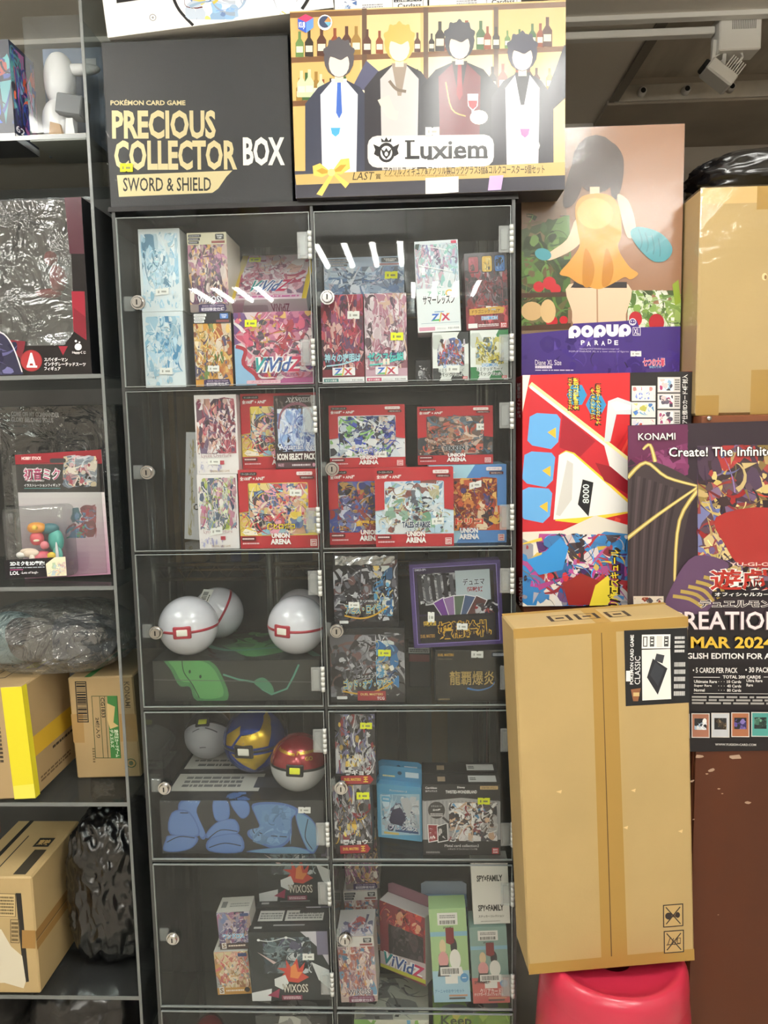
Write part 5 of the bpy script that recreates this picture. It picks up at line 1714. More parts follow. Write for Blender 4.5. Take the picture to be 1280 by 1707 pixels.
g6 = carton('card_box', 'black blister box with blue and gold print, lower of the two at left', 'box', ((549, 1049), (672, 1046), (677, 1169), (552, 1172)), 0.016, 0.06, '#232428', art_hero(41, 'ゴッド・オブ・アビス', 'ゴッドオブアビス', True), sit=s2, ink=INKG, stickers=[(630, 1081, 651, 1092, YEL)])
wrap(g6)
f6 = carton('foil_pack', 'black pouch with silver foil top, upper of the two at left', 'pack', ((555, 922), (660, 919), (666, 1040), (557, 1043)), 0.022, 0.03, '#1f1f23', art_hero(43, 'アビス・ロイヤル', 'スタートWINデッキ', False), sit=g6.location.z + g6['h'] + .002, ink=INKG, stickers=[(581, 999, 599, 1009)])
w, h = f6['w'], f6['h']
fo = MB()
rnd = random.Random(3)
cols_ = 16
vv = [[fo.bm.verts.new((-w * .46 + w * .92 * i / cols_, -0.004 + rnd.uniform(-.004, .003), h * (.86 + .12 * j / 3) + rnd.uniform(-.002, .002))) for i in range(cols_ + 1)] for j in range(4)]
for j in range(3):
    for i in range(cols_):
        fo.bm.faces.new((vv[j][i], vv[j][i + 1], vv[j + 1][i + 1], vv[j + 1][i]))
fo.build('foil_header', mat('silver_foil', '#c9c9cc', 0.2, metal=0.9), f6)


def art_dragon(c):
    c.pct()
    c.rect(0, 0, 100, 100, '#211f1c')
    c.rect(0, 0, 18, 100, '#191818')
    c.text('DUEL MASTERS', 4, 6, 26, 11, '#c8963a', 0.02); c.text('ドラゴン・スペシャル', 4, 15, 24, 18, '#a89a7a', 0.0)
    c.otext('龍覇爆炎', 20, 40, 82, 68, '#b89a5a', '#3a2f1e', 0.01, 0.05)
    c.stroke([(44, 74), (60, 78), (76, 72), (82, 62)], 4, '#3a6aa8', 1)
    c.rrect(78, 4, 98, 13, 1, '#3a3f4a'); c.fine(80, 6, 96, 11, 2, '#c8ccd4', 2)
    c.rect(4, 94, 20, 97, '#8a7a5a')


i6 = carton('card_box', 'black box with gold brush lettering, lower right of the dark compartment', 'box', ((725, 1088), (845, 1085), (847, 1170), (726, 1173)), 0.018, 0.12, '#211f1c', art_dragon, sit=s2, ink=INKG, stickers=[(785, 1087, 805, 1098)])
wrap(i6)


def art_purple(c):
    c.pct()
    c.rect(0, 0, 100, 100, '#2c2440')
    c.frame(0, 0, 100, 100, 4, '#4a3a70'); c.frame(4, 4, 96, 96, .8, '#8a7ac0')
    c.text('DM23-SP1', 6, 5.5, 18, 8, '#c8c4dc', 0.02)
    c.rect(8, 12, 92, 60, '#1c1a22')
    c.collage(9, 12, 50, 48, ['#5a5a62', '#3a3a40', '#8a8a90', '#24242a', '#c8c8cc'], 40, 4, .4, .06)
    for i in range(6):
        c.stroke([(10 + i * 7, 14), (12 + i * 7, 44)], 4.5, '#4a4a52' if i % 2 else '#2a2a30')
    c.poly(((50, 10), (88, 10), (88, 46), (50, 50)), '#a8b4bc')
    c.otext('デュエマ', 58, 20, 82, 28, '#2a2a34', '#c8d0d8', 0.02, 0.08); c.text('超獣妖', 62, 30, 80, 36, '#8a2a34', 0.02)
    for i, col in enumerate(('#6a3a8a', '#8a6a9a', '#5a6a5a', '#4a5a7a', '#5a3a3a')):
        a = math.radians(-28 + i * 14)
        cx_, cy_ = 36 + i * 9, 56 - 4 * math.sin(math.pi * (i + .5) / 5)
        pts = [(cx_ + x * math.cos(a) - y * math.sin(a), cy_ + x * math.sin(a) + y * math.cos(a)) for x, y in ((-7, -13), (7, -13), (7, 13), (-7, 13))]
        c.poly(pts, '#d8d4dc')
        pts = [(cx_ + x * math.cos(a) - y * math.sin(a), cy_ + x * math.sin(a) + y * math.cos(a)) for x, y in ((-6.2, -12), (6.2, -12), (6.2, 12), (-6.2, 12))]
        c.poly(pts, col)
    c.collage(70, 50, 96, 84, ['#8a8a90', '#3a3a40', '#c8c8cc', '#24242a', '#a03a3a'], 24, 9)
    c.poly(((8, 62), (92, 62), (92, 94), (8, 94)), '#1c1822')
    c.otext('妖精絵札', 28, 70, 86, 90, '#2a1a1c', '#d8a83a', 0.02, 0.07)
    c.otext('超獣戦国', 12, 68, 26, 74, '#e0b83a', '#3a2a4a', 0.02, 0.08); c.text('DUEL MASTERS', 8, 84, 24, 88, '#b88a3a', 0.02)


h6 = carton('card_box', 'purple edged black window box tilted on the gold lettered one', 'box', ((682, 940), (833, 926), (840, 1066), (690, 1079)), 0.03, 0.035, '#3a2c5a', art_purple, snap=2.6, sit=i6.location.z + i6['h'] + .0015, ink=INKG, stickers=[(761, 1034, 779, 1045), (713, 1017, 724, 1034)])
carton('card_box', 'small black box with red label between the black boxes', 'box', ((681, 1092), (718, 1091), (719, 1160), (682, 1161)), 0.10, 0.05, '#26262a', lambda c: (c.rect(681, 1095, 716, 1104, '#c8ccd0'), c.rect(682, 1106, 716, 1118, '#6a2a30'), c.fine(683, 1097, 714, 1103, 2, '#444', 3)), sit=s2)

# ------------------------------------------------------------------ row 4
s3 = SH[3] + 0.0005


def art_blue(c):
    """abstract blue ribbed forms on charcoal"""
    c.rect(260, 1330, 545, 1440, '#2c2e33')
    A, B, L = '#4a6aa8', '#5d80bc', '#1c2434'

    def piece(pts, col=B):
        c.curve(pts, A); c.curve([(sum(p[0] for p in pts) / len(pts) + (x - sum(p[0] for p in pts) / len(pts)) * .9, sum(p[1] for p in pts) / len(pts) + (y - sum(p[1] for p in pts) / len(pts)) * .9) for x, y in pts], col)
    piece(((304, 1342), (336, 1340), (330, 1360), (345, 1398), (336, 1404), (318, 1362), (300, 1360)))
    piece(((288, 1362), (318, 1360), (334, 1400), (284, 1398)))
    piece(((284, 1400), (330, 1402), (322, 1420), (296, 1428), (272, 1426), (276, 1408)))
    piece(((358, 1342), (382, 1342), (384, 1370), (362, 1374)))
    piece(((386, 1342), (414, 1342), (418, 1362), (404, 1370)))
    piece(((345, 1404), (362, 1378), (394, 1372), (398, 1396)))
    piece(((350, 1426), (352, 1404), (400, 1396), (406, 1426)))
    piece(((424, 1346), (470, 1344), (500, 1356), (488, 1370), (486, 1404), (460, 1420), (420, 1404), (416, 1390), (434, 1384), (428, 1366)), '#5f86b8')
    piece(((494, 1358), (520, 1370), (534, 1400), (526, 1426), (516, 1424), (500, 1390)), '#6a94b8')
    piece(((412, 1426), (490, 1416), (520, 1428)), '#6a94b8')
    for pts in (((430, 1392), (450, 1398), (480, 1400)), ((350, 1404), (370, 1390), (398, 1392)), ((278, 1412), (300, 1402), (326, 1404)), ((350, 1420), (376, 1412), (404, 1416)), ((302, 1362), (316, 1362)), ((514, 1370), (510, 1400), (522, 1420))):
        c.stroke(pts, 1.6, L)
    c.collage(424, 1348, 486, 1412, ['#5f86b8', '#6f96c4', '#54789f'], 14, 5, .35, .1)


def top_blue(c):
    c.pct()
    c.rect(0, 0, 100, 100, '#27292e')
    c.rect(2, 4, 58, 42, '#dcdad2')
    c.fine(10, 30, 44, 38, 1, '#666', 2); c.fine(6, 22, 44, 28, 1, '#777', 3); c.fine(5, 8, 12, 16, 2, '#666', 4)
    c.ell(30, 11, 4, 4, '#c87a3a'); c.ell(36, 11, 4, 4, '#d8b84a')
    c.rect(38, 8, 56, 30, '#2a3040'); c.collage(39, 9, 55, 29, ['#4a6aa8', '#d8c06a', '#8ab0d8', '#2a3040'], 14, 6)
    c.rect(60, 4, 64, 42, '#5d80bc')
    c.rect(2, 52, 58, 84, '#d4d2ca'); c.fine(8, 56, 46, 78, 3, '#777', 5)
    c.rect(54, 58, 78, 78, '#3a3f4c'); c.collage(40, 86, 62, 100, ['#4a6aa8', '#5d80bc'], 8, 6)


bb = carton('flat_box', 'wide charcoal box with blue ribbed forms lying below three coloured tins', 'box', ((268, 1342), (538, 1340), (543, 1427), (270, 1431)), 0.018, 0.24, '#2c2e33', art_blue, sit=s3, top=top_blue, stickers=[(498, 1350, 518, 1360)])
wrap(bb)
btop = bb.location.z + bb['h'] + 0.0018
BLU = mat('tin_blue', '#1f3f9a', 0.22, metal=0.55)
GLD = mat('tin_gold', '#c8a52a', 0.22, metal=0.6)
REDT = mat('tin_red', '#8f1f2a', 0.2, metal=0.45, coat=0.4)
BLKB = mat('black', '#0c0c0d')
YELP = mat('yellow_sticker', '#dfe62c', 0.5)


def sphere_patch(root, R, polys, m, name='stripe'):
    """painted shape on the ball: outlines in (longitude from the front, latitude) degrees"""
    bm = bmesh.new()
    for pts in polys:
        lo0, la0 = sum(p[0] for p in pts) / len(pts), sum(p[1] for p in pts) / len(pts)
        ring = []
        for i in range(len(pts)):
            a, b_ = pts[i], pts[(i + 1) % len(pts)]
            for k in range(6):
                ring.append((a[0] + (b_[0] - a[0]) * k / 6, a[1] + (b_[1] - a[1]) * k / 6))

        def P(lo, la):
            lo, la = math.radians(lo), math.radians(la)
            return Vector((math.sin(lo) * math.cos(la), -math.cos(lo) * math.cos(la), math.sin(la))) * R * 1.006
        prev = None
        for s in range(5, -1, -1):
            f = s / 5
            if s == 0:
                cv = bm.verts.new(P(lo0, la0))
                for k in range(len(ring)):
                    bm.faces.new((prev[k], prev[(k + 1) % len(ring)], cv))
            else:
                cur = [bm.verts.new(P(lo0 + (x - lo0) * f, la0 + (y - la0) * f)) for x, y in ring]
                if prev:
                    for k in range(len(ring)):
                        bm.faces.new((prev[k], prev[(k + 1) % len(ring)], cur[(k + 1) % len(ring)], cur[k]))
                prev = cur
    me = bpy.data.meshes.new(name)
    bmesh.ops.recalc_face_normals(bm, faces=bm.faces)
    bm.to_mesh(me)
    bm.free()
    link(name, me, m, root, smooth=True)


def gold_stripes(root, R):
    sphere_patch(root, R, [((-50, 6), (-34, 8), (-18, 30), (-22, 44), (-52, 24)), ((-30, 6), (34, 6), (52, 40), (78, 66), (48, 60), (22, 34), (6, 30), (-6, 22), (-14, 28))], GLD)
    sphere_patch(root, R, [((-36, -6), (40, -6), (26, -24), (6, -42), (-14, -26))], GLD)


def ball_text(root, R, words):
    bm_v, bm_f = [], []
    for s, lo, la, hdeg, sh in words:
        vs, fs = glyphs(s, 0.03)
        ax, bx_ = min(v[0] for v in vs), max(v[0] for v in vs)
        ay, by = min(v[1] for v in vs), max(v[1] for v in vs)
        k = hdeg / (by - ay)
        n = len(bm_v)
        for x, y in vs:
            a, b_ = math.radians(lo + (x - (ax + bx_) / 2) * k / math.cos(math.radians(la))), math.radians(la + (y - (ay + by) / 2) * k + sh * (x - (ax + bx_) / 2) * k)
            bm_v.append(Vector((math.sin(a) * math.cos(b_), -math.cos(a) * math.cos(b_), math.sin(b_))) * R * 1.008)
        bm_f += [tuple(n + q for q in f) for f in fs]
    me = bpy.data.meshes.new('lettering')
    me.from_pydata(bm_v, [], bm_f)
    link('lettering', me, GLD, root)


tb, tR = ball('gold and blue striped ball tin, middle of the three', 427, 1252, 53, 0.15, BLU, BLU, BLKB, (BLKB, -10, CW), btop, (0, -2, 0), extra=gold_stripes)
ball('red over white ball tin with gold lettering, right of the three', 498, 1264, 47, 0.064, REDT, mat('tin_silver', '#c8c8ca', 0.25, metal=.3), BLKB, (BLKB, 0, YELP), btop, (-6, 3, 0), extra=lambda r, R: ball_text(r, R, [('Pokémon', -27, 34, 8, -.12), ('Pokémon', 27, 36, 8, .12), ('GO', 29, 23, 8, 0)]))


def small_print(root, R):
    sphere_patch(root, R, [((-26, -20), (-6, -16), (-6, -18), (-26, -22)), ((8, -14), (40, -20), (40, -23), (8, -17)), ((-16, -60), (16, -60), (16, -62.5), (-16, -62.5))], mat('print_grey', '#55555c', 0.6), 'fine_print')


ball('grey white ball tin tipped back with yellow clasp, left of the three', 340, 1230, 42, 0.21, BLKB, mat('tin_pearl', '#b4b4bb', 0.3), BLKB, (BLKB, 0, YELP), btop + 0.002, (-52, -4, 0), extra=small_print, x=-0.462, R=.052)

P_BS = ['#2a2a30', '#5a5a64', '#8a8a94', '#d8d8dc', '#3a3a44', '#c8a03a', '#8a2a34', '#6a6a94', '#1a1a1e', '#b0b0b8']


def art_bs(seed):
    def f(c):
        c.pct()
        c.rect(0, 0, 100, 100, '#2a2a2e')
        c.collage(0, 0, 100, 84, P_BS, 100, seed, .42, .06)
        c.collage(22, 56, 66, 74, ['#d8a83a', '#e8d06a', '#c8c8d0', '#e0e0e4'], 14, seed + 1, .5, .12)
        c.otext('闇ギョウ', 22, 78, 88, 86, '#e8e8ea', '#2a2428', 0.04, 0.1)
        c.poly(((12, 87), (86, 86), (94, 92), (86, 98), (12, 99)), '#a02a30'); c.text('DUEL MASTERS', 20, 90, 62, 94, '#f0c84a', 0.02); c.text('王', 68, 88, 80, 96, '#f0c84a', 0.04)
    return f


j1 = carton('card_pack', 'dark busy printed pack with red foot, lower of the stacked pair', 'pack', ((554, 1311), (617, 1310), (620, 1424), (559, 1426)), 0.016, 0.07, '#2a2a2e', art_bs(45), sit=s3, ink=INKG, stickers=[(595, 1322, 616, 1334, YEL)])
carton('card_pack', 'dark busy printed pack with red foot, upper of the stacked pair', 'pack', ((556, 1188), (624, 1187), (627, 1304), (562, 1306)), 0.016, 0.07, '#2a2a2e', art_bs(47), sit=j1.location.z + j1['h'] + .0008, ink=INKG, stickers=[(600, 1201, 620, 1212, YEL)])


def art_preci(c):
    c.pct()
    c.rect(0, 0, 100, 100, '#5aa4cf')
    c.poly(((6, 20), (96, 12), (96, 88), (8, 96)), '#a8cce0')
    c.collage(10, 18, 94, 86, ['#a8cce0', '#c8e0ec', '#dfe8ee', '#2a2a4a', '#3a3a5a', '#c8d0d8', '#8ab8d8', '#e8eaee', '#b8bcc8'], 60, 33, .5, .07)
    c.poly(((34, 46), (52, 40), (64, 56), (56, 74), (30, 72), (26, 66)), '#28284a')
    c.poly(((52, 24), (70, 20), (80, 36), (70, 60), (60, 44)), '#c4c6cc')
    c.rrect(10, 22, 30, 32, 4, '#6ab4dc'); c.fine(13, 25, 27, 29, 2, '#e8f0f4', 2)
    c.otext('プレシャスメモリーズ', 28, 8, 68, 12, '#f4f8fa', '#3a7aa8', 0.02, 0.08)
    c.otext('プレシャス', 26, 74, 90, 84, '#f4f6fa', '#3a4a7a', 0.02, 0.1)
    c.rect(40, 82, 92, 86, '#3a5a8a'); c.rect(14, 88, 48, 92, '#e0c87a')


for k_, (dy, nm) in enumerate(((0.0, 'front'), (0.028, 'back'))):
    pk = carton('hanging_box', 'light blue hanging box with silver picture, ' + nm + ' of two', 'box', ((627, 1308), (695, 1296), (706, 1382), (636, 1402)), 0.07, 0.022, '#5aa4cf', art_preci, sit=s3, yaw=-12, snap=0.0, group='light blue hanging boxes')
    pk.location.y += dy
    pk.location.x -= dy * 0.1
    w, h = pk['w'], pk['h']
    tb_ = MB().prism([(-w / 2, h), (w / 2, h), (w / 2, h + .026), (w * .42, h + .03), (-w * .42, h + .03), (-w / 2, h + .026)], 0.019, 0.0205).build('hang_tab', mat('tab_blue', '#4a92bd', 0.4), pk)
    c = Canvas(((0, 0), (100, 0), (100, 100), (0, 100)), w, 0.028)
    c.rect(60, 30, 90, 70, '#cfe0ea'); c.ell(47, 42, 5, 14, '#23485f'); c.fine(8, 60, 36, 80, 1, '#e8e0a0', 2)
    c.build('tab_print', pk, Matrix(((1, 0, 0, -w / 2), (0, 0, -1, 0.0185), (0, 1, 0, h + .001), (0, 0, 0, 1))))


def art_wonder(c):
    c.pct()
    c.rect(0, 0, 100, 100, '#262427')
    c.poly(((0, 24), (50, 19), (100, 24), (100, 78), (0, 78)), '#a8a6a6')
    for i in range(20):
        c.rect(i * 5, 23, i * 5 + 2.4, 78, '#98969a')
    c.collage(34, 26, 96, 80, ['#e8e6e6', '#f4f2f2', '#2a2a34', '#8a2a34', '#5a9ad0', '#c8c4c4', '#d8b090', '#4a3a34', '#f0ecec', '#26242a'], 80, 37, .45, .06)
    c.ell(18, 36, 11, 12, '#3a3638'); c.text('メタルカード', 11, 29, 25, 31.5, '#e8e4e4', 0.0); c.text('全40種', 13, 34, 23, 37, '#e8e4e4', 0.02); c.fine(10, 40, 26, 45, 2, '#cfcaca', 2)
    c.stroke([(26, 46), (34, 54)], 3, '#3a3638')
    for x, col, a in ((6, '#8a2a34', -6), (18, '#262427', 6)):
        c.poly(((x, 57 + a * .2), (x + 14, 55 - a * .2), (x + 15, 79), (x + 1, 82)), '#e8e4e4'); c.poly(((x + 1, 58 + a * .2), (x + 13, 56 - a * .2), (x + 14, 78), (x + 2, 80.6)), col); c.collage(x + 2, 60, x + 12, 77, ['#f4f0f0', col, '#c8c0c0'], 8, int(x))
    c.text('Carddass', 4, 3, 19, 6, '#e8e4e4', 0.02); c.text('20パック入り', 4, 7.5, 19, 10.5, '#e8e4e4', 0.02)
    c.text('Disney', 45, 2.5, 55, 6, '#f4f2f2', 0.02)
    c.text('TWISTED-WONDERLAND', 30, 8, 70, 12.5, '#f4f2f2', 0.03)
    c.rrect(74, 2, 97, 7, .8, '#c8a878'); c.text('対象年齢15才以上', 76, 3, 95, 6, '#3a2a1a', 0.0)
    c.text('Metal card collection3', 28, 84, 72, 88, '#e8e4e4', 0.0); c.text('メタルカードコレクション パック版', 32, 89.5, 70, 92, '#e8e4e4', 0.0)
    c.rect(89, 89, 97.5, 97.5, '#c8404a'); c.text('BAN', 90.5, 90.2, 96, 92.8, '#fff', 0.02); c.text('DAI', 90.5, 93.8, 96, 96.4, '#fff', 0.02)
    c.fine(4, 94, 22, 97, 2, '#a8a4a4', 5)


def top_wonder(c):
    c.pct()
    c.rect(0, 0, 100, 100, '#262427'); c.rect(60, 20, 96, 80, '#e4e2e0'); c.fine(62, 35, 70, 65, 2, '#555', 3); c.rect(20, 30, 30, 75, '#a8927a')


lwb = carton('card_box', 'black box with grey striped picture panel, front of two alike', 'box', ((704, 1313), (833, 1311), (835, 1429), (705, 1431)), 0.014, 0.045, '#262427', art_wonder, sit=s3, top=top_wonder, stickers=[(796, 1333, 816, 1344, YEL)])
lwc = carton('card_box', 'black box with grey striped picture panel, behind its twin', 'box', ((704, 1313), (833, 1311), (835, 1429), (705, 1431)), 0.014, 0.045, '#262427', art_wonder, sit=s3, top=top_wonder)
lwc.location.y += 0.050

# ------------------------------------------------------------------ row 5
s4 = SH[4] + 0.0005
P_WX = ['#34383c', '#4a5054', '#24282c', '#dfe2e4', '#8a9298', '#c8404a', '#e0783a', '#5a6a70', '#2a3034']


def art_wx(c):
    c.pct()
    c.rect(0, 0, 100, 100, '#33383b')
    c.ell(52, 30, 58, 46, '#2a3134', n=30)
    c.poly(((66, 0), (100, 0), (100, 50), (88, 24)), '#c9c6d2'); c.rect(86, 0, 100, 34, '#77728c')
    c.collage(18, 8, 78, 60, ['#4a5a64', '#6a8088', '#34404a', '#8a9aa0', '#4a4a64', '#d8dce0', '#2a3034'], 60, 41, .4, .06)
    c.poly(((46, 40), (52, 52), (60, 38), (62, 54), (70, 44), (66, 60), (74, 66), (60, 74), (48, 72), (38, 66), (44, 58), (34, 52), (46, 52)), '#d0483c')
    c.poly(((52, 50), (58, 46), (60, 58), (66, 58), (60, 68), (50, 66)), '#e88a4a')
    c.poly(((30, 68), (44, 62), (48, 74), (40, 84), (30, 78)), '#e4e6e8')
    c.poly(((78, 44), (100, 56), (100, 84), (86, 70)), '#dfe2e4'); c.poly(((10, 28), (34, 44), (30, 46)), '#d8c0c0'); c.poly(((0, 88), (26, 82), (24, 100), (0, 100)), '#e4e6e8')
    c.stroke([(12, 11), (28, 13), (48, 8), (60, 12)], 1.2, '#dfe6ea'); c.ell(13, 11, 2, 1.8, '#eef2f4'); c.ell(48, 8, 2, 1.8, '#eef2f4')
    c.otext('WIXOSS', 40, 76, 72, 88, '#e8e6dc', '#5a4a3a', 0.01, 0.07)
    c.poly(((20, 92), (36, 82), (34, 96)), '#a03a5a'); c.rect(38, 92, 64, 99, '#8a3a54'); c.fine(40, 93.5, 62, 98, 2, '#f0d8e0', 3)


def top_wx(c):
    c.pct()
    c.rect(0, 0, 100, 100, '#2e3033')
    c.rect(8, 10, 40, 55, '#dcdad6'); c.rect(43, 10, 92, 55, '#dcdad6'); c.fine(10, 18, 38, 48, 3, '#888', 2); c.fine(46, 18, 90, 48, 3, '#888', 3)
    c.rect(60, 10, 92, 22, '#3a3c40'); c.rect(6, 78, 16, 86, '#c8c8c8'); c.rect(30, 70, 70, 76, '#9a9a9c')


nb = carton('card_box', 'large charcoal box with fiery red picture, front of the bottom left compartment', 'box', ((414, 1556), (546, 1554), (551, 1668), (420, 1670)), 0.014, 0.075, '#33383b', art_wx, sit=s4, top=top_wx, stickers=[(505, 1590, 524, 1601)])
nb2 = carton('card_box', 'large charcoal box directly behind the fiery one', 'box', ((414, 1556), (546, 1554), (551, 1668), (420, 1670)), 0.014, 0.075, '#33383b', art_wx, sit=s4, top=top_wx)
nb2.location.y += 0.079
nb3 = carton('card_box', 'large charcoal box standing on the rear one, in the shade', 'box', ((414, 1556), (546, 1554), (551, 1668), (420, 1670)), 0.014, 0.075, '#33383b', art_wx, top=top_wx)
nb3.location.y += 0.10
nb3.location.z = nb2.location.z + nb2['h'] + .0008


def art_star(seed, pal, t, foot):
    def f(c):
        c.pct()
        c.rect(0, 0, 100, 100, pal[0])
        c.collage(0, 0, 100, 86, pal, 70, seed, .45, .07)
        c.rrect(70, 4, 96, 12, 1.5, '#3a4a7a')
        if t:
            c.otext(t, 12, 58, 78, 72, '#5ab0e0', '#f4f4f8', 0.03, 0.1)
        c.rect(0, 84, 100, 100, foot)
        c.rect(6, 82, 20, 98, '#e8e4e0'); c.text('S', 8, 84, 18, 96, '#8a6a4a', 0.03); c.fine(26, 88, 78, 94, 1, '#f0e0d0', seed); c.ell(88, 90, 8, 6, '#3a3434')
    return f


def top_white(c):
    c.pct()
    c.rect(0, 0, 100, 100, '#dedbd4'); c.rect(8, 30, 24, 70, '#8a8a88'); c.fine(34, 40, 92, 70, 2, '#a8a8a4', 3)


m1 = carton('card_box', 'small cream box with golden pictures, lower of the little stack', 'box', ((359, 1593), (415, 1590), (418, 1661), (361, 1663)), 0.03, 0.05, '#d8d2c4', art_star(51, ['#d8c8a0', '#e8d8b8', '#c89a5a', '#e8b8a8', '#a87a5a', '#f0e8d8', '#c86a6a', '#8a9aa8'], None, '#c8924a'), sit=s4, top=top_white)
carton('card_box', 'small box with violet and blue pictures, upper of the little stack', 'box', ((362, 1500), (418, 1497), (418, 1558), (364, 1561)), 0.035, 0.05, '#d0ccc8', art_star(53, ['#8a8aa8', '#5a4a7a', '#c8b8c8', '#a86a8a', '#3a3a5a', '#d8d0d8', '#7a8ab8', '#b89a8a'], 'ワンドロス', '#4a3a3a'), sit=m1.location.z + m1['h'] + 0.0008, top=top_white)
# right compartment
P_DIV = ['#c8b0a8', '#e8d8d0', '#c87a6a', '#8a5a6a', '#e0a850', '#d8c0c8', '#5a8ab0', '#f0e6e0', '#a85a4a', '#b8a0b0']


def top_div(c):
    c.pct()
    c.rect(0, 0, 100, 100, '#c8c4c4'); c.collage(10, 20, 96, 100, ['#8a9ac0', '#c8c8d8', '#a84a4a', '#e0d8dc', '#5a5a7a'], 20, 3)


ob = carton('card_box', 'box with peach coloured pictures and white header, front left of the bottom right compartment', 'box', ((559, 1566), (621, 1564), (624, 1673), (564, 1675)), 0.012, 0.085, '#d4cfcc', art_rich(55, P_DIV, '#d8d4d0', 'WIXOSS', '#5a4a5a', '#f0ecec', '#7a3a54'), sit=s4, top=top_div)
ob2 = carton('card_box', 'box with peach coloured pictures, at the back behind its twin', 'box', ((559, 1566), (621, 1564), (624, 1673), (564, 1675)), 0.012, 0.085, '#d4cfcc', art_rich(55, P_DIV, '#d8d4d0', 'WIXOSS', '#5a4a5a', '#f0ecec', '#7a3a54'), sit=s4, top=top_div)
ob2.location.y += 0.15
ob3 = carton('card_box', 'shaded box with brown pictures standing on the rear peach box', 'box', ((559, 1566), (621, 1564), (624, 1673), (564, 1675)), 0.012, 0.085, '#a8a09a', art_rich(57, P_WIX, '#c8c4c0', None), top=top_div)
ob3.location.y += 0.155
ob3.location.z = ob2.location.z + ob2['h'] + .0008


def art_deck(c):
    c.pct()
    c.rect(0, 0, 100, 100, '#8a3a44')
    c.collage(0, 0, 100, 30, ['#c83a3a', '#a02a34', '#e0b090', '#5a2a34', '#e88a5a'], 30, 5, .5, .08)
    c.rect(20, 30, 96, 78, '#3a3438'); c.collage(20, 30, 96, 78, ['#4a4448', '#5a5054', '#332e32', '#6a5a5e'], 30, 7, .5, .1)
    c.poly(((0, 76), (100, 66), (100, 92), (0, 100)), '#c8b8bc')
    logo_vividz(c, 6, 74, 96, 92)
    c.poly(((0, 95), (100, 90), (100, 96), (0, 100)), '#c8c43a')


pv = carton('hanging_box', 'red deck box turned sideways with hang tab, in front of the blue one', 'box', ((641, 1528), (695, 1500), (702, 1610), (646, 1646)), 0.085, 0.034, '#cfc8c8', art_deck, sit=s4, yaw=-32, snap=0.0, left=lambda c: (c.pct(), c.rect(0, 0, 100, 100, '#c4b8b4'), c.text('ViVidZ', 34, 20, 66, 60, '#8a6a5a', 0.01, rot=90)))
w, h = pv['w'], pv['h']
MB().prism([(-w / 2, h), (w / 2, h), (w * .5, h + .018), (w * .4, h + .024), (-w * .4, h + .024), (-w / 2, h + .018)], 0.0335, 0.0355).build('hang_tab', mat('tab_red', '#8a5a6a', 0.4), pv)


def art_qb(c):
    c.pct()
    c.rect(0, 0, 100, 100, '#7a9ab8')
    c.collage(0, 0, 100, 100, ['#7a9ab8', '#4a6a9a', '#a8c0d0', '#2a4a7a', '#c8d4dc', '#6a5a9a', '#d8dce4'], 50, 9, .5, .1)


qb = carton('hanging_box', 'blue hanging box at the back behind the green carton shaped box', 'box', ((702, 1500), (778, 1502), (780, 1612), (704, 1616)), 0.115, 0.04, '#7a9ab8', art_qb, sit=s4)
w, h = qb['w'], qb['h']
MB().prism([(-w / 2, h), (w / 2, h), (w * .5, h + .022), (w * .4, h + .028), (-w * .4, h + .028), (-w / 2, h + .022)], 0.0185, 0.0205).build('hang_tab', mat('tab_grey', '#a8b4c4', 0.4), qb)


def art_milk(green, sky, foot, t2):
    def f(c):
        c.pct()
        c.rect(0, 0, 100, 100, green)
        c.rect(0, 0, 100, 24, green); c.rect(0, 24, 100, 29, '#8ab8d0')
        c.rect(22, 4, 76, 17, '#e8e6e2'); c.barcode(28, 12, 70, 16, seed=6); c.fine(28, 6, 70, 10, 2, '#888', 2)
        c.text('SPY×FAMILY', 36, 18.5, 64, 21, '#3a3a3a', 0.03)
        c.rect(0, 66, 100, 100, foot)
        # plain rounded forms in the picture's colours
        c.ell(32, 40, 9, 8, '#e0c8a0'); c.poly(((18, 66), (20, 48), (44, 48), (48, 66)), '#5a6a64')
        c.ell(62, 40, 9, 9, '#2c2c30'); c.poly(((52, 66), (54, 50), (72, 50), (76, 66)), '#34343a')
        c.ell(32, 54, 14, 9, '#e0a0a0'); c.ell(64, 54, 15, 11, '#f0eee8')
        c.poly(((14, 72), (20, 60), (44, 60), (46, 72)), '#2c2c30'); c.poly(((50, 72), (54, 62), (80, 62), (86, 72)), '#efece6')
        c.poly(((42, 20), (64, 20), (64, 36), (53, 38), (42, 36)), '#7a1f26')
        c.rect(22, 62, 76, 71, '#f4f2ee'); c.barcode(26, 63.5, 72, 69.5, seed=8)
        c.text(t2, 4, 86, 84, 90, '#f6f2ee' if foot != '#a8cde0' else '#4a7aa8', 0.02)
        c.ell(86, 74, 11, 5, '#5a9ad0'); c.fine(80, 73, 92, 75, 1, '#e8f0f4', 3)
        c.rect(34, 72, 68, 80, '#f4f2ee'); c.rect(42, 92, 92, 94, '#d09a7a'); c.rect(42, 95, 86, 97, '#5a5a54')
    return f


rb = carton('milk_carton_box', 'pale green box shaped like a milk carton, left of the pink based one', 'box', ((717, 1520), (778, 1518), (783, 1673), (721, 1675)), 0.014, 0.045, '#a8c890', art_milk('#a8c890', '#a8c890', '#a8cde0', 'アーニャのおやつセット'), sit=s4)
wI = rb['w']


def art_fam(c):
    art_milk('#8aa8a0', '#8aa8a0', '#c86a64', 'クリアカードコレクションガム')(c)
    c.text('SPY×FAMILY', 6, 70, 48, 74, '#3a2a2a', 0.03)
    c.otext('クリアカード', 20, 80, 78, 88, '#f4e8e4', '#c84a4a', 0.02, 0.08)


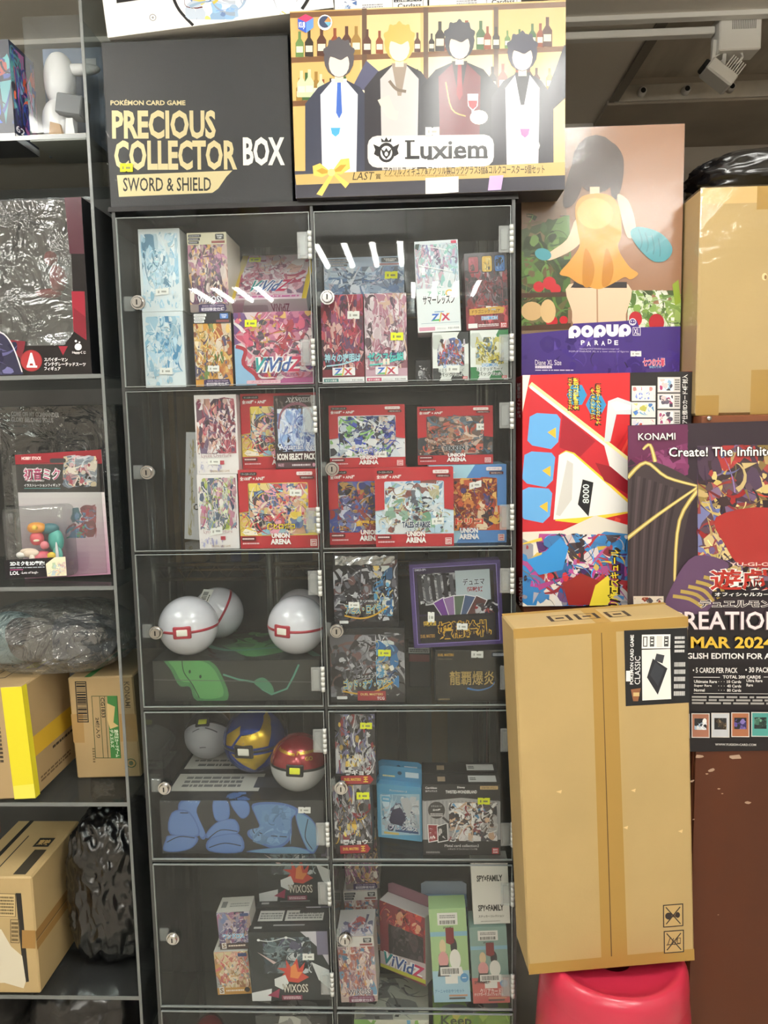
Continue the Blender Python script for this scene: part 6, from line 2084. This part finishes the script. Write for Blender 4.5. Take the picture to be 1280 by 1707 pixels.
sb = carton('milk_carton_box', 'teal and pink box with a red ribbon strap under the white carton', 'box', ((784, 1553), (846, 1551), (848, 1677), (787, 1679)), 0.012, 0.055, '#8aa8a0', art_fam, sit=s4)


def art_spy(c):
    c.pct()
    c.rect(0, 0, 100, 100, '#ece9e2')
    c.text('SPY×FAMILY', 8, 3, 40, 5.5, '#2a2a2a', 0.02)
    c.text('SPY×FAMILY', 14, 24, 84, 34, '#26241f', 0.04)
    c.text('SPY×FAMILY', 14, 70, 84, 80, '#26241f', 0.04)
    c.text('ステッカーコレクション', 14, 86, 84, 90, '#33312c', 0.02)
    c.fine(20, 95, 72, 96.5, 1, '#8a8882', 2)


spyb = carton('white_carton', 'plain white carton with black lettering, leaning above the pink based box', 'box', ((786, 1444), (847, 1442), (850, 1549), (789, 1551)), 0.020, 0.03, '#ece9e2', art_spy, sit=sb.location.z + sb['h'] + .0008)

# ------------------------------------------------------------------ row 6: only the upper ends of things show
s5 = SH[5] + 0.0005


def tallbox(label, u0, u1, vtop, Y, d, col, art):
    x0, x1 = at(u0, vtop, Y).x, at(u1, vtop, Y).x
    zt_ = at((u0 + u1) / 2, vtop, Y).z
    hh = zt_ - s5
    o = MB().box(-(x1 - x0) / 2, (x1 - x0) / 2, 0, d, 0, hh, .001).build('card_box', mat('card_' + col, col, .45), loc=((x0 + x1) / 2, Y, s5))
    tag(o, label, 'box', 'boxes on the bottom shelf')
    c = Canvas(((0, 0), (100, 0), (100, 100), (0, 100)), x1 - x0, hh)
    art(c)
    c.build('front_print', o, front_frame(x1 - x0))
    c = Canvas(((0, 0), (100, 0), (100, 100), (0, 100)), x1 - x0, d)
    c.collage(0, 0, 100, 100, [col, '#8a8a8a', '#c8c8c0', '#3a3a3a'], 16, 4)
    c.build('top_print', o, top_frame(x1 - x0, hh, d))
    return o


tallbox('grey topped box on the bottom shelf, left compartment', 425, 545, 1694, 0.05, .09, '#4a4c4c', lambda c: c.collage(0, 0, 100, 100, ['#8a8a88', '#3a3a3a', '#c8c8c4'], 40, 3))
tallbox('white edged box on the bottom shelf, right compartment', 590, 715, 1700, 0.03, .12, '#c9c9b8', lambda c: c.collage(0, 0, 100, 100, ['#5a9ac8', '#e0e0d0', '#7aa84a'], 40, 5))
tallbox('lime green box with yellow bursts on the bottom shelf corner', 722, 850, 1691, 0.05, .12, '#8ab04a', lambda c: (c.collage(0, 0, 100, 100, ['#8ab04a', '#a8c85a', '#e0d86a', '#6a9a3a'], 40, 6), c.text('Keep', 10, 1, 50, 12, '#3a4a2a', 0.02)))
tallbox('dark box on the bottom shelf, under the red and yellow tin', 325, 385, 1765, 0.08, .08, '#3a3a3c', lambda c: c.collage(0, 0, 100, 100, ['#5a5a5c', '#3a3a3c', '#8a8a8c'], 20, 7))
ball('red and yellow ball tin on the bottom shelf', 350, 1728, 24, 0.12, REDT, GLD, BLKB, None, at(355, 1765, .08).z + .001, (0, 20, 0))

# keep everything inside its compartment
for o in list(bpy.data.objects):
    if o.parent is None and o.type == 'MESH' and 'w' in o.keys() and 0 < o.location.y < CD and X0 < o.location.x < X1 and o.location.z < ROWS[0][0]:
        a, b_ = (X0, XM0) if o.location.x < (XM0 + XM1) / 2 else (XM1, X1)
        bb_ = [o.matrix_basis @ Vector(c) for c in o.bound_box]
        lo_, hi_ = min(v.x for v in bb_), max(v.x for v in bb_)
        lo_ -= 0.0014
        hi_ += 0.0014
        if lo_ < a + 0.0005:
            o.location.x += a + 0.0005 - lo_
        elif hi_ > b_ - 0.0005:
            o.location.x -= hi_ - (b_ - 0.0005)
# ------------------------------------------------------------------ things on the left shelf unit
SG = 0.0006
# top shelf
z0 = LZ[0] + SG


def art_splat(c):
    c.pct()
    c.rect(0, 0, 100, 100, '#1c2030')
    c.collage(0, 8, 100, 84, ['#1c2030', '#2a3a7a', '#3a5ac8', '#c8503a', '#24283a', '#4a9a9a', '#1a1c28'], 40, 3, .5, .1)
    c.rect(0, 93, 100, 100, '#e8e8ec')


def side_splat(c):
    c.pct()
    c.rect(0, 0, 100, 100, '#20263e')
    c.collage(0, 4, 100, 86, ['#24306a', '#3a56b8', '#1c2238', '#2a3a8a', '#5a4a9a', '#e0603a', '#4aa09a', '#c85a9a', '#181c2c', '#8ab0d8'], 60, 8, .5, .08)
    c.text('62', 4, 83, 40, 90, '#e8e8f0', 0.01)
    c.rect(0, 93, 100, 100, '#e8e8ec')


carton('figure_carton', 'dark blue figure box with bright splashes, left edge of the top shelf', 'box', ((-80, 52), (17, 48), (20, 216), (-78, 221)), 0.02, 0.09, '#20263e', art_splat, sit=z0, side=side_splat)

wr, ww, wh = pose(((40, 8), (134, 4), (138, 214), (43, 218)), 0.03, 0, 0, z0)
wbx = empty('window_box')
wbx.matrix_world = wr
CLR = clear('clear_box', '#f6f8f8', 0.03, 0.4, 0.08, haze=0.04)
MB().box(-ww / 2, ww / 2, 0, 0.12, 0, 0.012, .001).build('base_card', mat('base_white', '#e6e4de', .5), wbx)
MB().box(-ww / 2 - 0.02, ww / 2, 0.118, 0.121, 0.012, wh, .0005).build('back_card', mat('back_blue', '#8d9dbb', .5, vary=.2, vscale=20), wbx)
MB().box(-ww / 2, ww / 2, 0.0, 0.117, 0.0125, wh, .002).build('clear_cover', CLR, wbx)
fg = MB()
WF = mat('white_vinyl', '#e9e9ec', .35)
wf = lumpy('white_vinyl_toy', (0.055, 0.05, 0.1), 2, WF, .08, 1.5, .2, 4, 2.2, wbx, loc=(-0.02, 0.07, 0.085))
lumpy('white_wing', (0.085, 0.02, 0.022), 5, WF, .1, 1.5, .2, 3, 2.2, wf, loc=(0.035, 0.0, 0.055))
lumpy('white_skirt', (0.06, 0.06, 0.085), 8, WF, .1, 2, .2, 4, 2.4, wbx, loc=(-0.022, 0.065, 0.012))
MB().box(-0.022, 0.026, 0.02, 0.06, 0.055, 0.09, .002, Matrix.Rotation(math.radians(10), 4, 'Y')).build('grey_block', mat('toy_grey', '#5a5d62', .5), wbx)
MB().prism([(0.0, 0.012), (0.02, 0.012), (0.016, 0.05), (0.004, 0.05)], .03, .045).build('block_stand', WF, wbx)
MB().prism([(-0.03, 0.02), (-0.004, 0.014), (-0.008, 0.04), (-0.026, 0.045)], .03, .05).build('tan_wedge', mat('toy_tan', '#a8845a', .6), wbx)
MB().box(ww * .12, ww * .32, 0.1165, 0.1172, wh * .84, wh * .9).build('white_label', WF, wbx)
tag(wbx, 'clear window box holding white toy figure on the top left shelf', 'box')

# second shelf: dark window box with red corners
z1 = LZ[1] + SG
br, bw, bh = pose(((-75, 318), (133, 309), (154, 605), (-62, 612)), 0.015, 0, 0, z1, 0.0)
bx_ = empty('window_box')
bx_.matrix_world = br
BK = mat('box_black', '#17171a', .4)
D_ = 0.14
hb_ = MB()
hb_.box(-bw / 2, bw / 2, D_ - .002, D_, 0, bh)
hb_.box(-bw / 2, -bw / 2 + .002, 0.0, D_ - .0021, 0, bh)
hb_.box(bw / 2 - .002, bw / 2, 0.0, D_ - .0021, 0, bh)
hb_.box(-bw / 2 + .0021, bw / 2 - .0021, 0, D_ - .0021, 0, .002)
hb_.box(-bw / 2 + .0021, bw / 2 - .0021, 0, D_ - .0021, bh - .002, bh)
hb_.build('shell', BK, bx_)
MB().box(-bw / 2 + .003, bw / 2 - .003, D_ - .006, D_ - .0025, .003, bh - .003).build('backdrop', mat('backdrop_grey', '#4a4d4c', .6, vary=.35, vscale=14), bx_)
c = Canvas(((-75, 318), (133, 309), (154, 605), (-62, 612)), bw, bh)
RD = '#6e2430'
c.poly(((-75, 545), (40, 556), (106, 554), (122, 532), (119, 430), (113, 312), (160, 300), (160, 620), (-75, 620)), '#1b181b')
c.poly(((106, 310), (133, 309), (139, 400), (115, 400)), '#4a2a34')
c.poly(((118, 462), (140, 462), (144, 545), (122, 530)), '#8a2434')
c.poly(((122, 490), (142, 505), (143, 545), (122, 530)), '#74202e')
c.poly(((40, 548), (8, 545), (20, 565), (32, 580), (38, 562)), RD); c.poly(((96, 556), (112, 556), (104, 572)), '#8a2434')
c.poly(((-75, 530), (0, 532), (14, 548), (30, 585), (36, 606), (-75, 612)), '#2c2c44'); c.collage(-60, 545, 26, 605, ['#2c2c44', '#5a5a88', '#1c1c30', '#8a8ab0', '#3a3a5c'], 22, 4, .5, .1)
c.stroke([(-20, 530), (4, 536), (20, 560), (34, 602)], 2, '#e0d8dc')
c.ell(50, 582, 18.5, 19, '#8a2a30', n=28); c.ell(50, 582, 17, 17.5, '#9a2f34', n=28)
c.text('A', 42, 568, 58, 593, '#f4eeee', 0.05); c.rect(42, 590.5, 60, 594, '#f4eeee')
c.text('スパイダーマン', 72, 576, 112, 583, '#f2eeee', 0.02); c.text('インテグレーテッドスーツ', 72, 584, 143, 591, '#f2eeee', 0.02); c.text('フィギュア', 72, 592, 100, 599, '#f2eeee', 0.02)
c.ell(130, 557, 6, 6, '#f2eeee'); c.ell(126, 547, 2, 2, '#f2eeee'); c.ell(132, 549, 1.5, 1.5, '#f2eeee'); c.text('Happyくじ', 120, 564, 143, 570, '#f2eeee', 0.02)
c.build('front_print', bx_, front_frame(bw, 0.0012), INKG)
CR = clear('crinkled_film', '#eef0f0', 0.10, 0.45, 0.10, bump=0.9, bscale=16, dist=0.03, haze=0.03)
MB().box(-bw / 2 + .002, bw / 2 - .002, 0.0, 0.0009, .002, bh - .002).build('window_film', CR, bx_)
tf = lumpy('red_toy_body', (.03, .03, .05), 3, mat('toy_red', '#8f2228', .4), .1, 2, .2, 4, 2.2, bx_, loc=(.035, .07, bh * .52))
lumpy('red_toy_head', (.024, .024, .028), 7, mat('toy_red', '#8f2228', .4), .04, 2, .2, 4, 2.1, tf, loc=(-.012, 0, .048))
lumpy('toy_leg', (.05, .02, .018), 9, mat('toy_red', '#8f2228', .4), .1, 2, .2, 3, 2.2, tf, loc=(-.02, 0, -.012))
MB().cyl((.035, .07, .004), (.035, .07, bh * .52), .003, n=8).build('display_rod', CLR, bx_)
MB().box(-.03, .06, .05, .1, .003, bh * .2, .004).build('display_base', mat('toy_stone', '#6a6d68', .6, vary=.3, vscale=20), bx_)
tag(bx_, 'black window box with crinkled clear film and red corner print', 'box')

# third shelf: black carton behind, blister pack in front
z2 = LZ[2] + SG


def art_command(c):
    c.rect(0, 660, 240, 980, '#1e1f22')
    c.text('COME ON MY COMMANDER', 25, 690, 104, 698, '#8e8f92', 0.03)
    c.text('GLORY BELONGS TO US', 25, 699, 94, 707, '#8e8f92', 0.03)
    c.poly(((95, 700), (185, 670), (190, 800), (120, 960)), '#24262c')


kc = carton('black_carton', 'black wrapped carton with grey slogan behind the blister pack', 'carton', ((5, 684), (196, 676), (204, 950), (12, 958)), 0.16, 0.14, '#1e1f22', art_command, sit=z2, ink=INKG)
wrap(kc, 0.002, CR)


def art_blister(c):
    c.rect(20, 730, 190, 960, '#e9e2e4')
    for i in range(16):
        t = i / 15
        col = '#%02x%02x%02x' % (int(233 - 50 * t), int(226 - 100 * t), int(228 - 70 * t))
        c.rect(20, 808 + i * 10, 190, 819 + i * 10, col)
    c.collage(110, 830, 160, 885, ['#8a3a44', '#b04a54', '#4a7a8a', '#5a9a7a', '#6a8ab0'], 20, 5, .5, .1)
    c.rect(20, 740, 190, 809, '#1c1c20')
    c.rect(20, 740, 190, 764, '#8c2a34')
    c.text('HOBBY STOCK', 38, 752, 70, 757, '#f0d8d8', 0.03)
    c.otext('初音ミク', 41, 770, 100, 790, '#b02a64', '#f2f0f4', 0.01, 0.08)
    c.text('HATSUNE MIKU', 46, 788.5, 74, 791.5, '#f2f0f4', 0.0)
    c.text('イラストレーションフィギュア', 41, 795, 101, 800, '#e8e6ea', 0.02)
    c.rect(41, 802, 101, 803, '#4a8a8a')
    c.collage(106, 752, 160, 800, ['#8a9aa8', '#c8a0a8', '#e8e0d0', '#5a6a7a', '#d8c8a0', '#a84a5a', '#c8d0d8'], 44, 6, .5, .1)
    c.rrect(84, 755, 110, 762, 3, '#3a3a3e')


bl = carton('blister_pack', 'toy blister pack with red and black header on the left shelf', 'blister pack', ((27, 749), (166, 742), (186, 948), (38, 958)), 0.075, 0.0012, '#e9e2e4', art_blister, lean=4, sit=z2 + .0002, bevel=0, ink=INKG)
lw_, lh_ = bl['w'], bl['h']


def bl_local(u, v):
    cc = Canvas(((27, 749), (166, 742), (186, 948), (38, 958)), lw_, lh_)
    q = cc.m(u, v)
    return q[0] - lw_ / 2, q[1]


q0, q1 = bl_local(22, 832), bl_local(136, 952)
CLB = clear('blister_plastic', '#f4f6f6', 0.05, 0.5, 0.05, bump=0.12, bscale=18, haze=0.03)
MB().box(q0[0], q1[0], -0.055, -0.0008, max(.004, q1[1]), q0[1], .012, None, 3).build('bubble', CLB, bl, True)
a0_, a1_ = bl_local(25, 826), bl_local(183, 946)
MB().box(a0_[0], a1_[0] - .002, -0.004, -0.0005, max(.003, a1_[1]), a0_[1] + .075, .0012).build('outer_shell', CLB, bl)
# small pastel toy inside: plain rounded forms
px_, pz_ = (q0[0] + q1[0]) / 2, (q0[1] + q1[1]) / 2
ty = empty('pastel_toy')
ty.parent = bl
ty.location = (px_, -0.028, q1[1] + .004)
for nm, sz, col, lc_ in (('hat', (.036, .026, .022), '#d8913a', (-.005, 0, .088)), ('hair', (.036, .02, .022), '#3f6f78', (.018, .006, .084)), ('mane', (.03, .02, .045), '#4aa39a', (.028, .006, .05)), ('torso', (.026, .022, .028), '#c8505a', (-.006, 0, .064)),
                        ('skirt', (.04, .03, .032), '#c85a6a', (.004, -.002, .022)), ('arm', (.034, .012, .012), '#e8d4c0', (-.022, -.006, .048)), ('thigh', (.03, .014, .016), '#ecd9c6', (-.014, -.01, .042)), ('shin', (.014, .014, .04), '#f0e2d4', (-.012, -.012, .012)),
                        ('sock', (.022, .012, .012), '#f4f2ee', (-.036, -.006, .042)), ('shoe', (.022, .014, .014), '#f4f2ee', (-.018, -.014, .004)), ('ribbon', (.018, .012, .016), '#d8b83a', (.024, -.008, .034)), ('fruit', (.014, .012, .012), '#8fc85a', (.006, -.014, .004)), ('bow', (.014, .012, .012), '#d88a3a', (-.03, 0, .02)), ('curl', (.02, .01, .03), '#5cb3a8', (.034, -.004, .03)), ('collar', (.016, .014, .008), '#e8e0c8', (-.004, -.004, .07)), ('sleeve', (.016, .014, .016), '#d87a86', (.012, -.008, .056)), ('frill', (.03, .016, .01), '#f0d0d0', (0, -.012, .02)), ('star', (.01, .008, .01), '#e8d84a', (.03, -.014, .016)), ('buckle', (.01, .01, .01), '#f0c84a', (-.002, -.014, .094)), ('cane', (.006, .006, .05), '#e0e0e4', (.036, -.01, .02)), ('candy', (.014, .01, .01), '#5a8ad0', (-.034, -.01, .008))):
    lumpy(nm, sz, len(nm), mat('toy_' + nm, col, .4), .1, 1.6, .2, 3, 2.1, ty, loc=lc_)
c = Canvas(((17, 922), (120, 917), (121, 952), (19, 953)), q1[0] - q0[0] - .006, .036)
c.rect(10, 915, 125, 960, '#1c1b22')
c.poly(((84, 930), (100, 918), (122, 916), (122, 952), (86, 953)), '#e4dcc0'); c.collage(88, 926, 120, 951, ['#e4dcc0', '#c8a0a0', '#b0c8a8', '#e8d0a0', '#a8c0c8'], 20, 5, .5, .1)
c.text('2Dミクを3D変換!', 26, 924, 82, 932, '#e8f0f4', 0.04); c.fine(26, 934, 82, 936.5, 1, '#a8b0b8', 2); c.rect(26, 938, 46, 939, '#c85a9a')
c.text('LOL', 26, 941, 40, 947, '#f4f4f6', 0.02); c.text('-Lots of laugh-', 43, 942, 71, 947, '#d8d8dc', 0.02)
c.build('insert_print', bl, Matrix.Translation((q0[0] + .003, -0.0556, max(.004, q1[1]) + .004)) @ Matrix(((1, 0, 0, 0), (0, 0, -1, 0), (0, 1, 0, 0), (0, 0, 0, 1))), INKG)

# fourth shelf: two cartons and a bagged plush toy on them
z3 = LZ[3] + SG
KR2 = mat('kraft_card_dull', '#a99068', .62, bump=.08, bscale=120, vary=.08, vscale=6)
YT = '#e4d72a'


def art_yel(c):
    c.poly(((10, 1128), (45, 1126), (50, 1320), (14, 1322)), YT)
    c.poly(((14, 1300), (50, 1296), (50, 1322), (14, 1324)), '#eae25a')
    c.fine(-3, 1200, 3, 1262, 9, '#2a2420', 7)


def side_yel(c):
    c.pct()
    c.rect(0, 0, 9, 100, YT); c.rect(9, 48, 100, 66, '#d3aa2c'); c.fine(44, 69, 92, 73, 1, '#3a3024', 6); c.fine(14, 86, 80, 92, 2, '#6a5436', 3)


def top_yel(c):
    c.pct()
    c.rect(60, 0, 78, 40, YT); c.frame(30, 40, 52, 70, 2, '#2a2420'); c.text('EQ', 20, 20, 44, 36, '#2a2420', 0.0)


yb = carton('brown_carton', 'brown carton with broad yellow tape on the left shelf', 'carton', ((-70, 1140), (45, 1134), (49, 1320), (-64, 1326)), 0.004, 0.2, '#b39660', art_yel, sit=z3, material=KR2, side=side_yel, top=top_yel, ink=INKM, bevel=.003)
kgy = atz(175, 1298, z3).y


def art_cg(c):
    c.rect(117, 1190, 140, 1238, '#a0804f'); c.rect(200, 1190, 230, 1236, '#a0804f')
    c.frame(130, 1136, 149, 1204, 1.6, '#1c1a18'); c.barcode(132, 1139, 147, 1201, seed=12, horiz=True)
    c.frame(156, 1160, 199, 1264, 1, '#3a4a2c'); c.rect(169, 1160, 170, 1264, '#3a4a2c'); c.rect(177, 1160, 178, 1264, '#3a4a2c')
    c.rect(182, 1160, 198, 1264, '#3c7a3e'); c.poly(((181, 1172), (194, 1178), (190, 1204), (198, 1210), (184, 1215), (180, 1200)), '#cdb27c')
    c.text('CG1833', 171, 1163, 177, 1196, '#2c2a20', 0.02, rot=90)
    c.text('24個入り', 160, 1196, 167, 1230, '#2c2a20', 0.02, rot=90)
    c.text('遊戯王カードゲーム', 190, 1216, 197, 1262, '#e4ecd8', 0.02, rot=90); c.text('デュエルズ', 183, 1216, 189, 1246, '#e4ecd8', 0.02, rot=90)
    c.text('KONAMI', 211, 1137, 220, 1180, '#5a4a30', 0.01, rot=90)
    c.ell(215, 1272, 9, 8, '#4a5a3a'); c.ell(215, 1272, 7, 6, '#b28c52'); c.ell(215, 1272, 4, 4, '#4a5a3a')
    c.fine(152, 1246, 156, 1272, 6, '#6a5a3a', 2)


def top_cg(c):
    c.pct()
    c.rect(26, 0, 36, 100, '#3c7a3e')


cg = carton('brown_carton', 'brown carton with barcode and green label, right of the yellow taped one', 'carton', ((118, 1130), (226, 1127), (231, 1295), (123, 1299)), kgy, 0.2, '#b28c52', art_cg, sit=z3, material=KR2, top=top_cg, ink=INKM, bevel=.003)
if cg.location.x + cg['w'] / 2 > LX1 - .008:
    cg.location.x = LX1 - .008 - cg['w'] / 2
ptop = max(yb.location.z + yb['h'], cg.location.z + cg['h']) + .003
pl = at(95, 1060, .14)
plush = empty('plush_toy', (LX1 - .19, .15, ptop + .004))
for nm, sz, col, lc_ in (('plush_body', (.15, .12, .10), '#4a4d54', (.05, .0, .004)), ('plush_head', (.11, .1, .09), '#5d5a55', (-.035, -.02, .012)), ('plush_ear', (.05, .06, .06), '#2c2d30', (-.055, -.055, .05)), ('plush_hood', (.12, .09, .11), '#93aeb2', (-.10, .0, .0)),
                        ('plush_paw', (.07, .05, .05), '#3c3e44', (.085, -.05, .05)), ('plush_scarf', (.05, .08, .07), '#6b3346', (-.145, -.03, .004))):
    lumpy(nm, sz, len(nm), mat(nm, col, .85, bump=.4, bscale=120), .08, 2, .3, 4, 2.2, plush, loc=lc_)
tag(plush, 'grey and teal plush toy inside the clear bag on the left shelf', 'plush toy')
BAGC = clear('clear_bag', '#f3f5f5', 0.16, 0.6, 0.12, bump=1.0, bscale=14, dist=0.05, haze=0.06)
bgc = lumpy('clear_plastic_bag', (.30, .2, .135), 6, BAGC, .2, 3.6, .75, 4, 2.6, loc=(LX1 - .195, .15, ptop - .001))
for f_ in bgc.data.polygons:
    f_.use_smooth = False
tag(bgc, 'crumpled clear plastic bag around the plush on the two cartons', 'bag')

# fifth shelf: carton and black bags
z4 = LZ[4] + SG


def art_lab(c):
    c.poly(((28, 1502), (37, 1502), (49, 1648), (41, 1650)), '#26241f')
    c.rect(0, 1503, 28, 1542, '#cdb684'); c.frame(1, 1503, 28, 1541, 1, '#5a4a30'); c.fine(3, 1507, 25, 1538, 6, '#6a5a3c', 3)
    c.frame(19, 1545, 34, 1584, 1, '#5a4a30'); c.fine(21, 1548, 32, 1582, 5, '#6a5a3c', 4)
    c.poly(((-40, 1560), (4, 1562), (20, 1590), (38, 1605), (44, 1648), (40, 1660), (8, 1652), (-40, 1656)), '#d9d2bd')
    c.rect(38, 1562, 60, 1592, '#9c7740')


def side_lab(c):
    c.pct()
    c.rect(0, 46, 100, 53, '#9c7740'); c.rect(0, 55, 100, 62, '#a57f45'); c.rect(0, 53, 100, 54.5, '#7a5c30')


def top_lab(c):
    c.pct()
    c.rect(20, 0, 27, 100, '#26241f'); c.rect(40, 30, 42, 100, '#26241f'); c.rect(62, 34, 86, 50, '#26241f'); c.text('東映', 65, 37, 83, 47, '#c9a868', 0.03); c.rect(70, 55, 88, 96, '#3a3428')


lb = carton('brown_carton', 'brown carton with torn white label on the lower left shelf', 'carton', ((-60, 1478), (54, 1476), (68, 1668), (-48, 1673)), 0.004, 0.22, '#c0a062', art_lab, sit=z4, material=mat('kraft_card_pale', '#b8a072', .6, bump=.08, bscale=120, vary=.06, vscale=6), side=side_lab, top=top_lab, ink=INKM, bevel=.003, snap=0.0)
pb = at(158, 1500, .15)
hgt = at(150, 1368, .1).z - z4
bgx0 = lb.location.x + lb['w'] / 2 + .012
bw_ = LX1 - .012 - bgx0
bk = lumpy('black_bag', (bw_ * .9, .2, hgt), 9, BAGB, .17, 2.4, .8, 6, 3.0, loc=(bgx0 + bw_ / 2, .17, z4))
tag(bk, 'large crumpled black plastic bag beside the torn label carton', 'bag')
bkt = at(192, 1350, .22)
o = lumpy('black_bag', (.075, .07, .075), 12, BAGB, .16, 3, .6, 5, 2.4, loc=(bkt.x, .2, z4 + hgt * 1.0 - .002))
tag(o, 'small black bundle on top of the large black bag', 'bag')
for k_, (u0, u1, v0, v1, col, nm) in enumerate(((-30, 12, 1345, 1400, '#5f6c72', 'grey blue'), (14, 36, 1338, 1395, '#8a4a34', 'rusty red'))):
    q = at(u0, v0, .25), at(u1, v1, .25)
    zz_ = max(z4 + .0, lb.location.z + lb['h'] + .001)
    hh = max(.03, q[0].z - zz_)
    o = MB().box(-(q[1].x - q[0].x) / 2, (q[1].x - q[0].x) / 2, 0, .05, 0, hh, .002).build('small_box', mat('small_' + nm.replace(' ', '_'), col, .5, vary=.4, vscale=60), loc=((q[0].x + q[1].x) / 2, .12 + .0, zz_))
    c = Canvas(((0, 0), (100, 0), (100, 100), (0, 100)), q[1].x - q[0].x, hh)
    c.collage(0, 0, 100, 100, [col, '#c8b8a8', '#3a3a3c', '#a86a4a'], 20, k_ + 5)
    c.build('front_print', o, front_frame(q[1].x - q[0].x))
    tag(o, nm + ' small printed box on the torn label carton', 'box', 'small boxes at the left edge')
# lowest shelf in view
o = lumpy('black_bag', (.24, .24, LZ[4] - .135), 15, BAGB, .12, 2.6, .6, 5, 3.0, loc=(LX1 - .155, .14, .121))
tag(o, 'glossy black plastic bag below the lowest visible left shelf', 'bag')
o = lumpy('grey_bag', (.3, .24, LZ[4] - .17), 17, mat('grey_bag', '#3a3836', .35, bump=.3, bscale=14), .12, 2.6, .6, 5, 3.0, loc=(LX1 - .47, .16, .121))
tag(o, 'dull grey plastic bag at the bottom left corner', 'bag')
